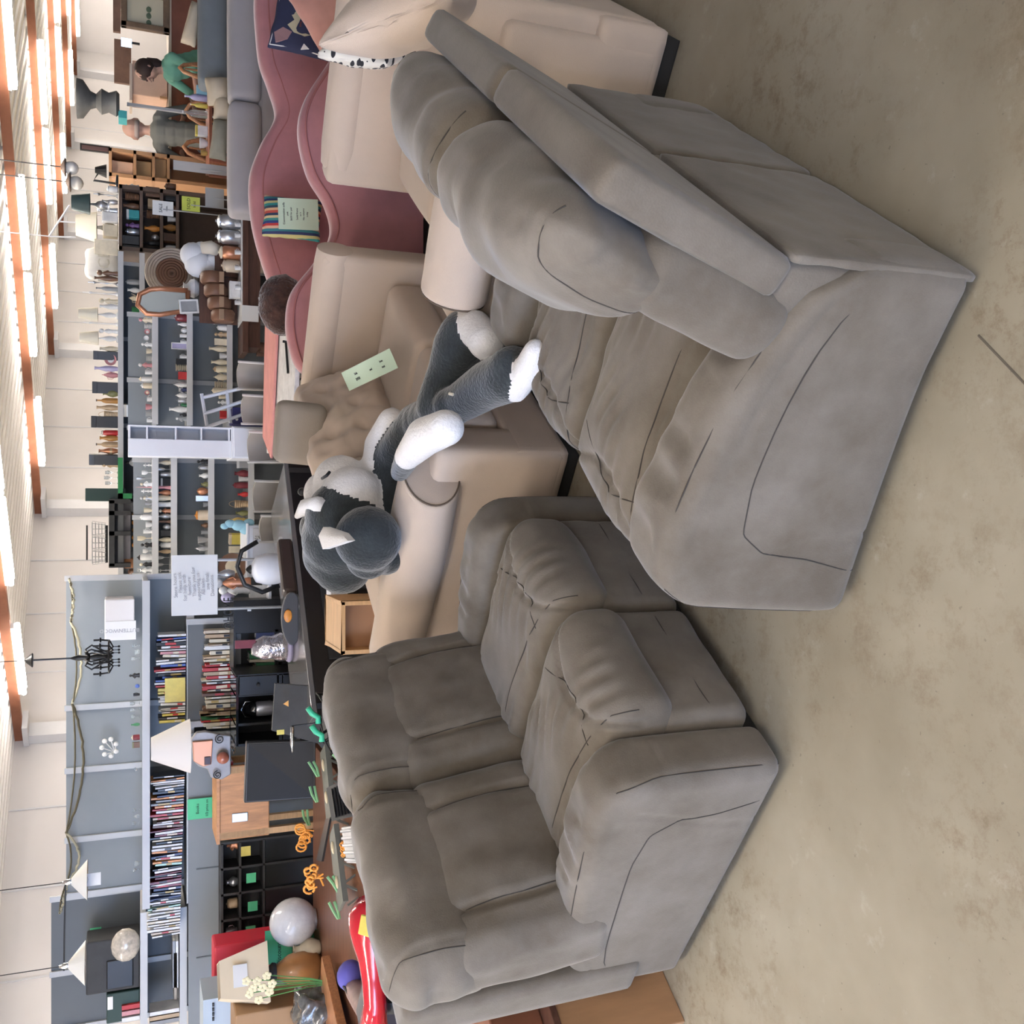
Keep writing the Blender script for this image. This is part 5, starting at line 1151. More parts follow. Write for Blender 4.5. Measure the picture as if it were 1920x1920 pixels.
for k in range(3): MB().lathe([(.030 - k * .004, 0), (.036 - k * .004, .004), (.022 - k * .004, .004), (.022 - k * .004, 0)], n=16, m=M @ Matrix.Translation((.02 + k * .03, -.062, .02 - k * .02)) @ Matrix.Rotation(R(90), 4, 'X')).build('swirl', PAPER, bk, world=True)
pl = MB().ball((0, 0, .06), .075, 16, sc=(1, .8, .9)).build('purple_ball', mat('violet_plush', (.10, .09, .38), .7), smooth=True); pl.location = gz(680, 1825, .62); tag(pl, 'violet-blue soft ball beside the red toy car', 'ball')
lt = thing('leather_bag', 'worn pinkish-grey bag on the wooden table, beside the violet ball', 'bag', gz(690, 1860, .60))
MB().tube([gz(655, 1835, .68), gz(668, 1860, .67), gz(690, 1890, .66), gz(705, 1910, .65)], [.035, .05, .06, .05], 12).build('body', mat('dusty_leather', (.30, .20, .18), .5, var=.3, vs_=12), lt, world=True, smooth=True)
MB().tube([gz(648, 1832, .70), gz(645, 1850, .72), gz(665, 1880, .70)], .008, 6).build('strap', DARK, lt, world=True, smooth=True)
# wooden plank leaning in front
wp = thing('wooden_plank', 'long wedge-shaped wooden board lying on the table at the left edge', 'board', gz(640, 1850, .62))
v = [gz(619, 1790, .63), gz(650, 1920, .63), gz(700, 1990, .63), gz(612, 1930, .63)]
MB().add([w for w in v] + [w + Vector((0, 0, .05)) for w in v], [(3, 2, 1, 0), (4, 5, 6, 7), (0, 1, 5, 4), (1, 2, 6, 5), (2, 3, 7, 6), (3, 0, 4, 7)]).build('board', WOOD, wp, world=True, bev=.004)

# croquet-like grey racks, orange and green clips
OLV = mat('olive_grey_plastic', (.16, .165, .14), .5, var=.15); ORG = mat('orange_cord', (.85, .36, .06), .55); GRN = mat('soft_green_plastic', (.20, .42, .20), .5)
def rack(label, p0, p1, w, z):                     # long truss-edged tray from p0 to p1
    p0, p1 = Vector(p0), Vector(p1); t = thing('slotted_tray', label, 'tray', (p0 + p1) / 2, 0, 'grey slotted trays behind the loveseat'); d = (p1 - p0); L_ = d.length; M = basis(p0, d, Vector((0, 0, 1)).cross(d))
    MB().slab(0, L_, 0, w, 0, .02, m=M).build('deck', OLV, t, world=True, bev=.004)
    mb = MB(); n = int(L_ / .055)
    mb.slab(0, L_, -.008, .004, -.085, -.070, m=M).slab(0, L_, -.008, .004, -.008, .02, m=M)
    mb.build('rail', OLV, t, world=True)
    for k in range(n + 1):
        x = L_ * k / n; MB().box((x, -.002, -.042), (.010, .012, .09), m=M, rot=Euler((0, .5 if k % 2 else -.5, 0))).build('strut', OLV, t, world=True)
    for k in range(2): MB().ball((L_ * (.3 + .45 * k), w * .4, .025), .022, 10, m=M, sc=(1.6, .6, .4)).build('stud', mat('pale_stud', (.75, .62, .40), .5), t, world=True)
    return t
rack('olive-grey slotted tray with truss edges, nearer the television', gz(628, 1530, .66), gz(615, 1395, .66), .16, .66)
rack('olive-grey slotted tray with truss edges, nearer the glass globe', gz(650, 1690, .66), gz(632, 1545, .66), .16, .66)
bl_ = thing('black_strap', 'flat black strap between the two grey slotted trays', 'strap', gz(618, 1585, .68)); v = [gz(614, 1535, .68), gz(622, 1535, .68), gz(607, 1615, .69), gz(597, 1612, .69)]
MB().add([w for w in v] + [w + Vector((0, 0, .012)) for w in v], [(3, 2, 1, 0), (4, 5, 6, 7), (0, 1, 5, 4), (1, 2, 6, 5), (2, 3, 7, 6), (3, 0, 4, 7)]).build('strap', BLACK, bl_, world=True)
def hank(label, px, py, z, s_, seed):
    g = random.Random(seed); c = gz(px, py, z); t = thing('orange_cord_bundle', label, 'cord bundle', c, 0, 'orange cord bundles')
    for k in range(9):
        a0 = g.uniform(0, 6.28); r_ = s_ * g.uniform(.25, .6); tl = g.uniform(-1.5, 1.5); cc_ = c + Vector((s_ * (-.9 + .22 * k), g.uniform(-.01, .01), s_ * g.uniform(-.1, .5)))
        MB().tube([cc_ + Vector((r_ * .7 * math.cos(a), .35 * r_ * math.sin(a) * math.cos(tl), r_ * .8 * math.sin(a) + .03)) for a in [a0 + q * .55 for q in range(12)]], s_ * .10, 6).build('loop', ORG, t, world=True, smooth=True)
    for k in range(4): MB().tube([c + Vector((g.uniform(-1, 1) * s_ * .8, -.01, g.uniform(-.6, .2) * s_)), c + Vector((g.uniform(-1, 1) * s_, .01, g.uniform(.0, 1.1) * s_))], s_ * .08, 6).build('end', ORG, t, world=True)
hank('tangled orange cord bundle on the tray behind the loveseat, nearer the television', 582, 1568, .68, .062, 2)
hank('tangled orange cord bundle nearer the glass globe', 598, 1645, .68, .070, 5)
hank('small orange cord end between the silver panel and the tray', 656, 1590, .62, .035, 7)
for k, (x, y, a) in enumerate(((590, 1440, .5), (588, 1488, .2), (573, 1532, .1), (628, 1655, .6), (628, 1705, .4), (640, 1425, .7))):
    c = gz(x, y, .69); t = thing('green_clip', 'green plastic clip, %s from the television along the grey trays' % nth[k], 'clip', c, 0, 'green plastic clips')
    for s_ in (-1, 1): MB().tube([c + Vector((-.05, 0, -.02 + s_ * .004)), c + Vector((0, -.01, s_ * .012)), c + Vector((.045 * math.cos(a), 0, .045 * math.sin(a) + s_ * .014))], .008, 6).build('jaw', GRN, t, world=True)
lt_ = thing('black_laptop', 'open dark grey laptop-like panel with key rows behind the headrests', 'laptop', gz(640, 1490, .62))
v = [gz(665, 1530, .64), gz(655, 1455, .64), gz(612, 1478, .72), gz(622, 1540, .72)]
MB().add([w for w in v] + [w + Vector((0, .02, -.015)) for w in v], [(0, 1, 2, 3), (7, 6, 5, 4), (0, 4, 5, 1), (1, 5, 6, 2), (2, 6, 7, 3), (3, 7, 4, 0)]).build('panel', DARK, lt_, world=True)
c_ = sum(v, Vector()) / 4
for k in range(6):
    f0 = .12 + .13 * k; a_ = v[0].lerp(v[3], f0).lerp(v[1].lerp(v[2], f0), .1); b_ = v[0].lerp(v[3], f0).lerp(v[1].lerp(v[2], f0), .9); MB().tube([a_ + Vector((0, -.004, .003)), b_ + Vector((0, -.004, .003))], .006, 5).build('key_row', BLACK, lt_, world=True)
sp_ = thing('silver_ribbed_board', 'silver ribbed plastic panel behind the gap between the headrests', 'panel', gz(660, 1580, .60))
v = [gz(690, 1620, .60), gz(685, 1545, .60), gz(640, 1552, .66), gz(650, 1618, .66)]
SILV = mat('silver_plastic', (.50, .51, .53), .35, metal=.4)
MB().add([w for w in v] + [w + Vector((0, .02, -.02)) for w in v], [(0, 1, 2, 3), (7, 6, 5, 4), (0, 4, 5, 1), (1, 5, 6, 2), (2, 6, 7, 3), (3, 7, 4, 0)]).build('panel', SILV, sp_, world=True)
for k in range(5):
    f0 = .1 + .2 * k; MB().tube([v[0].lerp(v[1], f0) + Vector((0, -.004, .004)), v[3].lerp(v[2], f0) + Vector((0, -.004, .004))], .008, 6).build('rib', SILV, sp_, world=True)
# black tangle of tools by the cabinet
bt = thing('tool_stand', 'black tool stand with dangling cables and green grips behind the far headrest', 'stand', (gz(640, 1350, .3).x, gz(640, 1350, .3).y, 0)); g_ = random.Random(12)
for k in range(9):
    x, y = g_.uniform(590, 660), g_.uniform(1300, 1410); a_ = at(x, y, 4.9); MB().tube([a_, a_ + Vector((g_.uniform(-.12, .12), .05, g_.uniform(-.1, .12))), a_ + Vector((g_.uniform(-.1, .1), .08, -.2))], .008, 6).build('cable', BLACK, bt, world=True, smooth=True)
MB().box((at(640, 1350, 5.0).x, 5.05, .38), (.26, .18, .76)).build('body', BLACK, bt, world=True, bev=.02)
for x, y in ((585, 1338), (592, 1372)): a_ = at(x, y, 4.85); MB().tube([a_ + Vector((.03, 0, .02)), a_, a_ + Vector((-.02, 0, -.03)), a_ + Vector((-.05, 0, -.03))], .014, 8).build('grip', mat('green_grip', (.05, .50, .28), .4), bt, world=True, smooth=True)
a_ = at(548, 1385, 5.1); pn_ = MB().tube([a_ + Vector((.06, 0, 0)), a_ + Vector((-.03, 0, 0)), a_ + Vector((-.07, 0, 0))], [.010, .010, .003], 10).build('silver_marker', CHROME, world=True, smooth=True, loc=a_); tag(pn_, 'short silver marker pen in front of the black television', 'pen')
MB().tube([a_ + Vector((.06, .02, -.0)), a_ + Vector((.08, .02, -.4)), Vector((a_.x + .08, 5.1, .0))], .004, 5).build('stick', DARK, bt, world=True)
px_card('price_tag', 'small yellow tag hanging by the black cabinet', 'tag', 519, 533, 1377, 1368, 5.5, pm('yellow'))

# open wooden drawer box and white box beside the beige sofa
wd = thing('open_drawer_box', 'pale wooden open drawer standing on end behind the loveseat', 'drawer', (gz(700, 1180, .35).x, gz(700, 1180, .35).y, 0))
v0 = [(640, 1128), (622, 1232), (720, 1260), (720, 1120)]; Y_ = 4.55
a_, b_ = at(640, 1228, Y_), at(640, 1128, Y_)
MB().slab(a_.x, a_.x + .02, Y_, Y_ + .40, .05, b_.z).slab(b_.x - .02, b_.x, Y_, Y_ + .40, .05, b_.z).slab(a_.x, b_.x, Y_, Y_ + .40, b_.z - .02, b_.z).slab(a_.x, b_.x, Y_, Y_ + .4, .05, .07).build('frame', PINE, wd, world=True, bev=.003)
MB().slab(a_.x + .02, b_.x - .02, Y_ + .10, Y_ + .115, .07, b_.z - .02).build('bottom_board', mat('brown_ply', (.38, .20, .10), .6), wd, world=True)
MB().slab(a_.x, b_.x, Y_ + .05, Y_ + .35, 0, .05).build('foot', DARK, wd, world=True)
ww = thing('white_box', 'small white box on the black table behind the plush dog', 'box', at(650, 1117, 5.0)); slab_px('body', WHITE, ww, 620, 652, 1130, 1104, 5.0, .12, bev=.004)
MB().slab(ww.location.x - .03, ww.location.x + .03, 5.02, 5.1, 0, at(652, 1117, 5.0).z).build('stand', BLACK, ww, world=True)
# things on the long table top
TZ = .75
bp2 = gz(560, 1160, TZ)
tr = thing('oval_tray', 'dark grey oval tray standing on edge with an orange handle hole', 'tray', bp2)
q = [(548 - 20 * math.cos(a), 1160 - 50 * math.sin(a)) for a in [k * math.pi / 12 for k in range(25)]]
v = [at(max(527, min(560, x)), y, bp2.y - .05) for x, y in q[:-1]]; n_ = len(v)
MB().add(v + [w + Vector((0, .04, .0)) for w in v], [tuple(range(n_)), tuple(range(n_, 2 * n_))[::-1]] + [(i, (i + 1) % n_, n_ + (i + 1) % n_, n_ + i) for i in range(n_)]).build('plate', mat('slate_grey', (.06, .06, .065), .5), tr, world=True, bev=.006)
c_ = at(540, 1155, bp2.y - .056); MB().ball(c_, .03, 14, sc=(1.3, .25, .8)).build('handle_hole', mat('goods_orange', PAL['orange']), tr, world=True, smooth=True)
sb = thing('sound_bar', 'dark brown bar-shaped case lying on the grey table top', 'case', gz(552, 1060, TZ)); a_, b_ = gz(560, 1108, TZ), gz(548, 1008, TZ)  # the black table top's grey is a painted reflection
d_ = (b_ - a_); M = basis(a_, d_, Vector((0, 0, 1)).cross(d_)); MB().slab(0, d_.length, 0, .08, 0, .09, m=M).build('body', mat('dark_cocoa', (.05, .035, .03), .4), sb, world=True, bev=.02)
kt = thing('white_kettle', 'round white electric kettle with a black arched handle', 'kettle', gz(545, 1078, TZ + .0) + Vector((.02, .35, 0)))
MB().lathe([(.085, 0), (.10, .03), (.105, .10), (.085, .17), (.03, .20)], n=24).build('body', WHITE, kt, smooth=50); MB().lathe([(.03, .2), (.028, .21), (.01, .23), (0, .235)], n=12).build('lid_knob', BLACK, kt, smooth=50)
MB().tube([(-.11, 0, .02), (-.15, 0, .13), (-.10, 0, .24), (.02, 0, .29), (.12, 0, .26), (.18, 0, .16)], .016, 8).build('handle', BLACK, kt, smooth=True)
tj = thing('ornament_jar', 'shiny red and silver wrapped ornament on the grey table', 'ornament', gz(546, 1212, TZ))  # the black table's grey is a painted reflection
SHN = mat('crumpled_foil', (.60, .52, .56), .15, metal=.8, bump=1.0, bs=30, var=.5, vs_=10, col2=(.9, .88, .92))
MB().lathe([(.06, 0), (.085, .03), (.09, .07), (.07, .12), (.075, .17), (.05, .22), (.04, .24)], n=18).build('wrapped_body', SHN, tj, smooth=True); MB().lathe([(.09, -.0), (.098, .015), (.09, .03)], n=18).build('base_ring', mat('goods_lavender', PAL['lavender']), tj, smooth=True)
MB().box((.03, -.02, .28), (.05, .02, .12)).build('red_frill', mat('goods_maroon', PAL['maroon']), tj)
# dresser
dr = thing('white_dresser', 'small white dresser with two star-shaped knobs', 'dresser', (at(480, 1033, 7.3).x, 7.5, 0))
a_, b_ = at(505, 1082, 7.3), at(505, 985, 7.3); zt_ = at(466, 1030, 7.3).z
MB().slab(a_.x, b_.x, 7.3, 7.7, .05, zt_).build('body', WHITE, dr, world=True, bev=.006); MB().slab(a_.x - .015, b_.x + .015, 7.28, 7.72, zt_, zt_ + .015).build('top', WHITE, dr, world=True, bev=.004)
MB().slab(a_.x + .02, b_.x - .02, 7.288, 7.3, zt_ - .2, zt_ - .03).build('drawer', mat('off_white_front', (.62, .62, .63), .5), dr, world=True, bev=.004)
for y in (1009, 1057):
    q = at(482, y, 7.28)
    pts = [(q.x + (.022 if k % 2 else .010) * math.cos(k * .628), q.z + (.022 if k % 2 else .010) * math.sin(k * .628)) for k in range(10)]; MB().prism([(x, z) for x, z in pts], 0, .015, m=Matrix(((1, 0, 0, 0), (0, 0, -1, 7.288), (0, 1, 0, 0), (0, 0, 0, 1)))).build('star_knob', CHROME, dr, world=True)
DTZ = zt_ + .016
cl = thing('cloud_cushion', 'pale blue cloud-shaped toy cushion above the dresser', 'toy', Vector((at(465, 985, 7.35).x, 7.4, at(466, 985, 7.35).z)))
cm_ = MB(); c_ = at(448, 985, 7.35)
for dx, dz, r_ in ((-.05, -.05, .05), (0, .0, .055), (.02, .06, .04), (.03, -.07, .04), (-.01, .1, .03)): cm_.ball(c_ + Vector((dx * .6, 0, dz)), r_, 12, sc=(.75, .5, 1))
cm_.build('body', mat('goods_skyblue', PAL['skyblue']), cl, world=True, smooth=True)
shelf_row('the shelf behind the dresser', 'the cloud', 455, 7.9, [('candle', 'white', 1012, 6, 24), ('box', 'yellow', 1010, 22, 26, 'beige'), ('candle', 'white', 1027, 6, 26), ('box', 'cream', 1030, 14, 26), ('vase', 'gold', 975, 12, 24)], 'goods behind the white dresser')
st = goods('clock', at(463, 1062, 7.4), .20, .20, 'brown', 'brown square plaque with a round white dial on the dresser')
for k, (kd, c, x, y, w, h_, c2, lab) in enumerate((('figure', 'copper', 470, 1092, 22, 70, 'white', 'tall copper and white doll figurine beside the handwritten board'), ('figure', 'white', 468, 1106, 18, 56, 'white', 'white porcelain figurine next to the copper doll'), ('vase', 'silver', 440, 1076, 18, 36, None, 'silver crumpled vase next to the handwritten board'),
        ('box', 'white', 498, 1112, 30, 30, 'white', 'white appliance box with a round dial, beside the black bookcase'), ('box', 'white', 498, 1135, 24, 26, 'cream', 'second white box touching the black bookcase'), ('ball', 'lavender', 440, 1120, 20, 26, None, 'pale lavender round bag above the white boxes'))):
    q = at(x, y, 7.0 + .02 * k); s = mpp(x, 7.0); goods(kd, q, h_ * s, w * s, c, lab, c2=c2)
wt_ = table('white_side_table', 'narrow white side table carrying dolls and white boxes', [(at(500, 1150, 6.9).x, 6.9, 0), (at(500, 1080, 6.9).x, 6.9, 0), (at(500, 1080, 6.9).x, 7.25, 0), (at(500, 1150, 6.9).x, 7.25, 0)], at(500, 1110, 7.0).z, .02, WHITE, WHITE)
# white conical lamp and the clock on the book shelf end
wl_p = at(436, 1398, 6.6); s = mpp(400, 6.6)
wl = thing('table_lamp', 'table lamp with a big white cone shade in front of the books', 'lamp', Vector((at(360, 1398, 6.9).x, 6.9, at(440, 1398, 6.9).z)))
z0_, z1_ = at(356, 1398, 6.9).z - wl.location.z, at(283, 1398, 6.9).z - wl.location.z
r0_, r1_ = 50 * mpp(356, 6.9), 21 * mpp(283, 6.9)
MB().lathe([(r0_, z0_), (r1_, z1_), (r1_ - .005, z1_), (r0_ - .006, z0_)], n=36).build('lamp_shade', mat('white_shade', (.80, .76, .72), .8), wl, smooth=40)
MB().lathe([(.07, 0), (.08, .01), (.03, .03), (.02, .10), (.035, .16), (.012, .22), (.01, z1_ - .03)], n=18).build('base', CHROME, wl, smooth=50)
ck = thing('elephant_clock', 'copper and grey metal mantel clock with scrolls and a red ball', 'clock', Vector((at(432, 1410, 6.7).x, 6.7, at(440, 1410, 6.7).z)))
s = mpp(400, 6.7)
def ckp(x, y, d=0.0): return at(x, y, 6.7 + d)
MB().prism([(ckp(x, y).x, ckp(x, y).z) for x, y in ((432, 1378), (432, 1450), (415, 1460), (395, 1456), (388, 1440), (372, 1435), (362, 1425), (358, 1385), (368, 1372), (385, 1370), (410, 1375))], 0, .05, m=Matrix(((1, 0, 0, 0), (0, 0, -1, 6.72), (0, 1, 0, 0), (0, 0, 0, 1)))).build('body', mat('grey_pewter', (.34, .32, .31), .45, metal=.3, var=.2), ck, world=True, bev=.006)
MB().prism([(ckp(x, y).x, ckp(x, y).z) for x, y in ((398, 1385), (395, 1430), (380, 1434), (362, 1424), (360, 1388))], 0, .02, m=Matrix(((1, 0, 0, 0), (0, 0, -1, 6.668), (0, 1, 0, 0), (0, 0, 0, 1)))).build('copper_plate', mat('goods_copper', (.5, .3, .2)), ck, world=True, bev=.004)
MB().ball(ckp(418, 1421, -.07), .040, 18).build('red_ball', mat('copper_red_ball', (.42, .13, .08), .2, coat=.6), ck, world=True, smooth=True)
MB().slab(ckp(388, 1430).x, ckp(388, 1415).x, 6.64, 6.65, ckp(394, 1420).z, ckp(382, 1420).z).build('dial', mat('dark_plum', (.08, .05, .06), .4), ck, world=True, bev=.004)
for (cx, cy, r_) in ((412, 1386, 9), (408, 1453, 8)):
    c_ = ckp(cx, cy, -.06); MB().tube([c_ + Vector((math.cos(a), 0, math.sin(a))) * (r_ * s * (1 - a / 14)) for a in [k * .5 for k in range(22)]], .004, 6).build('scroll', DARK, ck, world=True, smooth=True)
gr = shelf_row('the clock shelf', 'the white shade', 446, 6.85, [('candle', 'clear', 1372, 10, 22), ('glass', 'clear', 1384, 12, 20), ('vase', 'brown', 1380, 10, 18), ('bowl', 'silver', 1442, 16, 16), ('glass', 'clear', 1456, 12, 20)], 'glassware under the copper clock')
for k, (c, y, x) in enumerate((('teal', 1466, 418), ('red', 1470, 431))):
    q = at(x + 6, y, 6.75); book(Vector((q.x, 6.75, q.z)), .045, .30, .2, c, '%s flat box lying at the end of the clock shelf' % c, 'flat boxes beside the clock', lie=True)
# low wooden chest behind the loveseat
def lowchest():
    z = .46; u = -.05
    t = thing('wooden_chest', 'orange-brown veneer chest with a dark top standing behind the left loveseat', 'chest', row(-.2, 1.6, 0))
    M = Matrix(((DX, -DY, 0, OX), (DY, DX, 0, OY), (0, 0, 1, 0), (0, 0, 0, 1)))
    VEN = mat('tan_veneer', (.40, .22, .11), .5, var=.15, vs_=2.5, stretch=(8, 1, 1)); VD = mat('red_brown_veneer', (.22, .085, .045), .45, var=.2, vs_=3)
    MB().slab(-.10, .55, 1.13, 2.4, .0, .42, m=M).build('body', VEN, t, world=True, bev=.004)
    MB().slab(-.12, .57, 1.12, 2.42, .42, .445, m=M).build('top', DWOOD, t, world=True, bev=.003)
    MB().slab(-.02, .5, 1.2, 2.3, .445, .62, m=M).build('upper_box', VD, t, world=True, bev=.006)
    MB().slab(-.104, -.10, 1.50, 1.56, .30, .32, m=M).build('sticker', mat('goods_silver', (.5, .5, .5)), t, world=True)
lowchest()
# ---------------------------------------------------------------- middle distance: chairs, cloth table, dark table
FRW = mat('off_white_chair_frame', (.60, .58, .55), .5)
TAU = mat('taupe_leatherette', (.27, .245, .22), .6, var=.06, vs_=5)
def dining_chair(label, px, py0, py1, xb, Y, rz):
    """px top row, py0 left column, py1 right column, xb bottom row of the visible pad"""
    a, b = at(px, py0, Y), at(px, py1, Y); w = b.x - a.x; zt = a.z; zb = at(xb, py0, Y).z; c = (a + b) / 2
    t = thing('dining_chair', label, 'chair', (c.x, Y, 0), rz, 'taupe dining chairs along the cloth-covered table')
    n = 9; v = []; f = []
    for th in (0, .035):
        for j in range(2):
            for i in range(n + 1):
                s_ = i / n * 2 - 1; v.append((s_ * w / 2, -.05 * s_ * s_ + th + .02 * (1 - j), (zb if j == 0 else zt) + (-.012 * s_ * s_ if j else 0)))
    q = lambda th, j, i: th * 2 * (n + 1) + j * (n + 1) + i
    for i in range(n):
        f += [(q(0, 0, i), q(0, 0, i + 1), q(0, 1, i + 1), q(0, 1, i)), (q(1, 0, i + 1), q(1, 0, i), q(1, 1, i), q(1, 1, i + 1)), (q(0, 1, i), q(0, 1, i + 1), q(1, 1, i + 1), q(1, 1, i)), (q(0, 0, i + 1), q(0, 0, i), q(1, 0, i), q(1, 0, i + 1))]
    f += [(q(0, 0, 0), q(0, 1, 0), q(1, 1, 0), q(1, 0, 0)), (q(0, 1, n), q(0, 0, n), q(1, 0, n), q(1, 1, n))]
    MB().add(v, f).build('backrest', TAU, t, bev=.006, smooth=40)
    for sx in (-1, 1): MB().tube([(sx * w / 2, -.05, .45), (sx * (w / 2 + .008), -.045, zt)], .010, 6).build('back_post', FRW, t)
    MB().slab(-w / 2, w / 2, -.44, 0, .42, .48).build('seat', TAU, t, bev=.015)
    for sx in (-1, 1):
        for y in (-.42, -.03): MB().slab(sx * w * .45 - .015, sx * w * .45 + .015, y - .015, y + .015, 0, .42).build('leg', FRW, t)
for k, (x0, x1, y0, y1, Y, l_) in enumerate(((444, 500, 725, 676, 7.62, 'at the wooden stool end'), (452, 505, 790, 738, 7.56, 'in front of the white folding rack'), (464, 520, 862, 806, 7.5, 'in front of the white cabinet'), (474, 528, 955, 897, 7.5, 'below the vase shelves'), (486, 540, 1012, 962, 7.22, 'beside the white dresser'))):
    dining_chair('taupe dining chair with a curved back, %s' % l_, x0, y0, y1, x1, Y, R(-24))
MARB = mat('white_scribbled_oilcloth', (.78, .76, .73), .5, var=.35, vs_=18, col2=(.82, .80, .78))
T1, T2, T3, T4 = gz(545, 855, .75), gz(556, 640, .75), gz(500, 590, .75), gz(500, 850, .75)
ct = table('cloth_table', 'table with a white oilcloth and a folded pink cloth, beside the taupe chairs', [T1, T2, T3, T4], .75, .03, MARB, DWOOD)
q = [gz(512, 860, .756), gz(524, 600, .756), gz(502, 590, .756), gz(497, 820, .756)]
pkc = thing('pink_cloth', 'folded salmon pink cloth lying along the oilcloth table', 'cloth', sum(q, Vector()) / 4)
MB().prism([(w.x, w.y) for w in q], .756, .775).build('cloth', mat('salmon_cotton', (.62, .27, .24), .9, var=.12, vs_=8), pkc, world=True, bev=.006)
BKP = [at(545, 700, 6.3), at(575, 640, 6.2), at(600, 690, 6.0)]
fb = thing('metal_bracket', 'thin black folded metal rods leaning between the oilcloth table and the rose sofa', 'rods', (BKP[0].x, 6.3, 0))
MB().tube([at(530, 640, 6.35), (at(530, 640, 6.35).x - .1, 6.35, 0)], .008, 6).tube([at(540, 700, 6.3), at(536, 640, 6.35)], .008, 6).tube([at(546, 710, 6.3), (at(546, 710, 6.3).x, 6.3, 0)], .008, 6).build('rod', BLACK, fb, world=True)
# white folding rack with blue box
fr_ = thing('folding_rack', 'white folding wooden rack leaning between the chairs and the cubby tower', 'rack', (at(440, 770, 7.95).x, 8.0, 0))
def bar(pts, r_=.014, nm='bar', m=WHITE, p=fr_): MB().tube(pts, r_, 6).build(nm, m, p, world=True)
for y0, y1 in ((739, 724), (770, 748), (797, 772)): bar([at(382, y0 + 6, 8.0), at(470, y1, 7.9)])
bar([at(378, 738, 8.0), at(388, 799, 8.0)]); bar([at(425, 732, 7.95), at(432, 793, 7.95)]); bar([at(470, 724, 7.9), (at(470, 724, 7.9).x, 7.9, 0)], .012, 'leg'); bar([at(470, 772, 7.9), (at(470, 772, 7.9).x, 7.9, 0)], .012, 'leg')
nb = thing('navy_box', 'navy blue box with a small white mark beside the white cabinet', 'box', (at(480, 780, 7.9).x, 8.0, 0))
MB().slab(at(480, 795, 7.95).x, at(480, 765, 7.95).x, 7.95, 8.2, .5, at(436, 780, 7.95).z).build('body', mat('navy_card', (.03, .03, .14), .6), nb, world=True, bev=.005); MB().slab(nb.location.x - .1, nb.location.x + .1, 7.97, 8.18, 0, .5).build('stand', DARK, nb, world=True)
MB().ball(at(444, 786, 7.945), .012, 8).build('white_mark', PAPER, nb, world=True)
# dark table with white cloth runner
D1, D2 = at(458, 660, 8.6), at(452, 380, 8.6); DZ = (D1.z + D2.z) / 2
dt = thing('dark_wood_table', 'long dark brown wooden table covered with kitchen goods', 'table', ((D1.x + D2.x) / 2, 8.9, 0))
MB().slab(D1.x, D2.x, 8.6, 8.98, DZ - .05, DZ).build('tabletop', DWOOD, dt, world=True, bev=.004); MB().slab(D1.x + .05, D2.x - .05, 8.64, 8.95, DZ - .15, DZ - .05).build('apron', DWOOD, dt, world=True)
for x in (D1.x + .06, D2.x - .06):
    for y in (8.68, 8.90): MB().lathe([(.03, 0), (.025, .1), (.05, .3), (.045, DZ - .15)], (x, y, 0), 10).build('leg', DWOOD, dt, world=True, smooth=40)
rn = thing('table_runner', 'white cloth runner along the dark wooden table, hanging over its near end', 'cloth', (at(450, 520, 8.8).x, 8.8, DZ))
a_, b_ = at(450, 605, 8.7), at(450, 395, 8.7); MB().slab(a_.x, b_.x, 8.62, 8.95, DZ, DZ + .006).slab(a_.x - .004, a_.x + .13, 8.59, 8.602, DZ - .13, DZ + .006).build('cloth', PAPER, rn, world=True)
KZ = DZ + .008
def on_dark(kind, c, px, py, w, h_, label, Y=8.75, c2=None, name=None): 
    q = at(px, py, Y); s = mpp(px, Y); return goods(kind, Vector((q.x, Y, KZ)), h_ * s, w * s, c, label, c2=c2, name=name)
for k, y in enumerate((422, 442, 474, 503, 540, 568)): on_dark('cup', 'white', 452, y, 11, 11, 'small white mug, %s along the runner from the grey sofa' % nth[k], 8.66)
on_dark('jar', 'silver', 445, 418, 27, 44, 'large silver canister with a lid nearest the grey sofa'); on_dark('jar', 'silver', 445, 446, 27, 44, 'large silver canister beside the copper jar')
on_dark('jar', 'copper', 445, 476, 26, 40, 'pinkish copper jar with a lid beside the silver canisters', c2='cream'); on_dark('jar', 'beige', 445, 500, 24, 34, 'beige enamel jar between the copper jar and the bottle rack')
on_dark('box', 'white', 450, 545, 30, 20, 'flat white box on the runner below the bottle rack', 8.72)
# brown bottle rack
br = thing('bottle_rack', 'carved brown wooden bottle rack standing on edge on the dark table', 'rack', Vector((at(430, 555, 8.86).x, 8.86, KZ)))
a_, b_ = at(432, 605, 8.86), at(375, 508, 8.86)
for k in range(4):
    f0 = k / 4; x = a_.x + (b_.x - a_.x) * (f0 + .12); MB().lathe([(.085, -.05), (.10, -.03), (.10, .03), (.085, .05)], n=16, m=Matrix.Translation((x, 8.86, (KZ + b_.z) / 2 - .03 + .03 * k)) @ Matrix.Rotation(R(90), 4, 'Y') ).build('drum', mat('tan_carved_wood', (.20, .10, .06), .5, var=.2), br, world=True, smooth=40)
    MB().slab(x - .05, x + .04, 8.74, 8.76, (KZ + b_.z) / 2 - .03, (KZ + b_.z) / 2 + .01).build('grip', mat('worn_grip', (.34, .22, .14), .5), br, world=True, bev=.004)
MB().slab(a_.x, b_.x, 8.95, 8.97, KZ, b_.z).build('back_board', DWOOD, br, world=True)
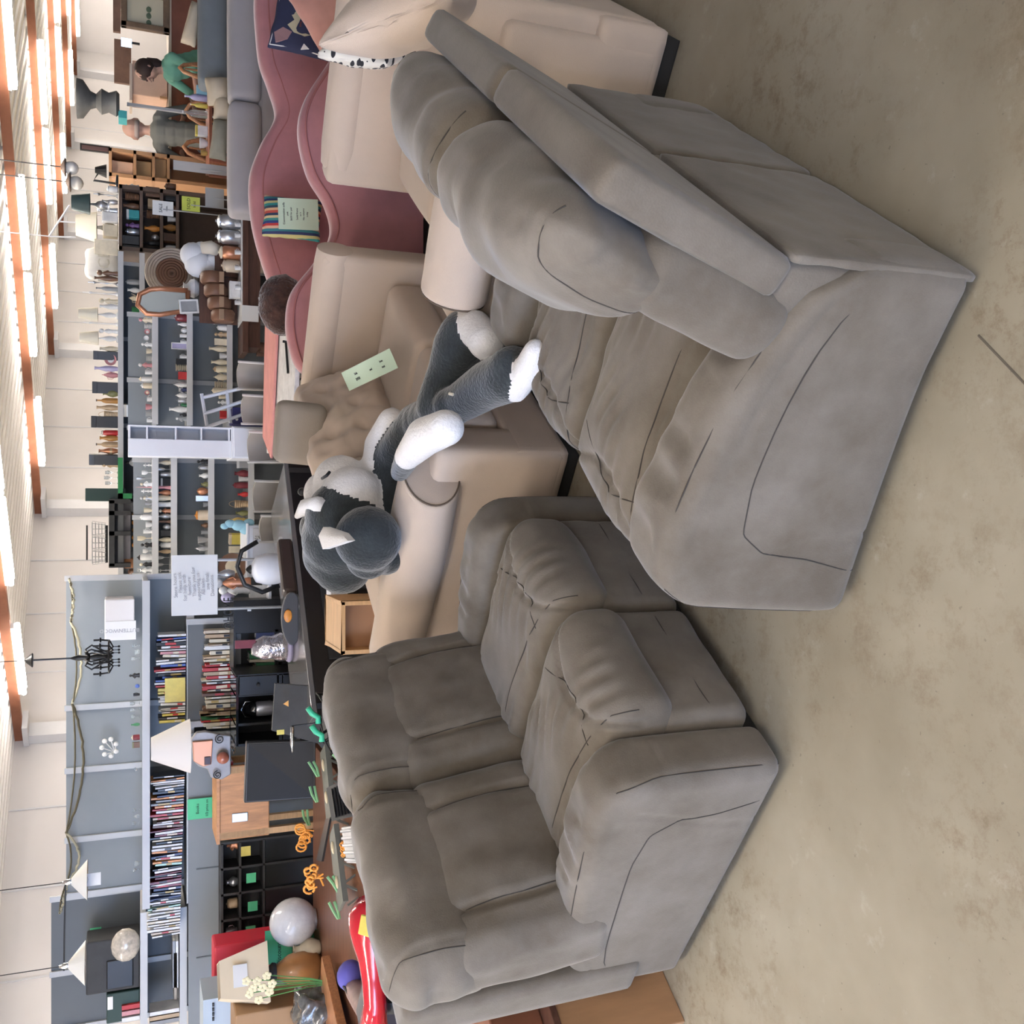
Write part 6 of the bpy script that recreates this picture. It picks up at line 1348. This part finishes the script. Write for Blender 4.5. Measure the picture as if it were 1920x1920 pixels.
# santa plush, jug, fan, mirror, small frame
sp = thing('white_plush', 'white plush figure sitting above the bottle rack', 'plush toy', Vector((at(410, 490, 9.0).x, 9.0, at(412, 490, 9.0).z)))
mb = MB(); 
for x, y, r_ in ((362, 478, .11), (372, 495, .12), (388, 500, .10), (378, 470, .08), (400, 495, .10)): mb.ball(at(x, y, 9.0), r_, 14)
mb.build('body', mat('snow_plush', (.80, .82, .86), .95), sp, world=True, smooth=True); MB().tube([at(378, 465, 8.9), at(395, 464, 8.88), at(408, 470, 8.9)], [.05, .06, .05], 10).build('ear', mat('cream_plush', (.72, .66, .56), .95), sp, world=True, smooth=True)
MB().slab(sp.location.x - .15, sp.location.x + .15, 8.90, 9.10, KZ, sp.location.z + .05).build('wooden_seat', DWOOD, sp, world=True)
goods('vase', Vector((at(372, 538, 8.98).x, 9.06, at(374, 538, 8.98).z)), .13, .17, 'white', 'round white jug resting above the bottle rack')
wf = thing('wicker_fan', 'round wicker basket lid with a brown centre, behind the white plush', 'basket', at(340, 510, 9.6))
c_ = at(322, 512, 9.6); Mw = Matrix.Translation(c_) @ Matrix.Rotation(R(85), 4, 'X')
for k in range(9): MB().lathe([(.02 + .024 * k, .0), (.034 + .024 * k, .009), (.046 + .024 * k, 0)], n=24, m=Mw).build('coil', mat('pale_wicker', (.40, .34, .29), .8, var=.2) if k > 4 else mat('brown_wicker', (.17, .09, .06), .8), wf, world=True, smooth=True)
MB().slab(c_.x - .05, c_.x + .05, 9.62, 9.7, 0, c_.z).build('stand', DARK, wf, world=True)
mr = thing('ornate_mirror', 'mirror in an ornate brown and gold frame leaning above the china shelving', 'mirror', at(345, 570, 8.9))
fp = [(352, 545), (352, 582), (300, 590), (275, 588), (258, 572), (262, 552), (280, 543), (300, 541)]
MB().tube([at(x, y, 8.9) for x, y in fp + fp[:1]], .022, 8).build('frame', mat('goods_copper', (.5, .3, .2)), mr, world=True, smooth=True)
ctr = at(305, 567, 8.9); v = [ctr + (at(x, y, 8.9) - ctr) * .96 for x, y in fp]; MB().add(v + [w + Vector((0, .01, 0)) for w in v], [tuple(range(8)), tuple(range(8, 16))[::-1]]).build('mirror_glass', mat('aged_mirror', (.50, .50, .47), .2, metal=.8), mr, world=True)
goods('frame', Vector((at(372, 572, 8.8).x, 8.85, at(373, 572, 8.8).z)), 35 * mpp(350, 8.8), 26 * mpp(350, 8.8), 'white', 'small white framed dark picture below the ornate mirror', c2='grey', tilt=-.1)

# ---------------------------------------------------------------- right background
def crate_unit(name, label, cat, x0, x1, y0, y1, Y, d, m, shelves=(), z0=None, backm=None):
    a, b = at(x1, y0, Y), at(x0, y1, Y); t = thing(name, label, cat, ((a.x + b.x) / 2, Y + d / 2, 0 if z0 is None else a.z)); zb = 0 if z0 is None else a.z
    MB().slab(a.x, b.x, Y + d - .03, Y + d, zb, b.z).build('back_board', backm or m, t, world=True)
    for x in (a.x, b.x - .04): MB().slab(x, x + .04, Y, Y + d, zb, b.z).build('side_panel', m, t, world=True)
    for s in (x0,) + tuple(shelves): z = at(s, 960, Y).z; MB().slab(a.x, b.x, Y, Y + d, z - .03, z).build('shelf_board', m, t, world=True)
    return t
RW = mat('red_mahogany_far', (.30, .10, .055), .45, var=.25, vs_=2, coat=.2); OAK = mat('honey_oak', (.52, .29, .15), .5, var=.15, vs_=2); KRAFT = mat('pinkish_crate', (.72, .48, .35), .7, var=.06)
a_, b_ = at(316, 405, 12.0), at(316, -60, 12.0)
dr2 = thing('long_dresser', 'long reddish wooden dresser under the crate, in the right background', 'dresser', ((a_.x + b_.x) / 2, 12.3, 0))
MB().slab(a_.x, b_.x, 12.0, 12.6, .1, a_.z - .03).build('body', RW, dr2, world=True); MB().slab(a_.x - .04, b_.x + .04, 11.96, 12.62, a_.z - .03, a_.z).build('top', mat('cream_edge', (.62, .52, .42), .5), dr2, world=True); MB().slab(a_.x + .05, b_.x, 12.05, 12.5, 0, .1).build('plinth', DARK, dr2, world=True)
for k in range(7):
    x = a_.x + (b_.x - a_.x) * k / 7
    for z in (.2, .62): MB().slab(x + .04, x + (b_.x - a_.x) / 7 - .04, 11.985, 12.0, z, z + .38).build('drawer', RW, dr2, world=True, bev=.01); MB().ball((x + (b_.x - a_.x) / 14, 11.975, z + .2), .02, 8).build('knob', GOLD, dr2, world=True)
cu = thing('open_crate', 'pinkish wooden crate standing on the long dresser beside the woman', 'crate', at(315, 148, 12.1)); slab_px('body', KRAFT, cu, 248, 314, 186, 112, 12.1, .4, bev=.01); slab_px('rim', mat('cream_edge', (.6, .5, .4)), cu, 243, 248, 188, 118, 12.08, .42)
slab_px('side_slat', OAK, cu, 300, 314, 186, 180, 12.06, .04)
crate_unit('oak_bookcase', 'honey oak bookcase with cartons, beside the man in grey-green', 'bookcase', 204, 313, 342, 276, 11.6, .4, OAK, (250, 285, 313))
for x0, x1, y0, y1, m_, l_ in ((210, 250, 335, 300, KRAFT, 'pale open carton on the upper oak shelf'), (252, 284, 338, 300, mat('tan_carton', (.42, .28, .15), .7), 'tan carton on the middle oak shelf'), (287, 312, 338, 296, mat('tan_carton', (.42, .28, .15), .7), 'tan carton on the lowest oak shelf')):
    c_ = thing('carton', l_, 'carton', at(x1, (y0 + y1) / 2, 11.65)); slab_px('body', m_, c_, x0, x1, y0, y1, 11.65, .3, bev=.01); slab_px('flap', KRAFT, c_, x0, x0 + 4, y0, y1, 11.63, .02)
# framed picture and boards at the far right
pf_ = thing('framed_picture', 'wooden framed print of three leaves on cream paper, top right background', 'picture', at(320, 28, 11.9))
a_, b_ = at(318, 66, 11.9), at(226, -25, 11.9)
for x0, x1, z0, z1 in ((a_.x, b_.x, a_.z, a_.z + .07), (a_.x, b_.x, b_.z - .07, b_.z), (a_.x, a_.x + .07, a_.z, b_.z), (b_.x - .07, b_.x, a_.z, b_.z)): MB().slab(x0, x1, 11.86, 11.92, z0, z1).build('frame', mat('antique_frame', (.20, .13, .08), .4, var=.3), pf_, world=True, bev=.01)
MB().slab(a_.x + .06, b_.x - .06, 11.90, 11.915, a_.z + .06, b_.z - .06).build('print', mat('cream_print_paper', (.66, .60, .44), .7), pf_, world=True)
for k, y in enumerate((43, 30, 18)): MB().ball(at(279, y, 11.89), .035, 10, sc=(1, .1, .8)).build('leaf', mat('leaf_ink', (.12, .16, .10), .8), pf_, world=True)
for x0, x1, y0, y1, l_ in ((214, 246, 158, 72, 'brown cork board on the back wall behind the woman'), (212, 226, 60, -40, 'brown cork board above the framed print')):
    a_, b_ = at(x1, y0, 13.6), at(x0, y1, 13.6); t = thing('cork_board', l_, 'board', ((a_.x + b_.x) / 2, 13.6, 0)); MB().slab(a_.x, b_.x, 13.6, 13.65, a_.z, b_.z).build('board', mat('cork', (.23, .14, .10), .8, var=.2), t, world=True); MB().slab(a_.x + .1, a_.x + .15, 13.62, 13.66, 0, a_.z).build('post', SHELFG, t, world=True)
ls = thing('lit_screen', 'small bright computer screen by the framed print', 'screen', at(246, 77, 12.9)); slab_px('screen', mat('screen_glow', (.55, .75, 1.0), emit=1.3), ls, 227, 247, 88, 70, 12.9, .03); slab_px('stand', BLACK, ls, 247, 262, 84, 78, 12.92, .02)
vs_ = thing('grey_sculpture', 'tall grey hourglass sculpture with a bowl top on the background shelf', 'sculpture', at(222, 192, 11.2))
s = mpp(190, 11.2); z0 = at(224, 192, 11.2).z; zt_ = at(144, 192, 11.2).z; H_ = zt_ - z0
MB().lathe([(.10, z0), (.13, z0 + .03), (.10, z0 + H_ * .25), (.13, z0 + H_ * .42), (.07, z0 + H_ * .55), (.09, z0 + H_ * .68), (.19, z0 + H_ * .85), (.20, z0 + H_), (.17, z0 + H_), (.10, z0 + H_ * .8)], (at(200, 192, 11.2).x, 11.2, 0), 22).build('body', mat('weathered_grey', (.15, .15, .14), .6, var=.25, vs_=6), vs_, world=True, smooth=50)
slab_px('stand', mat('goods_teal', PAL['teal']), vs_, 222, 238, 222, 206, 11.15, .2); MB().slab(vs_.location.x - .015, vs_.location.x + .015, 11.2, 11.23, 0, at(238, 200, 11.2).z).build('post', SHELFG, vs_, world=True)
wp2 = thing('wall_panel_picture', 'narrow dark vertical picture hanging on the back wall', 'picture', at(205, 277, 13.0)); slab_px('panel', DARK, wp2, 150, 206, 287, 268, 13.4, .04); slab_px('inner', mat('plum_print', (.16, .10, .10), .6), wp2, 153, 203, 284, 271, 13.38, .02)
MB().slab(wp2.location.x + .1, wp2.location.x + .13, 13.42, 13.45, 0, at(206, 277, 13.4).z).build('post', SHELFG, wp2, world=True)
# back display unit with lamps and cartons
BRN = mat('dark_brown_board', (.13, .09, .07), .6, var=.15)
crate_unit('display_unit', 'dark brown display unit with brown cloth goods, under the cream lampshades', 'shelving', 223, 330, 478, 345, 10.6, .5, BRN, (262, 300, 330))
shelf_row('the dark display unit top', 'the high lamp shelf', 221, 10.7, [('box', 'cream', 466, 30, 44), ('box', 'cream', 436, 26, 28), ('box', 'white', 410, 20, 30), ('figure', 'silver', 396, 14, 40), ('vase', 'silver', 380, 12, 30), ('candle', 'silver', 368, 10, 46), ('jar', 'white', 356, 14, 22)], 'goods on top of the dark display unit')
shelf_row('the upper dark display shelf', 'the high lamp shelf', 261, 10.7, [('box', 'black', 468, 14, 30), ('box', 'black', 452, 18, 34), ('jar', 'silver', 436, 14, 26), ('figure', 'purple', 424, 12, 26), ('box', 'teal', 404, 18, 24, 'white'), ('vase', 'brown', 388, 14, 30), ('basket', 'brown', 370, 18, 26), ('figure', 'silver', 352, 12, 28)], 'goods on the upper dark display shelf')
shelf_row('the middle dark display shelf', 'the high lamp shelf', 299, 10.7, [('bottle', 'black', 470, 10, 34), ('bottle', 'black', 458, 10, 32), ('ball', 'silver', 446, 14, 16), ('vase', 'orange', 430, 14, 28), ('basket', 'brown', 404, 18, 24), ('box', 'tan', 384, 18, 22), ('box', 'brown', 362, 20, 26)], 'goods on the middle dark display shelf')
shelf_row('the lowest dark display shelf', 'the high lamp shelf', 330, 10.7, [('jar', 'white', 468, 16, 22), ('box', 'brown', 448, 18, 24), ('vase', 'amber', 428, 15, 26), ('pot', 'white', 412, 12, 16), ('basket', 'brown', 392, 18, 22), ('box', 'black', 370, 18, 20), ('jar', 'brown', 352, 16, 22)], 'goods on the lowest dark display shelf')
# cream cone shade, hanging frame, sack
cs = goods('lamp', Vector((at(222, 430, 10.9).x, 10.9, at(222, 430, 10.9).z)), (at(142, 430, 10.9).z - at(222, 430, 10.9).z), 56 * mpp(180, 10.9), 'cream', 'floor lamp with a big cream cone shade in the right background', c2='cream')
sk = thing('printed_sack', 'white printed cloth sack behind the lamp shelf', 'sack', at(222, 496, 10.9)); soft('sack', sk, mat('washed_white_cloth', (.68, .66, .62), .9, var=.1), (30 * mpp(200, 10.9), .10, 30 * mpp(200, 10.9)), aim(at(194, 496, 10.9), (1, 0, 0), (0, 1, 0), (0, 0, 1)), r=.06, wr=.01, step=.04)
text('print', 'RICE', .16, Matrix.Translation(at(196, 500, 10.78)) @ Matrix.Rotation(R(90), 4, 'X'), mat('faded_print', (.50, .48, .42), .9), sk)
dl = goods('lamp', Vector((at(222, 388, 10.4).x, 10.4, at(205, 388, 10.4).z)), at(134, 388, 10.4).z - at(205, 388, 10.4).z, 40 * mpp(150, 10.4), 'silver', 'lamp with a dark teal shade above the display unit', c2='darkteal')
for k, (x, y) in enumerate(((134, 315), (143, 343))):
    t = thing('globe_light', 'small white globe light on a bracket, %s from the lit tubes' % nth[k], 'light', at(x, y, 11.0)); MB().ball((0, 0, 0), .07, 12).build('globe', CERA, t, smooth=True); MB().lathe([(.09, .05), (.10, .06), (.02, .10)], n=14).build('cap', BRN, t, smooth=True); MB().tube([(0, 0, .09), (0, 0, CEIL - t.location.z)], .006, 5).build('rod', DARK, t)
dk = thing('desk_lamp', 'black desk lamp with a thin arm above the oak bookcase', 'lamp', at(222, 330, 11.0)); mb = MB().tube([at(221, 345, 11), at(176, 338, 11), at(186, 322, 11)], .012, 6); mb.build('arm', DARK, dk, world=True); MB().lathe([(.03, .06), (.07, -.05)], at(190, 320, 11), 12).build('lamp_head', BLACK, dk, world=True); MB().lathe([(.09, 0), (.09, .02), (.02, .03)], at(222, 345, 11), 14).build('base', BLACK, dk, world=True)
hf = thing('hanging_wire', 'thin white bent wires hanging over the cream shade', 'wire', at(150, 440, 10.8)); MB().tube([at(92, 443, 10.8), at(130, 385, 10.8)], .010, 5).tube([at(93, 443, 10.8), at(142, 445, 10.8)], .008, 5).tube([at(110, 415, 10.8), at(142, 417, 10.8)], .008, 5).tube([at(92, 443, 10.8), (at(92, 443, 10.8).x, 10.8, CEIL)], .006, 5).build('wire', POST, hf, world=True)
# tags and papers
px_card('store_tag', 'white rounded tag with faint printed lines hanging in the right background', 'tag', 286, 325, 406, 379, 9.8, PAPER, lines=[(.5, .6, .22, 'SALE'), (.5, .32, .14, 'item')])
px_card('store_tag', 'lime yellow tag with red and black writing near the grey sofa', 'tag', 341, 375, 398, 371, 9.6, mat('lime_tag', (.62, .68, .12), .6), lines=[(.5, .62, .26, 'SOLD'), (.5, .30, .2, 'hold')])
px_card('grey_paper', 'crumpled grey paper sheet by the lime yellow tag', 'paper', 385, 420, 390, 355, 9.4, mat('grey_newsprint', (.42, .42, .40), .8))
px_card('paper_sheet', 'white curled paper sheet standing beyond the grey sofa', 'paper', 325, 425, 330, 312, 9.9, mat('old_white_paper', (.58, .55, .53), .8), skew=-8)
for n_, (x, y) in {'store_tag': (320, 392), 'store_tag.001': (370, 385), 'grey_paper': (418, 370), 'paper_sheet': (420, 320)}.items():
    o = bpy.data.objects[n_]; MB().tube([o.location, (o.location.x, o.location.y + .01, 0)], .006, 5).build('stick', SHELFG, o, world=True)
# wooden chairs
def wood_chair(label, x0, y0, w_px, Y, rz):
    c = at(x0, y0, Y); w = w_px * mpp(x0, Y); t = thing('wooden_chair', label, 'chair', (c.x, Y, 0), rz, 'wooden chairs in the right background'); zt_ = c.z
    MB().lathe([(w / 2, .44), (w / 2, .48), (0, .485)], n=20).build('seat', WOOD, t, smooth=40)
    MB().tube([(-w / 2, w * .4, .46)] + [(-w / 2 * math.cos(a), w * .45, .62 + (zt_ - .62) * math.sin(a)) for a in [k * math.pi / 8 for k in range(9)]] + [(w / 2, w * .4, .46)], .022, 8).build('back_hoop', WOOD, t, smooth=True)
    for k in (-1, 0, 1): MB().tube([(k * w * .22, w * .42, .48), (k * w * .25, w * .45, zt_ - .05 - abs(k) * .06)], .012, 6).build('spindle', WOOD, t)
    for sx in (-1, 1):
        for sy in (-1, 1): MB().tube([(sx * w * .32, sy * w * .3, .45), (sx * w * .45, sy * w * .42, 0)], .018, 6).build('leg', WOOD, t)
wood_chair('round-backed wooden chair below the woman in green', 338, 108, 50, 10.8, .5); wood_chair('round-backed wooden chair in front of the man in grey-green', 350, 205, 56, 10.8, -.3); wood_chair('orange wooden chair with bottles around it, beside the cream cushions', 346, 262, 56, 10.4, .2)
bt_ = table('small_wooden_table', 'small reddish table with bottles, beyond the grey sofa', [(at(380, 300, 10.0).x, 10.0, 0), (at(380, 170, 10.0).x, 10.0, 0), (at(380, 170, 10.0).x, 10.45, 0), (at(380, 300, 10.0).x, 10.45, 0)], at(392, 230, 10.0).z, .03, RW, RW)
for k, (kd, c, y, w, h_, c2) in enumerate((('bottle', 'lavender', 186, 12, 40, 'white'), ('box', 'skyblue', 172, 16, 20, 'skyblue'), ('bottle', 'yellow', 200, 9, 30, 'white'), ('bottle', 'clear', 216, 14, 44, 'white'), ('box', 'white', 248, 18, 22, 'yellow'), ('bowl', 'white', 270, 20, 14, None), ('cup', 'gold', 288, 12, 12, None))):
    q = at(390, y, 10.2); goods(kd, Vector((q.x, 10.2, at(392, 230, 10.0).z)), h_ * mpp(380, 10.2), w * mpp(380, 10.2), c, '%s %s on the small reddish table, %s from the cyan box end' % (CW.get(c, c), WORDS[kd], nth[k]), 'goods on the small reddish table', c2=c2)
# cushions on the blue-grey sofa
CRC = mat('cream_bolster_cloth', (.62, .52, .38), .9, var=.1); OLC = mat('olive_stone_cloth', (.30, .28, .22), .9, var=.15)
for k, (x, y, w, h_, m_, l_) in enumerate(((408, 172, 52, 40, CRC, 'cream cushion on the grey sofa, nearest the sofa seam'), (418, 205, 44, 34, CRC, 'cream cushion on the grey sofa, leaning on the olive one'), (412, 262, 76, 30, OLC, 'olive stone coloured bolster cushion at the end of the grey sofas'), (362, 45, 84, 26, CRC, 'long cream bolster on top of the blue-grey sofa'))):
    Yc = 8.75 if k < 3 else 9.15; s = mpp(x, Yc); pillow('sofa_cushion', l_, m_, at(x, y, Yc), w * s, h_ * s, .22, Euler((-.1, .12 * (k - 1), 0)), step=.04)

# ---------------------------------------------------------------- the two people in the background
SKIN = mat('skin_tone', (.55, .33, .25), .55); 
def person(label, x, y, Y, ztop, heading, topm, botm, hairm, pose, bald=False):
    X = at(x, y, Y).x; t0 = Vector((X, Y, 0)); H = ztop; k = H / 1.72
    Mx = Matrix.Translation(t0) @ Matrix.Rotation(heading, 4, 'Z') @ Matrix.Scale(k, 4)
    lean = pose['lean']; hip = Vector((0, .0, .92)); ch = Vector((0, -math.sin(lean) * .42, .92 + math.cos(lean) * .42)); nk = ch + Vector((0, -math.sin(lean) * .12, .13)); hd = nk + Vector((0, -math.sin(lean) * .08 - .02, .15))
    prim = []                                       # (a, b, ra, rb, material)
    def seg(a, b, ra, rb, m): prim.append((Vector(a), Vector(b), ra, rb, m))
    SK, TP, BT = 0, 1, 2
    seg(hip, hip + (ch - hip) * .5, .155, .145, TP); seg(hip + (ch - hip) * .5, ch, .145, .15, TP); seg(ch + Vector((-.13, 0, .03)), ch + Vector((.13, 0, .03)), .085, .085, TP)
    seg(ch + Vector((0, 0, .06)), nk + Vector((0, 0, .04)), .06, .055, SK); seg(hd + Vector((0, .01, -.02)), hd + Vector((0, .01, .05)), .088, .098, SK); seg(hd + Vector((0, -.10, -.005)), hd + Vector((0, -.115, -.025)), .016, .018, SK)
    for s in (-1, 1):
        seg(hd + Vector((s * .10, .01, -.01)), hd + Vector((s * .10, .01, .02)), .02, .02, SK)
        sh = ch + Vector((s * .19, 0, .02)); el = Vector(pose['el']) * 1; el = sh + Vector((s * el.x, el.y, el.z)); wr = el + Vector((-s * pose['fa'][0], pose['fa'][1], pose['fa'][2]))
        seg(sh, el, .062, .048, TP); mid = el.lerp(wr, .35); seg(el, mid, .046, .042, TP); seg(mid, wr, .038, .028, SK)
        dr_ = (wr - el).normalized(); pm_ = wr + dr_ * .07; seg(wr, pm_, .030, .034, SK); side = dr_.cross(Vector((0, 0, 1))).normalized()
        for f_ in range(4): o_ = side * (f_ - 1.5) * .021; seg(pm_ + o_, pm_ + o_ + dr_ * (.045 - .006 * abs(f_ - 1.2)) + Vector((0, 0, -.022)), .011, .009, SK)
        seg(wr + dr_ * .02 + side * -s * .03, wr + dr_ * .06 + side * -s * .058, .013, .010, SK)
        seg(hip + Vector((s * .09, 0, -.02)), Vector((s * .11, -.02, .50)), .10, .068, BT); seg((s * .11, -.02, .50), (s * .11, .02, .10), .065, .045, BT); seg((s * .11, .03, .05), (s * .12, -.13, .035), .045, .04, BT)
    mb = MB()
    for a, b, ra, rb, m in prim:
        n = max(2, int((b - a).length / (min(ra, rb) * .5)))
        for i in range(n + 1): mb.ball(a.lerp(b, i / n), ra + (rb - ra) * i / n, 10)
    t = thing('person', label, 'person', t0)
    o = mb.build('body', None, None); md = o.modifiers.new('r', 'REMESH'); md.mode = 'VOXEL'; md.voxel_size = .0125; m2 = o.modifiers.new('s', 'SMOOTH'); m2.iterations = 3
    bpy.context.view_layer.update(); me = bpy.data.meshes.new_from_object(o.evaluated_get(bpy.context.evaluated_depsgraph_get())); o.modifiers.clear(); old = o.data; o.data = me; bpy.data.meshes.remove(old)
    me.materials.clear(); [me.materials.append(q) for q in (SKIN, topm, botm)]
    A = np.array([list(p[0]) for p in prim]); B = np.array([list(p[1]) for p in prim]); RA = np.array([p[2] for p in prim]); AB = B - A; L2 = (AB ** 2).sum(1) + 1e-9; mi = []
    for p in me.polygons:
        c = np.array(p.center); tt = np.clip(((c - A) * AB).sum(1) / L2, 0, 1); d = np.linalg.norm(A + AB * tt[:, None] - c, axis=1) - RA; mi.append(prim[int(d.argmin())][4])
    me.polygons.foreach_set('material_index', mi); me.polygons.foreach_set('use_smooth', [True] * len(mi)); me.transform(Mx)
    me.transform(Matrix.Translation(-t0)); o.parent = t
    hm = MB()
    if bald: hm.lathe([(.095, 0), (.10, .02), (.09, .05)], hd + Vector((0, .02, -.03)), 14)
    else: hm.ball(hd + Vector((0, .035, .035)), .124, 16, sc=(1, 1, .95)); hm.tube([hd + Vector((0, .09, 0)), hd + Vector((0, .11, -.10)), hd + Vector((0, .09, -.19))], [.09, .08, .05], 10)
    h_ = hm.build('hair', hairm, None, smooth=True); h_.data.transform(Mx); h_.data.transform(Matrix.Translation(-t0)); h_.parent = t
    fc = MB()
    for s in (-1, 1): fc.ball(hd + Vector((s * .035, -.088, .012)), .011, 8)
    fc.tube([hd + Vector((-.028, -.088, -.055)), hd + Vector((0, -.096, -.057)), hd + Vector((.028, -.088, -.055))], .005, 5)
    f_ = fc.build('eyes_and_mouth', mat('dark_features', (.09, .03, .03), .5), None); f_.data.transform(Mx); f_.data.transform(Matrix.Translation(-t0)); f_.parent = t
    return t
person('man with thin hair in a grey-green shirt, his back to us, leaning over', 245, 238, 11.5, 1.72, R(165), mat('grey_green_shirt', (.17, .17, .15), .9, var=.06), mat('dark_trousers', (.05, .05, .06), .8), mat('grey_hair', (.35, .28, .25), .8), dict(lean=.25, el=(.10, -.10, -.26), fa=(.10, -.22, .02)), bald=True)
person('dark-haired woman in a mint green top bending over the crate', 252, 92, 11.6, 1.62, R(-75), mat('mint_top', (.18, .42, .30), .9, var=.06), mat('blue_jeans', (.10, .14, .24), .8), mat('dark_brown_hair', (.04, .022, .018), .7), dict(lean=.45, el=(.04, -.14, -.24), fa=(.06, -.24, -.02)))
